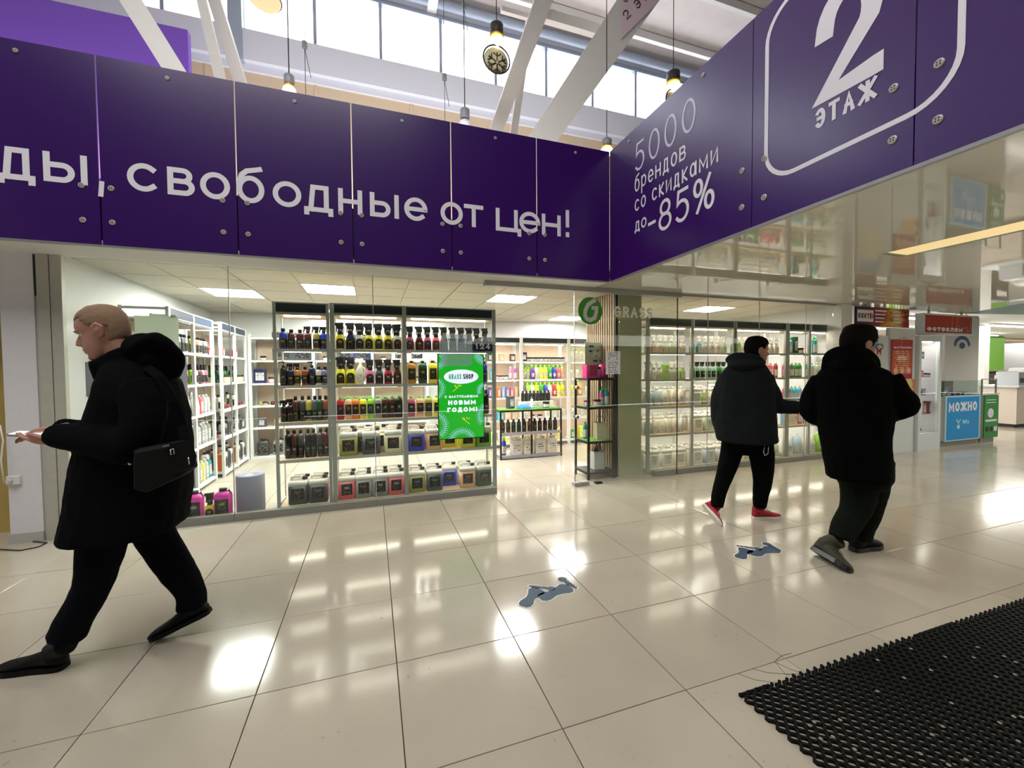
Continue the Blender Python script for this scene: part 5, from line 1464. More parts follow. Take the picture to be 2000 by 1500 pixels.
e = empty('paper_notice', (0, 0, 0), 0, 'white printed paper sheet taped on the glass door', 'sign')
MB().box(a.x, 3.0615, c.z, c.x, 3.063, a.z).build('sheet', 'paper', e); MB().box(a.x + .08, 3.0605, a.z - .01, a.x + .12, 3.0614, a.z + .012).build('tape', 'white', e)

# ================================================================= CORRIDOR RIGHT: kiosk, counters, far mall
YK = 2.98
struct(MB().box(7.46, YG - .12, 0, 7.70, YG + .10, ZC - .002).build('trim_12', 'wall'))
M['kiosk'] = mat('kiosk_white_laminate', 'd3d8d8', 0.4)
M['kiosk_grey'] = mat('kiosk_grey_laminate', '9a9a90', 0.5)
# banner above
def gradmat(name, stops):
    m, nt, b = newmat(name)
    tc = nt.nodes.new('ShaderNodeTexCoord'); sp = nt.nodes.new('ShaderNodeSeparateXYZ'); nt.links.new(tc.outputs['Generated'], sp.inputs[0])
    n = nt.nodes.new('ShaderNodeTexNoise'); n.inputs['Scale'].default_value = 3.2; nt.links.new(tc.outputs['Generated'], n.inputs['Vector'])
    ad = nt.nodes.new('ShaderNodeMath'); ad.operation = 'MULTIPLY_ADD'; ad.inputs[1].default_value = .5; nt.links.new(n.outputs['Fac'], ad.inputs[0])
    sb = nt.nodes.new('ShaderNodeMath'); sb.operation = 'SUBTRACT'; sb.inputs[1].default_value = .25; nt.links.new(sp.outputs['X'], sb.inputs[0]); nt.links.new(sb.outputs[0], ad.inputs[2])
    r = nt.nodes.new('ShaderNodeValToRGB'); nt.links.new(ad.outputs[0], r.inputs[0])
    e = r.color_ramp.elements
    e[0].position = stops[0][0]; e[0].color = lin(stops[0][1]); e[1].position = stops[-1][0]; e[1].color = lin(stops[-1][1])
    for p, c in stops[1:-1]:
        q = e.new(p); q.color = lin(c)
    nt.links.new(r.outputs[0], b.inputs['Base Color']); b.inputs['Roughness'].default_value = .45
    return m
M['banner'] = gradmat('banner_print', [(0, '2a1248'), (.22, '4a1440'), (.45, '9a1c20'), (.62, 'c8862c'), (.75, 'd9c07a'), (.9, 'a83020'), (1, '7a1c18')])
bn = empty('shop_banner', (8.2, YK, 2.1), 0, 'dark red and gold shop banner above the man with glasses', 'sign')
bpy.context.view_layer.update()
Gb = lambda o: ground(o, bn)
a, c = ony(1651, 600, YK), ony(1773, 642, YK)
Gb(MB().box(7.72, YK - .02, 2.09, 9.02, YK + .01, 2.395).build('board', 'banner'))
PB = plane((0, YK - .02, 0), *FRONT, eps=.003)
Gb(MB().box(7.74, YK - .022, 2.16, 8.12, YK - .0205, 2.345).build('logo_field', 'white'))
t_ = MB(); word_into(t_, 'ElEKТ', 7.76, 2.215, 8.02, 2.29, .018, PB, .25); word_into(t_, 'S', 8.075, 2.215, 8.11, 2.28, .014, PB); tag(Gb(t_.build('lettering', 'wire')), kind='stuff')
t_ = MB(); t_.add([PB(8.033, 2.205), PB(8.068, 2.205), PB(8.068, 2.30), PB(8.033, 2.30)], [(0, 1, 2, 3)]); Gb(t_.build('emblem', 'gift_dark'))
t_ = MB()
for k in range(4):
    z = 2.33 - k * .058
    for x0_, x1_ in ((8.16, 8.44 - .03 * (k % 2) - .05 * (k > 1)), (8.62, 8.80 - .02 * (k % 3))):
        t_.add([PB(x0_, z), PB(x1_, z), PB(x1_, z + .022), PB(x0_, z + .022)], [(0, 1, 2, 3)])
tag(Gb(t_.build('print_lines', 'letter')), kind='stuff')
t_ = MB()
for x_, z_ in ((8.55, 2.32), (8.56, 2.2), (8.9, 2.34), (8.93, 2.27)):
    t_.add([PB(x_ + .03 * math.cos(2 * PI * i / 7 + x_), z_ + .018 * math.sin(2 * PI * i / 7)) for i in range(7)], [tuple(range(7))])
tag(Gb(t_.build('print_spots', 'slatback')), kind='stuff')
# kiosk shell
k_ = empty('photo_kiosk', (8.7, YK, 0), 0, 'white kiosk wall panel with posters behind the man with glasses', 'kiosk')
bpy.context.view_layer.update()
Gk = lambda o: ground(o, k_)
Gk(MB().box(7.75, YK, 0, 8.55, YK + .05, 1.95).build('panel', 'kiosk'))
Gk(MB().box(8.56, YK - .01, 0, 9.22, YK + .05, 2.08).build('panel', 'kiosk'))
Gk(MB().box(7.75, YK - .006, 1.20, 8.30, YK - .001, 1.90).build('poster', mat('cream_poster', 'e8e0c4', .5)))
Gk(MB().box(7.80, YK - .010, 1.72, 8.28, YK - .0065, 1.92).build('poster', mat('blue_white_poster', '8fa6d0', .5)))
Gk(MB().box(7.75, YK - .008, 1.95, 8.2, YK + .03, 2.08).build('panel', mat('dark_red_panel', '8c1a2c', .5)))
PK = plane((0, YK - .010, 0), *FRONT, eps=.003)
t_ = MB(); word_into(t_, 'Н', 8.24, 1.64, 8.34, 1.74, .03, PK); Gk(t_.build('lettering', mat('red_letter', 'c41c30', .5)))
po = empty('price_poster', (8.85, YK, 1.2), 0, 'red orange poster of the photo shop beside the glass vitrine', 'poster')
bpy.context.view_layer.update()
Gp = lambda o: ground(o, po)
M['poster_or'] = labelmat('orange_poster_print', 'c05a34', 'e8c89c', .47, 12); M['poster_red'] = mat('poster_red', 'b4382c', .45); M['poster_mag'] = mat('poster_crimson', 'a02848', .45)
Gp(MB().box(8.57, YK - .016, 1.24, 9.14, YK - .011, 1.89).build('sheet', 'poster_mag'))
Gp(MB().box(8.61, YK - .018, 1.32, 9.12, YK - .0165, 1.72).build('print', 'poster_or'))
Gp(MB().box(8.61, YK - .018, 1.73, 9.12, YK - .0165, 1.88).build('print', 'poster_red'))
PP = plane((0, YK - .018, 0), *FRONT, eps=.002)
t_ = MB(); word_into(t_, 'ФотоСлон'.replace('Ф', 'Ф'), 8.64, 1.742, 9.11, 1.775, .013, PP, .18); Gp(t_.build('lettering', 'letter'))
def elephant(P, cx, cy, s, w):
    pts = [(-1, -.5), (-.85, -.1), (-.9, .25), (-.6, .5), (-.2, .62), (.3, .62), (.7, .4), (.95, .05), (.9, -.45), (.62, -.5), (.6, -.25), (.2, -.3), (.1, -.5), (-.2, -.5), (-.25, -.2), (-.5, -.15), (-.62, -.45), (-.8, -.55), (-1, -.5)]
    mb = MB(); vs, fs = ribbon([(cx + u * s, cy + v * s) for u, v in pts], w); mb.add([P(u, v) for u, v in vs], fs)
    vs, fs = ribbon([(cx - .45 * s, cy - .1 * s), (cx - .3 * s, cy + .2 * s), (cx - .5 * s, cy + .3 * s)], w); mb.add([P(u, v) for u, v in vs], fs)
    return mb
Gp(elephant(PP, 8.90, 1.825, .16, .008).build('emblem', 'poster_or'))
t_ = MB()
for i in range(3): t_.add([PP(8.70 + i * .17 + .055 * math.cos(2 * PI * k / 16), 1.375 + .045 * math.sin(2 * PI * k / 16)) for k in range(16)], [tuple(range(16))])
Gp(t_.build('round_marks', mat('poster_pale', 'e0b8a0', .5)))
po2 = empty('flower_poster', (8.9, YK, 1), 0, 'small yellow and orange poster below the red price poster', 'poster'); bpy.context.view_layer.update()
ground(MB().box(8.80, YK - .016, .96, 9.21, YK - .011, 1.235).build('sheet', gradmat('flower_print', [(0, 'e8c080'), (.4, 'e0a860'), (.6, 'e8d4a0'), (1, 'd06a40')])), po2)
ground(MB().lathe([(.0, -.001), (.10, -.001), (.10, .001)], (9.05, YK - .0175, 1.14), 16, axis='y').build('flower', mat('flower_yellow', 'e6cf86', .6)), po2)

# glass vitrine with lit shelves
M['vitrine_back_'] = mat('vitrine_white', 'e4dfe4', .5)
vt = empty('glass_vitrine', (9.5, YK, 0), 0, 'tall narrow white vitrine with lit glass shelves of souvenirs', 'cabinet')
bpy.context.view_layer.update()
Gv = lambda o: ground(o, vt)
vx0, vx1, vy0, vy1 = 9.24, 9.86, YK - .06, YK + .34
b_ = MB(); b_.box(vx0, vy0, 0, vx1, vy1, .30); Gv(b_.build('plinth', 'kiosk'))
b_ = MB(); b_.box(vx0, vy0, 1.87, vx1, vy1, 1.97); Gv(b_.build('crown', 'kiosk'))
for x in (vx0, vx1 - .06): Gv(MB().box(x, vy0, .301, x + .06, vy0 + .06, 1.869).build('post', 'kiosk'))
Gv(MB().box(vx0, vy1 - .02, .301, vx1, vy1, 1.869).build('back_panel', mat('vitrine_back', 'dcd4dc', .5)))
Gv(MB().box(vx0, vy0 + .061, .301, vx0 + .02, vy1 - .021, 1.869).build('side_panel', 'kiosk'))
Gv(MB().box(vx1 - .012, vy0 + .061, .301, vx1, vy1 - .021, 1.869).build('side_panel', 'vitrine_back_'))
Gv(MB().box(vx0 + .061, vy0 + .02, .301, vx1 - .061, vy0 + .026, 1.869).build('front_pane', 'glass'))
Gv(MB().box(vx0 + .062, vy0 + .07, .32, vx0 + .075, vy0 + .09, 1.84).build('light_tube', 'tube'))
Gv(MB().box(vx0 + .1, vy0 + .08, 1.855, vx1 - .1, vy0 + .12, 1.868).build('light_tube', 'tube'))
VZ = [.302, .62, .94, 1.26, 1.58]
for z in VZ[1:]: Gv(MB().box(vx0 + .025, vy0 + .065, z - .008, vx1 - .01, vy1 - .025, z).build('shelf', 'windowglass'))
GV = 'souvenirs in the glass vitrine'
VI = [[('box', 'maroon', .8), ('jar', 'grey', .8)], [('slimbox', 'grey', .8), ('slimbox', 'silver', 1.1), ('slimbox', 'rose', .9), ('slimbox', 'maroon', 1.1)], [('round', 'dark grey', .9), ('round', 'silver', .8), ('slimbox', 'grey', .6)], [('jar', 'dark grey', .9), ('box', 'pink', .7), ('jar', 'brown', .9), ('jar', 'dark grey', .8)], [('box', 'slate', .6), ('box', 'violet', .7)]]
VN = ['bottom', 'fourth', 'third', 'second', 'top']
for z, items, rn in zip(VZ, VI, VN):
    for i, (k, c, s) in enumerate(items):
        put(k, c, (vx0 + .13 + i * .105, vy0 + .105, z + .0006), random.uniform(-.3, .3), '%s %s, %s from left, %s shelf of glass vitrine' % (c, KINDS[k][0], ORD[i], rn), GV, True, s)

# blue counter with glass top, white logo column, red hanging sign
ct_ = empty('phone_counter', (10.5, YK, 0), 0, 'grey counter with bright blue front panel and glass top box', 'counter')
bpy.context.view_layer.update()
Gc2 = lambda o: ground(o, ct_)
cx0, cx1 = 9.95, 11.28
Gc2(MB().box(cx0 + .02, YK + .05, 0.0, cx1 - .02, YK + .5, .11).build('plinth', 'kiosk_grey'))
Gc2(MB().box(cx0, YK + .02, .111, cx1, YK + .5, .90).build('body', 'kiosk_grey'))
Gc2(MB().box(10.12, YK - .004, .10, 11.18, YK + .019, .915).build('front_frame', mat('counter_frame_pale', 'b9d2de', .4)))
Gc2(MB().box(10.16, YK - .008, .125, 11.14, YK - .0045, .89).build('front_panel', mat('counter_blue', '0d8ed2', .4)))
PC = plane((0, YK - .008, 0), *FRONT, eps=.002)
t_ = MB(); word_into(t_, 'МОЖНО', 10.20, .63, 11.06, .80, .045, PC, .16); Gc2(t_.build('lettering', 'letter'))
t_ = MB(); word_into(t_, 'YОТА', 10.62, .40, 10.82, .47, .018, PC, .15)
for pts in ([(10.44, .49), (10.50, .42), (10.56, .49)], [(10.50, .42), (10.50, .38)]):
    vs, fs = ribbon(pts, .022); t_.add([PC(*p) for p in vs], fs)
t_.add([PC(10.50 + .045 * math.cos(2 * PI * k / 14), .355 + .04 * math.sin(2 * PI * k / 14)) for k in range(14)], [tuple(range(14))]); Gc2(t_.build('logo', mat('logo_pale_blue', 'bfe6f6', .5)))
gb_ = MB()
for q in ((cx0, YK + .02, .901, cx1, YK + .028, 1.18), (cx0, YK + .029, .901, cx0 + .008, YK + .5, 1.18), (cx1 - .008, YK + .029, .901, cx1, YK + .5, 1.18)): gb_.box(*q)
gb_.box(cx0, YK + .02, 1.181, cx1, YK + .5, 1.19)
Gc2(gb_.build('glass_box', 'glass'))
Gc2(MB().box(cx0 + .01, YK + .42, .901, cx1 - .01, YK + .43, 1.17).build('rear_panel', mat('counter_inside', '6a665c', .6)))
for i in range(6):
    put('box', ['navy', 'black', 'maroon', 'navy', 'black', 'slate'][i], (10.2 + i * .17, YK + .18, .9012), random.uniform(-.4, .4), 'small dark phone carton, %s from left, inside the counter glass box' % ORD[i], 'phone cartons in the glass counter', True, (.9, .9, .35))
cl_ = empty('logo_column', (10.6, YK + .6, 0), 0, 'white column with dark blue arch logo behind the blue counter', 'column')
bpy.context.view_layer.update()
ground(MB().box(ony(1845, 700, YK + .55).x, YK + .55, 0, ony(1911, 700, YK + .55).x, YK + 1.0, 2.45).build('shaft', mat('column_white', 'd9d3cd', .6, noise=.03)), cl_)
PL = plane((0, YK + .55, 0), *FRONT, eps=.004); c = ony(1879, 672, YK + .55)
t_ = MB(); vs, fs = ribbon([(c.x + .24 * math.cos(math.radians(180 * k / 14)), c.z - .04 + .17 * math.sin(math.radians(180 * k / 14))) for k in range(15)], .075); t_.add([PL(*p) for p in vs], fs)
t_.add([PL(c.x + .10 * math.cos(2 * PI * k / 18), c.z - .03 + .065 * math.sin(2 * PI * k / 18)) for k in range(18)], [tuple(range(18))])
vs, fs = ribbon([(c.x, c.z + .14), (c.x, c.z + .30)], .12); t_.add([PL(*p) for p in vs], fs)
ground(t_.build('logo', mat('logo_navy', '14407e', .5)), cl_)
hs_ = empty('hanging_sign', (10.2, YK, 2.0), 0, 'red hanging sign with elephant outline of the photo shop', 'sign')
bpy.context.view_layer.update()
a, b2, c, d = ony(1807, 626, YK), ony(1898, 618, YK), ony(1898, 650, YK), ony(1807, 653, YK)
hx0, hx1 = a.x, b2.x
Gh = lambda o: ground(o, hs_)
Gh(MB().box(hx0 - .04, YK, 2.00, hx1 + .22, YK + .12, 2.36).build('light_box', 'kiosk'))
Gh(MB().box(hx0, YK - .004, 2.03, hx1, YK - .0005, 2.33).build('face', mat('sign_brick_red', 'a8301c', .45)))
PH = plane((0, YK - .004, 0), *FRONT, eps=.002)
t_ = MB(); word_into(t_, 'ФотоСлон', hx0 + .04, 2.055, hx0 + 1.06, 2.125, .03, PH, .16); tag(Gh(t_.build('lettering', 'letter')), kind='stuff')
Gh(elephant(PH, hx1 - .33, 2.215, .30, .012).build('emblem', mat('sign_outline', 'd98a78', .5)))
Gh(MB().box(hx0 + .2, YK + .05, 2.361, hx0 + .23, YK + .07, 2.6).build('hanger', 'alu'))
Gh(MB().box(hx1 - .2, YK + .05, 2.361, hx1 - .17, YK + .07, 2.6).build('hanger', 'alu'))
# green counter
g_ = empty('green_counter', (11.5, YK, 0), 0, 'small counter with green front right of the blue counter', 'counter')
bpy.context.view_layer.update()
Gg = lambda o: ground(o, g_)
Gg(MB().box(11.31, YK + .04, 0, 11.75, YK + .5, .09).build('plinth', 'kiosk_grey'))
Gg(MB().box(11.30, YK + .02, .091, 11.80, YK + .5, .90).build('body', 'kiosk_grey'))
Gg(MB().box(11.28, YK + .01, .901, 11.84, YK + .52, .93).build('worktop', 'kiosk'))
Gg(MB().box(11.33, YK - .0, .10, 11.79, YK + .0195, .89).build('front_panel', mat('counter_green', '2f8a3c', .4)))
PG = plane((0, YK - .0, 0), *FRONT, eps=.002)
t_ = MB()
for x0_, z_ in ((11.38, .80), (11.38, .75)): t_.add([PG(x0_, z_), PG(11.70, z_), PG(11.70, z_ + .015), PG(x0_, z_ + .015)], [(0, 1, 2, 3)])
t_.add([PG(11.53 + .10 * math.cos(2 * PI * k / 18), .56 + .09 * math.sin(2 * PI * k / 18)) for k in range(18)], [tuple(range(18))])
t_.add([PG(11.36, .40), PG(11.74, .40), PG(11.74, .44), PG(11.36, .44)], [(0, 1, 2, 3)])
t_.add([PG(11.70 + .06 * math.cos(2 * PI * k / 14), .26 + .05 * math.sin(2 * PI * k / 14)) for k in range(14)], [tuple(range(14))]); Gg(t_.build('print', 'letter'))
t_ = MB()
for xx in (11.42, 11.56): t_.add([PG(xx + .06 * math.cos(2 * PI * k / 14), .26 + .05 * math.sin(2 * PI * k / 14)) for k in range(14)], [tuple(range(14))])
Gg(t_.build('print_dark', 'header_green'))
t_ = MB()
for xx in (11.31, 11.77): t_.box(xx, YK + .03, .931, xx + .02, YK + .05, 1.19)
t_.box(11.31, YK + .03, 1.191, 11.79, YK + .05, 1.205); Gg(t_.build('screen_frame', 'alu'))

# far mall
def farthing(name, pxl, pxr, pyt, pyb, Y, label, cat):
    a, c = ony(pxl, pyt, Y), ony(pxr, pyb, Y)
    return a.x, c.x, max(a.z, c.z), min(a.z, c.z), empty(name, (a.x, Y, 0), 0, label, cat)
x0, x1, z1, z0, e = farthing('waste_bin', 1938, 1963, 727, 803, 6.0, 'tall dark brown bin far off beside the white counter', 'bin')
bpy.context.view_layer.update()
M['bin'] = mat('dark_brown_bin', '2c2418', .5)
ground(MB().bbox(x0, 6.0, 0, x1, 6.7, z1, .03).build('body', 'bin'), e); ground(MB().box(x0 + .12, 5.995, z1 - .25, x1 - .12, 5.999, z1 - .1).build('label', 'label_white'), e)
ground(MB().bbox(x0 - .03, 5.97, z1 + .001, x1 + .03, 6.73, z1 + .06, .02).build('lid', 'black'), e)
e = empty('white_counter', (14.6, 3.85, 0), 0, 'long white counter far off at the right edge of the picture', 'counter')
bpy.context.view_layer.update()
ground(MB().box(14.75, 3.85, .08, 18.2, 4.5, .95).build('body', mat('far_counter_cream', 'd8cabb', .5)), e); ground(MB().box(14.7, 3.8, .951, 18.25, 4.55, .99).build('worktop', 'kiosk'), e); ground(MB().box(14.8, 3.9, 0, 18.15, 4.45, .079).build('plinth', 'bin'), e)
for i, (x, h) in enumerate(((15.2, .34), (15.75, .42), (16.4, .36))):
    e = empty('appliance', (x, 4.1, .991), 0, '%s box shaped appliance, %s from left on far white counter' % (['grey', 'white', 'pale'][i], ORD[i]), 'appliance', 'appliances on the far white counter')
    MB().bbox(-.2, -.18, 0, .2, .2, h, .03).build('body', ['alu', 'white', 'kiosk'][i], e); MB().box(-.14, -.185, .06, .14, -.181, h * .5).build('front_panel', 'black', e)
e = empty('green_pillar', (16.5, 7.5, 0), 0, 'lime green pillar far off behind the small green counter', 'column')
bpy.context.view_layer.update()
a, c = ony(1934, 672, 7.5), ony(1962, 672, 7.5)
ground(MB().box(a.x, 7.5, 0, c.x, 8.1, 2.6).build('shaft', mat('pillar_lime', '5f9a1e', .5)), e); ground(MB().box(a.x - .01, 7.49, 0, c.x + .01, 8.11, .15).build('skirting', 'bin'), e)
e = empty('cream_column', (14, 5.2, 0), 0, 'slim cream column far off right of the logo column', 'column')
bpy.context.view_layer.update()
a, c = ony(1924, 672, 5.2), ony(1933, 672, 5.2)
ground(MB().box(a.x, 5.2, 0, c.x, 5.5, 2.6).build('shaft', 'steel_white'), e); ground(MB().box(a.x - .02, 5.18, 0, c.x + .02, 5.52, .12).build('base', 'kiosk_grey'), e)
for i, (X, Y) in enumerate(((13.5, 8.6), (16.2, 9.2), (19.0, 9.4), (22.0, 9.4))):
    e = empty('far_shelving', (X, Y, 0), 0, 'distant shelving rack number %s from left beyond the kiosk' % ORD[i], 'shelving', 'distant shelving racks')
    for k in range(6): MB().box(0, 0, .1 + k * .36, 2.2, .4, .13 + k * .36).build('shelf_board', 'post', e)
    for x in (0, 2.16): MB().box(x, .41, 0, x + .04, .45, 2.1).build('post', 'post', e)
    g_b = MB()
    for k in range(6):
        for q in range(12):
            g_b.bbox(.06 + q * .18, .05, .131 + k * .36, .06 + q * .18 + random.uniform(.08, .16), .3, .131 + k * .36 + random.uniform(.12, .28), .005, random.choice((0, 0, 1, 2, 3)))
    tag(g_b.build('goods', ['white', 'black', 'counter_x', 'kiosk'] if 'counter_x' in M else ['white', 'black', 'pillar_x' if 'pillar_x' in M else 'lime', 'kiosk'], e), kind='stuff')
for i, (x, y) in enumerate(((13.2, 4.6), (15.2, 6.4), (17.8, 5.0), (20.5, 7.0))):
    e = empty('tube_light', (x, y, 2.6), 0, 'long white tube light on the far mall ceiling, %s from left' % ORD[i], 'light', 'tube lights on the far mall ceiling')
    MB().box(-1.3, -.06, -.03, 1.3, .06, 0.01).build('housing', 'white', e); MB().box(-1.28, -.05, -.05, 1.28, .05, -.031).build('tube', 'led', e)

# ================================================================= FLOOR STICKERS, MAT
M['fp'] = mat('slate_blue_print', '3f5368', .55, spec=.2, noise=.2, nscale=20); M['fpw'] = mat('white_print', 'd8d8d2', .55, spec=.2)
def foot(P0, P1, T0, T1, side):
    """foot print: heel point, ball point, big toe and small toe points on the floor"""
    h, b_ = Vector(onz(*P0)), Vector(onz(*P1)); ax = (b_ - h).normalized(); sd = Vector((-ax.y, ax.x, 0)); L_ = (b_ - h).length
    prof = [(-.30, .16), (-.16, .28), (.05, .30), (.4, .20), (.7, .25), (1.0, .38), (1.16, .36), (1.26, .2)]
    t0, t1 = Vector(onz(*T0)), Vector(onz(*T1))
    toes = [(t0 + (t1 - t0) * f, r) for f, r in ((0, .19), (.36, .11), (.58, .10), (.79, .09), (1.0, .08))]
    out = []
    for grow, z in ((.008, .0009), (0, .0016)):
        mb = MB()
        left = [h + ax * L_ * s + sd * (L_ * w + grow) for s, w in prof]; right = [h + ax * L_ * s - sd * (L_ * w + grow) for s, w in prof]
        if grow: left = [left[0] - ax * grow] + left[1:-1] + [left[-1] + ax * grow]; right = [right[0] - ax * grow] + right[1:-1] + [right[-1] + ax * grow]
        A = [Vector((p.x, p.y, .0003)) for p in left + right[::-1]]; B = [Vector((p.x, p.y, z)) for p in left + right[::-1]]
        mb.loft([A, B])
        for tp, r in toes:
            rr = r * L_ * 1.05 + grow
            A = [Vector((tp.x + rr * math.cos(2 * PI * k / 14), tp.y + rr * math.sin(2 * PI * k / 14), .0003)) for k in range(14)]
            mb.loft([A, [Vector((p.x, p.y, z)) for p in A]])
        out.append(mb)
    return out
for lab, fts in (('blue footprint pair sticker on the floor in the middle foreground', (((1028, 1178), (1047, 1156), (1076, 1150), (1036, 1145)), ((1066, 1165), (1103, 1150), (1098, 1132), (1124, 1148)))),
                 ('blue footprint pair sticker on the floor below the red shoes', (((1447, 1087), (1456, 1075), (1480, 1072), (1441, 1066)), ((1475, 1081), (1506, 1074), (1498, 1063), (1522, 1075))))):
    e = empty('floor_sticker', onz(*fts[0][0]), 0, lab, 'sticker'); bpy.context.view_layer.update()
    for i, f in enumerate(fts):
        w_, b_ = foot(*f, 1)
        ow = ground(w_.build('footprint_outline', 'fpw'), e)
        ob = ground(b_.build('footprint', 'fp'), e)
# black honeycomb rubber mat
mt_ = empty('rubber_mat', (2.0, -.115, 0), 0, 'black honeycomb rubber entrance mat at the lower right corner', 'mat')
me_ = MB(); NX, NY, CXm, CYm, H = 132, 40, .046, .024, .014
def rib(pts, w=.0095):
    vs, fs = ribbon(pts, w); n = len(pts)
    top = [(x, y, H) for x, y in vs]; bt = [(x, y, .0008) for x, y in vs]
    ring = list(range(n)) + list(range(2 * n - 1, n - 1, -1))
    me_.add(top + bt, fs + [(ring[i], ring[(i + 1) % len(ring)], ring[(i + 1) % len(ring)] + 2 * n, ring[i] + 2 * n) for i in range(len(ring))])
for j in range(NX):
    ph = 1 if j % 2 else -1; x = j * CXm / 2
    pts = []
    for k in range(NY):
        y = -k * CYm
        pts += [(x + ph * .0085 * (1 if k % 2 else -1), y), (x + ph * .0085 * (1 if k % 2 else -1), y - CYm * .45)]
    rib(pts)
    if j % 2 == 0 and not (12 < j < 50): rib([(x - .006, .0), (x - .006, .010)])
    elif j % 2 == 0: rib([(x - .005, .0), (x - .002, .016)])
rib([(-.01, .002), (.16, .002)], .012); rib([(1.2, .002), (1.52, .003)], .012)
o = me_.build('honeycomb', 'rubber', mt_)
dr = MB()
for k in range(40): dr.lathe([(.007, H - .001), (.008, H + .0015), (.004, H + .003)], (random.uniform(.05, 1.4), random.uniform(-.8, -.05), 0), 6)
tag(dr.build('grit', mat('pale_grit', '8a8878', .8), mt_), kind='stuff')

# ================================================================= PEOPLE
def remeshed(mb, name, mt, voxel=.009, smooth=3, parent=None, disp=0.0):
    me = mb.mesh(name + '_src', mt)
    o = bpy.data.objects.new(name + '_src', me); COL.objects.link(o)
    r = o.modifiers.new('r', 'REMESH'); r.mode = 'VOXEL'; r.voxel_size = voxel; r.use_smooth_shade = True
    if smooth:
        s = o.modifiers.new('s', 'SMOOTH'); s.iterations = smooth; s.factor = .5
    if disp:
        tx = bpy.data.textures.new(name + '_folds', 'CLOUDS'); tx.noise_scale = .13; tx.noise_depth = 2
        d = o.modifiers.new('d', 'DISPLACE'); d.texture = tx; d.strength = disp; d.mid_level = .5; d.texture_coords = 'GLOBAL'
    bpy.context.view_layer.update()
    dg = bpy.context.evaluated_depsgraph_get()
    me2 = bpy.data.meshes.new_from_object(o.evaluated_get(dg)); me2.name = name
    bpy.data.objects.remove(o); bpy.data.meshes.remove(me)
    me2.materials.clear(); me2.materials.append(M[mt])
    for p in me2.polygons: p.use_smooth = True
    return link(name, me2, parent)


class Fig:
    """pose of a person: joints sit on upright planes through the person's place, facing the photographer"""
    def __init__(s, base, n=None):
        s.base = Vector(base)
        if n is None:
            n = Vector((base[0] - CAMP.x, base[1] - CAMP.y, 0)).normalized()
        s.n = Vector(n); s.e = Vector((s.n.y, -s.n.x, 0))

    def p(s, x, y, d=0.0): return onpl(x, y, s.base + s.n * d, s.n)

    def ring(s, mb_rings, y, xl, xr, rb, d=0.0, sq=2.4, nseg=20):
        a, b = s.p(xl, y, d), s.p(xr, y, d); c = (a + b) / 2; ra = (b - a).length / 2; out = []
        for i in range(nseg):
            t = 2 * PI * i / nseg; cs, sn = math.cos(t), math.sin(t)
            u = math.copysign(abs(cs) ** (2 / sq), cs); v = math.copysign(abs(sn) ** (2 / sq), sn)
            out.append(c + s.e * (ra * u) + s.n * (rb * v))
        mb_rings.append(out)

    def tube(s, mb, pts, rads, nseg=14, roundcap=True):
        """pts: 3D joints; rads: (across, deep) radii"""
        P = [Vector(p) for p in pts]; rr = [r if isinstance(r, tuple) else (r, r) for r in rads]
        # densify with a smooth curve so bends stay round
        Q = []; Rr = []
        for i in range(len(P) - 1):
            p0 = P[max(i - 1, 0)]; p1 = P[i]; p2 = P[i + 1]; p3 = P[min(i + 2, len(P) - 1)]
            for k in range(5):
                t = k / 5
                Q.append(.5 * ((2 * p1) + (p2 - p0) * t + (2 * p0 - 5 * p1 + 4 * p2 - p3) * t * t + (3 * p1 - p0 - 3 * p2 + p3) * t ** 3))
                Rr.append(tuple(rr[i][j] * (1 - t) + rr[i + 1][j] * t for j in (0, 1)))
        Q.append(P[-1]); Rr.append(rr[-1])
        if roundcap:
            d0 = (Q[0] - Q[1]).normalized(); d1 = (Q[-1] - Q[-2]).normalized(); r0, r1 = Rr[0], Rr[-1]
            Q = [Q[0] + d0 * r0[0] * .55, Q[0] + d0 * r0[0] * .38] + Q + [Q[-1] + d1 * r1[0] * .38, Q[-1] + d1 * r1[0] * .55]
            Rr = [(r0[0] * .35, r0[1] * .35), (r0[0] * .8, r0[1] * .8)] + Rr + [(r1[0] * .8, r1[1] * .8), (r1[0] * .35, r1[1] * .35)]
        rings = []
        for i, q in enumerate(Q):
            t = (Q[min(i + 1, len(Q) - 1)] - Q[max(i - 1, 0)]).normalized()
            b = s.n - t * s.n.dot(t)
            if b.length < .15: b = Vector((0, 0, 1)) - t * t.z
            b.normalize(); a = b.cross(t)
            rings.append([q + a * (Rr[i][0] * math.cos(2 * PI * k / nseg)) + b * (Rr[i][1] * math.sin(2 * PI * k / nseg)) for k in range(nseg)])
        mb.loft(rings, smooth=True)


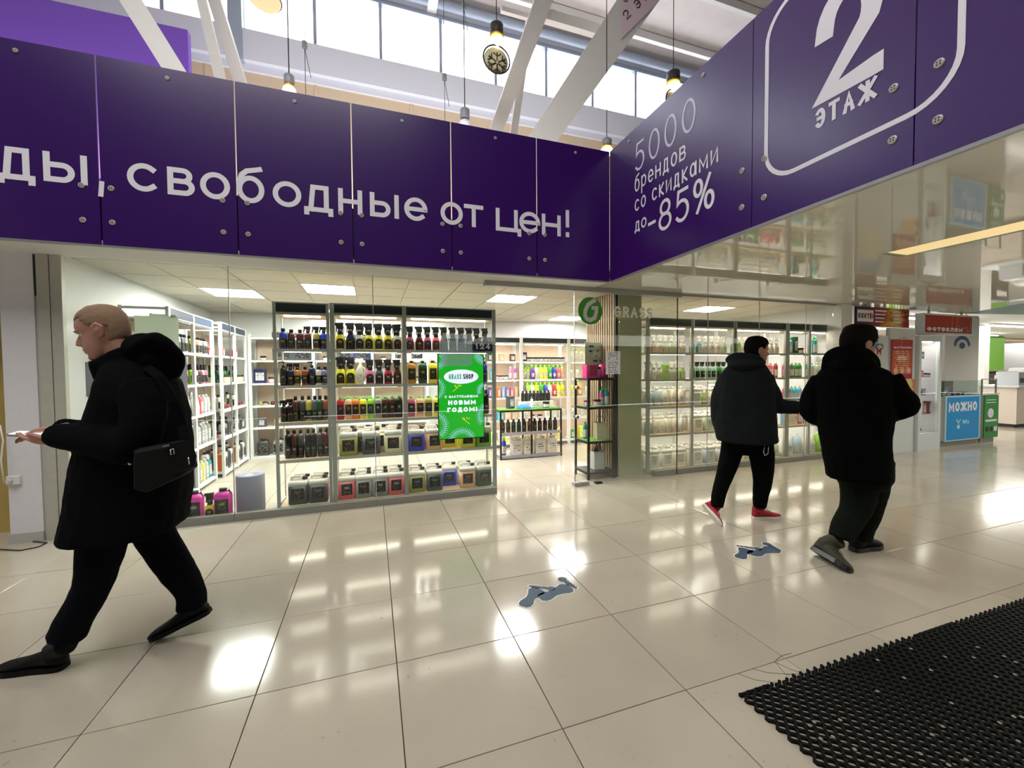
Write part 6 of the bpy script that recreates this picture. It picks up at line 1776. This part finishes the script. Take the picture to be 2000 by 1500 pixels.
def head_into(mb, C_, f, up, s=1.0, part='head'):
    """C_: chin height point on the neck axis; f: facing direction; H = .235*s"""
    f = f.normalized(); up = (up - f * up.dot(f)).normalized(); l = up.cross(f)
    R_ = [(-.012, .055, .02, .022), (.0, .078, .012, .036), (.015, .090, -.012, .048), (.032, .094, -.04, .056), (.048, .096, -.062, .062), (.065, .097, -.078, .066), (.085, .092, -.088, .069), (.105, .089, -.095, .072), (.120, .087, -.098, .074), (.135, .095, -.100, .075), (.155, .096, -.101, .076), (.178, .088, -.097, .075), (.198, .072, -.085, .068), (.215, .048, -.062, .053), (.227, .02, -.035, .032), (.231, .0, -.015, .014)]
    def ringat(z, xf, xb, w, grow=0.0, n=24):
        out = []
        c = (xf + xb) / 2; a = (xf - xb) / 2 + grow
        for i in range(n):
            t = 2 * PI * i / n; cs, sn = math.cos(t), math.sin(t)
            ww = (w + grow) * (1.0 if cs < 0 else (1 - .16 * cs * cs))
            out.append(C_ + (f * (c + a * cs) + l * (ww * sn) + up * z) * s)
        return out
    if part == 'head':
        mb.loft([ringat(*r) for r in R_], smooth=True)
        P = lambda x, y, z: C_ + (f * x + l * y + up * z) * s
        # nose
        mb.loft([[P(.088, -.007, .122), P(.088, .007, .122), P(.098, .003, .122), P(.098, -.003, .122)], [P(.088, -.014, .092), P(.088, .014, .092), P(.116, .006, .094), P(.116, -.006, .094)], [P(.088, -.018, .078), P(.088, .018, .078), P(.119, .009, .082), P(.119, -.009, .082)], [P(.088, -.014, .070), P(.088, .014, .070), P(.106, .006, .073), P(.106, -.006, .073)]])
        # brow, lips, chin
        mb.sphere(P(.080, -.026, .132), .014 * s, 8, 6, (1, 1.2, .6)); mb.sphere(P(.080, .026, .132), .014 * s, 8, 6, (1, 1.2, .6))
        mb.tube([P(.086, -.024, .053), P(.099, 0, .057), P(.086, .024, .053)], [.004 * s, .008 * s, .004 * s], 7)
        mb.tube([P(.086, -.022, .044), P(.097, 0, .041), P(.086, .022, .044)], [.004 * s, .008 * s, .004 * s], 7)
        mb.sphere(P(.082, 0, .014), .018 * s, 8, 6)
        for sg_ in (-1, 1):   # ears: rim and lobe
            mb.tube([P(-.004, sg_ * .074, .078), P(.006, sg_ * .083, .098), P(.004, sg_ * .088, .125), P(-.016, sg_ * .092, .136), P(-.030, sg_ * .090, .118), P(-.022, sg_ * .082, .090), P(-.006, sg_ * .078, .078)], .0085 * s, 7)
            mb.sphere(P(-.012, sg_ * .080, .108), .017 * s, 8, 6, (1, 1, 1.3))
        # neck
        mb.tube([P(-.012, 0, .07), P(-.018, 0, .0), P(-.03, 0, -.10), P(-.03, 0, -.16)], [.060 * s, .058 * s, .060 * s, .075 * s], 14)
        return P
    return R_, ringat


def hair_obj(C_, f, up, s, mt, parent, line, grow=.007, name='hair'):
    """shell over the skull above a hairline: line(angle cos) -> lowest z"""
    f = f.normalized(); up = (up - f * up.dot(f)).normalized(); l = up.cross(f)
    R_, ringat = head_into(None, C_, f, up, s, 'rings')
    n = 36; zs = [-.03 + .0075 * k for k in range(36)]
    def at(z):
        if z <= R_[0][0]: r = R_[0]; return (r[1] - (R_[0][0] - z) * .3, -.06 - .3 * 0, .05)
        for a, b in zip(R_, R_[1:]):
            if a[0] <= z <= b[0]:
                t = (z - a[0]) / (b[0] - a[0]); return tuple(a[i] * (1 - t) + b[i] * t for i in (1, 2, 3))
        return (.0, -.012, .006)
    mb = MB(); idx = {}
    rows = []
    for z in zs:
        xf, xb, w = at(z); g = grow * (1.25 if z > .19 else 1.0)
        top = z > .231
        rows.append([p + up * (g * s * (1.0 if z > .2 else 0)) for p in ringat(min(z, .231), xf, xb, w, g, n)])
    for r in rows: mb.v += [tuple(p) for p in r]
    for k in range(len(zs) - 1):
        for i in range(n):
            j = (i + 1) % n; a = 2 * PI * (i + .5) / n
            if zs[k] >= line(math.cos(a)):
                mb.f.append((k * n + i, k * n + j, (k + 1) * n + j, (k + 1) * n + i)); mb.mi.append(0); mb.sm.append(True)
    k = len(zs) - 1; mb.f.append(tuple(k * n + i for i in range(n))); mb.mi.append(0); mb.sm.append(True)
    me = mb.mesh(name + '_src', mt); o = bpy.data.objects.new('h', me); COL.objects.link(o)
    so = o.modifiers.new('s', 'SOLIDIFY'); so.thickness = .011 * s; so.offset = -1
    sm = o.modifiers.new('m', 'SMOOTH'); sm.iterations = 3; sm.factor = .5
    tx = bpy.data.textures.new('hair_tufts', 'CLOUDS'); tx.noise_scale = .018
    d = o.modifiers.new('d', 'DISPLACE'); d.texture = tx; d.strength = .006; d.texture_coords = 'GLOBAL'
    bpy.context.view_layer.update()
    me2 = bpy.data.meshes.new_from_object(o.evaluated_get(bpy.context.evaluated_depsgraph_get())); bpy.data.objects.remove(o)
    me2.name = name
    return link(name, me2, parent)


def hand_into(mb, wrist, fdir, palm_n, spread, s=1.0, curl=.5, side=1):
    """palm with five unequal bent fingers; fdir along the fingers, palm_n out of the palm"""
    f = fdir.normalized(); pn = (palm_n - f * palm_n.dot(f)).normalized(); w = f.cross(pn) * side
    k0 = wrist
    def ell(c, a, b): return [c + w * (a * math.cos(2 * PI * i / 12)) + pn * (b * math.sin(2 * PI * i / 12)) for i in range(12)]
    mb.loft([ell(k0 - f * .03 * s, .026 * s, .020 * s), ell(k0, .028 * s, .019 * s), ell(k0 + f * .03 * s, .038 * s, .017 * s), ell(k0 + f * .07 * s, .042 * s, .015 * s), ell(k0 + f * .092 * s, .038 * s, .011 * s)], smooth=True)
    for off, ln, r in ((-.031, .078, .0085), (-.010, .088, .009), (.011, .083, .0088), (.031, .064, .0078)):
        b = k0 + w * off * s + f * .082 * s; pts = [b - f * .02 * s, b]
        d = f.copy(); q = b
        for seg, frac in enumerate((.45, .32, .25)):
            ang = curl * (.55 + .35 * seg)
            d2 = (f * math.cos(ang) + pn * math.sin(ang)).normalized()
            q = q + d2 * (ln * frac * s) + w * (off * spread * frac)
            pts.append(q)
        mb.tube(pts, [r * s, r * s, r * .95 * s, r * .9 * s, r * .72 * s], 8)
    b = k0 - w * .026 * s + f * .02 * s
    mb.tube([k0 + f * .015 * s, b - w * .012 * s + pn * .008 * s + f * .018 * s, b - w * .022 * s + pn * .020 * s + f * .048 * s, b - w * .018 * s + pn * .028 * s + f * .074 * s], [.014 * s, .0125 * s, .0105 * s, .008 * s], 8)


def shoe_rings(heel, toe, side_w=1.0, ankle=None, up=None, hs=1.0):
    """sole line heel -> toe (3D), returns upper and sole builders"""
    d = toe - heel; L_ = d.length; d.normalize()
    up = Vector((0, 0, 1)) if up is None else up
    up = (up - d * up.dot(d)).normalized(); sd = d.cross(up)
    U = MB(); S = MB()
    ur, sr = [], []
    for t, w, h in ((0.0, .018, .05), (.04, .029, .078), (.14, .034, .092), (.28, .035, .094), (.42, .036, .078), (.58, .042, .060), (.74, .045, .048), (.88, .038, .040), (.96, .024, .032), (1.0, .010, .022)):
        c = heel + d * (t * L_); w *= side_w; h *= hs
        ur.append([c + sd * (w * math.cos(a)) + up * (.016 + (h - .016) * (math.sin(a) * .5 + .5) if True else 0) for a in [2 * PI * i / 14 for i in range(14)]])
        ww = w * 1.08
        sr.append([c - sd * ww + up * 0, c + sd * ww + up * 0, c + sd * ww + up * .022 * hs, c - sd * ww + up * .022 * hs])
    U.loft(ur, smooth=True); S.loft(sr)
    return U, S


def shoe(person, heel, toe, upper, sole, up=None, side_w=1.0, high=None, name='shoe', laces=None, label=None):
    U, S = shoe_rings(heel, toe, side_w, up=up, hs=1.45 if name == 'boot' else 1.0)
    d = (toe - heel); L_ = d.length; d.normalize(); upv = Vector((0, 0, 1)) if up is None else up; upv = (upv - d * upv.dot(d)).normalized()
    if high is not None:
        c = heel + d * (L_ * .17)
        hi = Vector(high); U.tube([c + upv * .04, c + upv * .09, hi], [(.042 * side_w), (.043 * side_w), (.045 * side_w)], 14)
    o = remeshed(U, name, upper, .006, 2, person)
    if label: o['label'] = label
    S.build('sole', sole, o)
    if laces:
        sd = d.cross(upv); lb = MB()
        for k in range(4):
            c = heel + d * (L_ * (.38 + .08 * k)) + upv * (.088 - .010 * k) * (1.45 if name == 'boot' else 1.0)
            lb.tube([c - sd * .022, c + upv * .006, c + sd * .022], .0025, 5)
        lb.build('laces', laces, o)
    return o


def person(name_label):
    e = empty('person', (0, 0, 0), 0, name_label, 'person')
    return e


# ---------------------------------------------------------------- man 1: walking left, looking at his phone
F1 = Fig((-.75, 1.15, 0), (0, 1, 0))
p1 = empty('person', (-.75, 1.15, 0), 0, 'fair haired man in long dark coat walking left with phone', 'person')
bpy.context.view_layer.update()
G1p = lambda o: ground(o, p1)
P = F1.p
chin = P(226, 692, 0)
up1 = Vector((-.36, 0, 1)).normalized(); f1 = Vector((-1, -.06, -.36))
body = MB()
HP = head_into(body, chin, f1, up1, 1.06)
# body core under the clothes
F1.tube(body, [P(262, 735), P(275, 800), P(262, 900), P(252, 1000)], [(.10, .16), (.11, .16), (.11, .14), (.12, .15)])
F1.tube(body, [P(225, 695), P(258, 735)], [.055, .075])
# arms: near (left) and far (right)
EL, WL = P(262, 868, -.26), P(122, 855, -.13)
ER, WR = P(255, 850, .24), P(128, 838, .00)
F1.tube(body, [P(275, 775, -.18), EL, WL], [.045, .042, .03]); F1.tube(body, [P(272, 775, .18), ER, WR], [.045, .042, .03])
hand_into(body, WL + Vector((-.015, 0, -.012)), Vector((-1, .18, -.02)), Vector((.05, .35, 1)), .05, .98, .62, 1)
hand_into(body, WR + Vector((-.012, -.01, .01)), Vector((-1, -.35, -.16)), Vector((-.1, -.25, -1)), .05, .95, .55, 1)
# legs inside the trousers
F1.tube(body, [P(225, 1000, -.09), P(186, 1135, -.09), P(140, 1225, -.08)], [.075, .05, .036]); F1.tube(body, [P(285, 1000, .09), P(345, 1105, .07), P(375, 1165, .05)], [.075, .05, .036])
bo = remeshed(body, 'body', 'skin', .0052, 2); G1p(bo)
for s_ in (-1, 1):
    ey = MB(); ey.sphere(HP(.0665, s_ * .031, .117), .0120, 10, 8); o = G1p(ey.build('eye', 'eye'))
    ir = MB(); ir.sphere(HP(.0742, s_ * .031, .1155), .0056, 8, 6); ir.build('iris', 'black', None).parent = o
    eb_ = MB(); eb_.tube([HP(.094, s_ * .012, .135), HP(.091, s_ * .028, .139), HP(.078, s_ * .047, .134)], [.003, .0042, .002], 6); G1p(eb_.build('eyebrow', 'hair_fair'))
o = hair_obj(chin, f1, up1, 1.06, 'hair_fair', None, lambda c: (.182 if c > .55 else (.182 - (.55 - c) * .14 if c > .1 else (.115 if c > -.35 else .05))), .0055); G1p(o)
# coat
coat = MB(); R_ = []
for y, xl, xr, rb in ((706, 222, 312, .10), (722, 208, 330, .165), (745, 204, 343, .215), (775, 199, 352, .238), (810, 187, 361, .245), (850, 172, 367, .25), (890, 160, 370, .25), (930, 152, 369, .25), (975, 145, 365, .255), (1000, 141, 362, .26), (1026, 134, 358, .265), (1032, 135, 357, .262)):
    F1.ring(R_, y, xl, xr, rb, 0.0, 2.5)
coat.loft(R_, smooth=True)
F1.tube(coat, [P(277, 752, -.185), P(282, 810, -.25), P(258, 868, -.265), P(180, 858, -.20), P(106, 851, -.135)], [(.085, .075), (.088, .07), (.088, .075), (.072, .07), (.052, .052)], roundcap=False)
F1.tube(coat, [P(272, 752, .185), P(272, 810, .25), P(248, 852, .25), P(180, 846, .13), P(112, 838, .005)], [(.085, .075), (.085, .07), (.085, .075), (.068, .065), (.048, .048)], roundcap=False)
# standing collar, open at the throat, higher at the nape
F1.tube(coat, [P(278, 746), P(262, 719), P(240, 685)], [(.13, .13), (.125, .105), (.130, .092)], roundcap=False)
F1.tube(coat, [P(200, 737), P(190, 719), P(180, 706)], [(.028, .06), (.022, .05), (.008, .03)])
co = remeshed(coat, 'coat', 'coat_navy', .010, 3, None, .018); G1p(co)
hood = MB(); hood.sphere(P(314, 702), .1, 18, 12, (.84, 1.35, 1.05)); hood.sphere(P(284, 683), .088, 14, 10, (1, 1.4, .95))
F1.tube(hood, [P(262, 680, -.10), P(305, 662, -.13), P(345, 700, -.08), P(340, 730, 0)], [.03, .035, .035, .03])
G1p(remeshed(hood, 'hood', 'coat_navy', .010, 3, None, .012))
zp = MB(); zp.tube([P(205, 741, -.03), P(203, 760, -.04)], .004, 5); G1p(zp.build('zip_puller', 'chrome'))
tr_ = MB()
F1.tube(tr_, [P(215, 1000, -.09), P(200, 1060, -.09), P(183, 1140, -.09), P(150, 1200, -.085), P(131, 1243, -.08)], [(.10, .10), (.094, .10), (.078, .085), (.072, .078), (.073, .078)], roundcap=False)
F1.tube(tr_, [P(285, 1000, .09), P(306, 1052, .085), P(346, 1112, .07), P(372, 1155, .06), P(375, 1187, .05)], [(.10, .10), (.088, .10), (.080, .085), (.068, .076), (.070, .076)], roundcap=False)
F1.tube(tr_, [P(250, 960), P(250, 1020)], [(.15, .17), (.15, .165)])
G1p(remeshed(tr_, 'trousers', 'trouser_navy', .009, 3, None, .014))
h0 = Vector(onz(158, 1302)); t0 = Vector(onz(-8, 1314)); h0.z = .002; t0.z = .004
ax = (t0 - h0).normalized()
G1p(shoe(None, t0 - ax * .305, t0, 'shoe', 'shoe', side_w=1.05, high=P(131, 1258, -.08)))
t1 = Vector(onz(293, 1253)); t1.z = .006; h1 = P(407, 1197, .04); d1 = (h1 - t1).normalized()
G1p(shoe(None, t1 + d1 * .30, t1, 'shoe', 'shoe', up=Vector((-.25, 0, 1)), side_w=1.05, high=P(377, 1182, .05)))
# phone held in both hands
e = empty('phone', P(66, 848, -.06), 0, 'phone with glowing white screen held by the walking man', 'phone')
bpy.context.view_layer.update()
ph = MB(); ph.loft([rrect(.155, .075, .012, -.0045, 4), rrect(.155, .075, .012, .0045, 4)]); o = ph.build('case', 'alu', e)
sc2 = MB(); sc2.loft([rrect(.145, .066, .009, .0046, 4), rrect(.145, .066, .009, .0052, 4)]); sc2.build('screen', 'screen_phone', e)
e.rotation_euler = (.10, .10, 0)
# shoulder bag hanging behind the left hip
bg = empty('shoulder_bag', P(322, 905, -.35), 0, 'black leather shoulder bag hanging at the hip of the walking man', 'bag')
bpy.context.view_layer.update()
Gb1 = lambda o: ground(o, bg)
bb = MB(); q = [P(282, 872, -.29), P(372, 856, -.29), P(391, 908, -.29), P(372, 922, -.29), P(305, 952, -.29), P(282, 945, -.29)]
cx_ = sum(q, Vector()) / 6
sh = lambda k, dy: [cx_ + (p - cx_) * k + Vector((0, dy, 0)) for p in q]
bb.loft([sh(.90, .0), sh(1, -.02), sh(1, -.09), sh(.90, -.11)], smooth=False)
Gb1(remeshed(bb, 'body', 'bag', .006, 3))
fl = MB(); fl.loft([[P(330, 866, -.405), P(372, 858, -.405), P(384, 890, -.405), P(382, 912, -.405), P(338, 926, -.405)], [P(330, 866, -.418), P(372, 858, -.418), P(384, 890, -.418), P(380, 910, -.418), P(340, 924, -.418)]]); Gb1(fl.build('pocket', 'bag'))
bk = MB(); bk.tube([P(333, 878, -.425), P(334, 888, -.428), P(341, 887, -.428), P(339, 877, -.425), P(333, 878, -.425)], .003, 6); Gb1(bk.build('buckle', 'chrome'))
zz = MB(); zz.tube([P(368, 893, -.425), P(370, 907, -.428)], .003, 5); zz.tube([P(318, 872, -.41), P(368, 862, -.41)], .003, 5); Gb1(zz.build('zip', 'chrome'))
strp = MB()
for path in ([P(365, 862, -.34), P(356, 830, -.275), P(340, 785, -.275), P(312, 735, -.235), P(285, 715, -.12)],):
    for a, b in zip(path, path[1:]):
        w_ = Vector((.018, 0, .008)); strp.loft([[a - w_, a + w_, a + w_ + Vector((0, -.006, 0)), a - w_ + Vector((0, -.006, 0))], [b - w_, b + w_, b + w_ + Vector((0, -.006, 0)), b - w_ + Vector((0, -.006, 0))]])
Gb1(strp.build('strap', 'coat_navy'))
st2 = MB(); st2.tube([P(284, 900, -.32), P(262, 903, -.29), P(240, 905, -.28)], .009, 6); o = Gb1(st2.build('side_strap', 'bag'))
st3 = MB(); st3.tube([P(266, 899, -.305), P(268, 906, -.305)], .006, 6); st3.tube([P(252, 902, -.295), P(254, 908, -.295)], .006, 6); Gb1(st3.build('clip', 'chrome'))

# ---------------------------------------------------------------- man 2: dark grey jacket, red shoes, seen from behind
F2 = Fig((3.75, 1.5, 0)); p2 = empty('person', (3.75, 1.5, 0), 0, 'young man in dark grey hooded jacket and red shoes seen from behind', 'person')
bpy.context.view_layer.update(); G2p = lambda o: ground(o, p2); P = F2.p
f2 = F2.e * .86 + F2.n * .50 + Vector((0, 0, -.12)); up2 = Vector((0, 0, 1)) + F2.e * .06
chin2 = P(1474, 709, 0)
body = MB(); HP2 = head_into(body, chin2, f2, up2, 1.02)
F2.tube(body, [P(1455, 725), P(1456, 790), P(1457, 830), P(1458, 850)], [(.13, .09), (.14, .10), (.13, .10), (.12, .09)])
F2.tube(body, [P(1418, 738), P(1404, 795, -.02), P(1412, 848, .05)], [.045, .04, .03]); F2.tube(body, [P(1496, 738, .05), P(1512, 786, .06), P(1562, 796, .10)], [.045, .04, .03])
hand_into(body, P(1566, 796, .10), F2.e + Vector((0, 0, -.05)), F2.n, .04, .95, .8, 1); hand_into(body, P(1413, 852, .07), Vector((0, 0, -1)) + F2.n * .3, F2.e, .04, .95, .7, 1)
F2.tube(body, [P(1432, 865, 0), P(1414, 930, -.03), P(1402, 970, -.09)], [.075, .05, .04]); F2.tube(body, [P(1486, 865, 0), P(1489, 930, .06), P(1485, 970, .06)], [.075, .05, .04])
G2p(remeshed(body, 'body', 'skin', .0065, 2))
G2p(hair_obj(chin2, f2, up2, 1.02, 'hair_dark', None, lambda c: (.178 if c > .6 else (.178 - (.6 - c) * .15 if c > .1 else (.11 if c > -.2 else .045))), .010))
for s_ in (-1, 1): ey = MB(); ey.sphere(HP2(.0665, s_ * .031, .117), .012, 10, 8); G2p(ey.build('eye', 'eye'))
jk = MB(); R_ = []
for y, xl, xr, rb in ((705, 1432, 1490, .10), (718, 1416, 1500, .145), (732, 1406, 1508, .17), (752, 1399, 1513, .185), (780, 1394, 1516, .195), (810, 1392, 1518, .20), (838, 1394, 1520, .205), (856, 1397, 1521, .205), (862, 1400, 1520, .20)):
    F2.ring(R_, y, xl, xr, rb, 0, 2.5)
jk.loft(R_, smooth=True)
F2.tube(jk, [P(1420, 735), P(1407, 770, -.05), P(1403, 810, -.05), P(1413, 850, .03)], [.075, .072, .068, .055], roundcap=False)
F2.tube(jk, [P(1493, 738, .05), P(1508, 772, .06), P(1520, 792, .07), P(1560, 796, .10)], [.078, .076, .072, .060], roundcap=False)
G2p(remeshed(jk, 'jacket', 'coat_grey', .011, 3, None, .022))
hd = MB(); hd.sphere(P(1455, 712, -.06), .1, 18, 12, (1.65 * abs(F2.e.x) + .9 * abs(F2.n.x) * .6, 1.45, .62))
F2.tube(hd, [P(1424, 704, .02), P(1438, 697, -.08), P(1470, 699, -.10), P(1490, 708, .03)], [.035, .04, .04, .03])
G2p(remeshed(hd, 'hood', 'coat_grey', .010, 3, None, .012))
tr_ = MB()
F2.tube(tr_, [P(1434, 850), P(1428, 885), P(1414, 932, -.03), P(1404, 965, -.08), P(1400, 990, -.12)], [(.10, .11), (.094, .10), (.075, .08), (.062, .066), (.052, .055)], roundcap=False)
F2.tube(tr_, [P(1482, 850), P(1487, 885, .02), P(1490, 930, .06), P(1486, 965, .06), P(1484, 990, .06)], [(.11, .11), (.108, .11), (.085, .085), (.068, .07), (.056, .06)], roundcap=False)
F2.tube(tr_, [P(1458, 842), P(1459, 868)], [(.19, .13), (.18, .13)])
G2p(remeshed(tr_, 'trousers', 'trouser_black', .009, 3, None, .012))
kc = MB(); kc.tube([P(1494, 868, -.13), P(1491, 882, -.135), P(1494, 890, -.135), P(1500, 886, -.135), P(1501, 868, -.13)], .0045, 6); G2p(kc.build('key_chain', 'chrome'))
h0 = Vector(onz(1470, 1013)); t0 = Vector(onz(1515, 1011)); ax = (t0 - h0).normalized(); h0.z = t0.z = .002
G2p(shoe(None, h0, h0 + ax * .285, 'red', 'sole_white', side_w=1.1, high=P(1483, 988, .06), laces='black', label='red knit shoe with white sole, planted flat'))
t0 = Vector(onz(1408, 1029)); t0.z = .004; h1 = P(1383, 1000, -.14); d1 = (h1 - t0).normalized()
G2p(shoe(None, t0 + d1 * .27, t0, 'red', 'sole_white', up=F2.e * .8 + F2.n * .5 + Vector((0, 0, .5)), side_w=1.1, high=P(1399, 990, -.12), laces='black', label='red knit shoe with heel lifted'))

# ---------------------------------------------------------------- man 3: long black coat, glasses, seen from behind
F3 = Fig((3.88, .63, 0)); p3 = empty('person', (3.88, .63, 0), 0, 'man in long black coat with glasses seen from behind', 'person')
bpy.context.view_layer.update(); G3p = lambda o: ground(o, p3); P = F3.p
f3 = F3.e * .72 + F3.n * .66 + Vector((0, 0, -.12)); up3 = Vector((0, 0, 1)) + F3.e * .04
chin3 = P(1672, 706, .0)
body = MB(); HP3 = head_into(body, chin3, f3, up3, 1.08)
F3.tube(body, [P(1668, 725), P(1672, 790), P(1678, 860), P(1682, 900)], [(.15, .10), (.16, .11), (.15, .11), (.13, .11)])
F3.tube(body, [P(1604, 740), P(1594, 800, -.04), P(1640, 818, .22)], [.05, .045, .03]); F3.tube(body, [P(1736, 740), P(1764, 790, .02), P(1715, 815, .26)], [.05, .045, .03])
hand_into(body, P(1648, 816, .25), F3.n * .6 + F3.e, -F3.e + F3.n * .3, .04, .95, .8, 1); hand_into(body, P(1706, 815, .29), F3.n * .6 - F3.e, F3.e + F3.n * .3, .04, .95, .8, 1)
F3.tube(body, [P(1672, 920, -.02), P(1672, 985, -.02), P(1648, 1030, -.10)], [.075, .05, .036]); F3.tube(body, [P(1702, 920, .05), P(1699, 985, .12), P(1686, 1032, .15)], [.075, .05, .036])
G3p(remeshed(body, 'body', 'skin', .0065, 2))
G3p(hair_obj(chin3, f3, up3, 1.08, 'hair_brown', None, lambda c: (.165 if c > .6 else (.165 - (.6 - c) * .18 if c > .15 else (.085 if c > -.2 else .025))), .019))
for s_ in (-1, 1): ey = MB(); ey.sphere(HP3(.0665, s_ * .031, .117), .012, 10, 8); G3p(ey.build('eye', 'eye'))
gl_ = MB()
for s_ in (-1, 1):
    gl_.tube([HP3(.116, s_ * .034 + .026 * math.cos(2 * PI * i / 16), .112 + .021 * math.sin(2 * PI * i / 16)) for i in range(17)], .0022, 6)
    gl_.tube([HP3(.114, s_ * .060, .118), HP3(.06, s_ * .082, .120), HP3(-.02, s_ * .090, .122), HP3(-.04, s_ * .088, .105)], .0024, 6)
gl_.tube([HP3(.117, -.009, .115), HP3(.120, 0, .118), HP3(.117, .009, .115)], .0022, 6)
o = G3p(gl_.build('glasses', 'black'))
ln = MB()
for s_ in (-1, 1): ln.add([HP3(.1158, s_ * .034 + .025 * math.cos(2 * PI * i / 16), .112 + .020 * math.sin(2 * PI * i / 16)) for i in range(16)], [tuple(range(16))])
l2 = ln.build('lens', 'glass'); l2.parent = o
ct = MB(); R_ = []
for y, xl, xr, rb in ((700, 1630, 1700, .11), (714, 1610, 1716, .15), (727, 1597, 1740, .18), (745, 1590, 1747, .20), (775, 1588, 1752, .21), (810, 1592, 1752, .215), (845, 1599, 1745, .22), (880, 1604, 1745, .225), (910, 1609, 1746, .23), (928, 1613, 1747, .23), (933, 1615, 1747, .225)):
    F3.ring(R_, y, xl, xr, rb, 0, 2.5)
ct.loft(R_, smooth=True)
F3.tube(ct, [P(1608, 740), P(1592, 775, -.03), P(1590, 808, .0), P(1638, 818, .22)], [.085, .092, .085, .06], roundcap=False)
F3.tube(ct, [P(1732, 740), P(1752, 770, .0), P(1764, 795, .03), P(1715, 815, .26)], [.085, .085, .082, .06], roundcap=False)
G3p(remeshed(ct, 'coat', 'coat_black', .011, 3, None, .02))
hd = MB(); F3.tube(hd, [P(1622, 722, -.06), P(1628, 698, -.08), P(1660, 690, -.12), P(1695, 700, -.04), P(1705, 718, .03)], [.06, .06, .065, .055, .05])
hd.sphere(P(1662, 712, -.06), .1, 16, 10, (1.5, 1.5, .8))
G3p(remeshed(hd, 'hood', 'coat_black', .010, 3, None, .014))
tr_ = MB()
F3.tube(tr_, [P(1676, 910), P(1678, 950), P(1672, 992, -.03), P(1652, 1025, -.09), P(1642, 1052, -.13)], [(.12, .12), (.115, .115), (.10, .10), (.085, .085), (.072, .075)], roundcap=False)
F3.tube(tr_, [P(1700, 910, .04), P(1704, 950, .06), P(1698, 995, .12), P(1688, 1030, .15), P(1683, 1052, .16)], [(.11, .11), (.10, .10), (.085, .085), (.07, .07), (.062, .065)], roundcap=False)
F3.tube(tr_, [P(1685, 900), P(1687, 935)], [(.18, .14), (.17, .13)])
G3p(remeshed(tr_, 'trousers', 'trouser_green', .009, 3, None, .016))
t0 = Vector(onz(1660, 1121)); t0.z = .004; h1 = P(1602, 1085, -.16); d1 = (h1 - t0).normalized()
G3p(shoe(None, t0 + d1 * .31, t0, 'boot', 'black', up=F3.e * .55 + F3.n * .3 + Vector((0, 0, .8)), side_w=1.3, high=P(1640, 1054, -.13), name='boot', laces='black', label='olive boot with heel lifted'))
t0 = Vector(onz(1698, 1071)); h0 = Vector(onz(1664, 1077)); ax = (t0 - h0).normalized(); h0.z = t0.z = .003
G3p(shoe(None, h0, h0 + ax * .30, 'shoe', 'black', side_w=1.25, high=P(1683, 1046, .15), name='boot', laces='black', label='dark boot planted flat'))
bpy.context.view_layer.update()
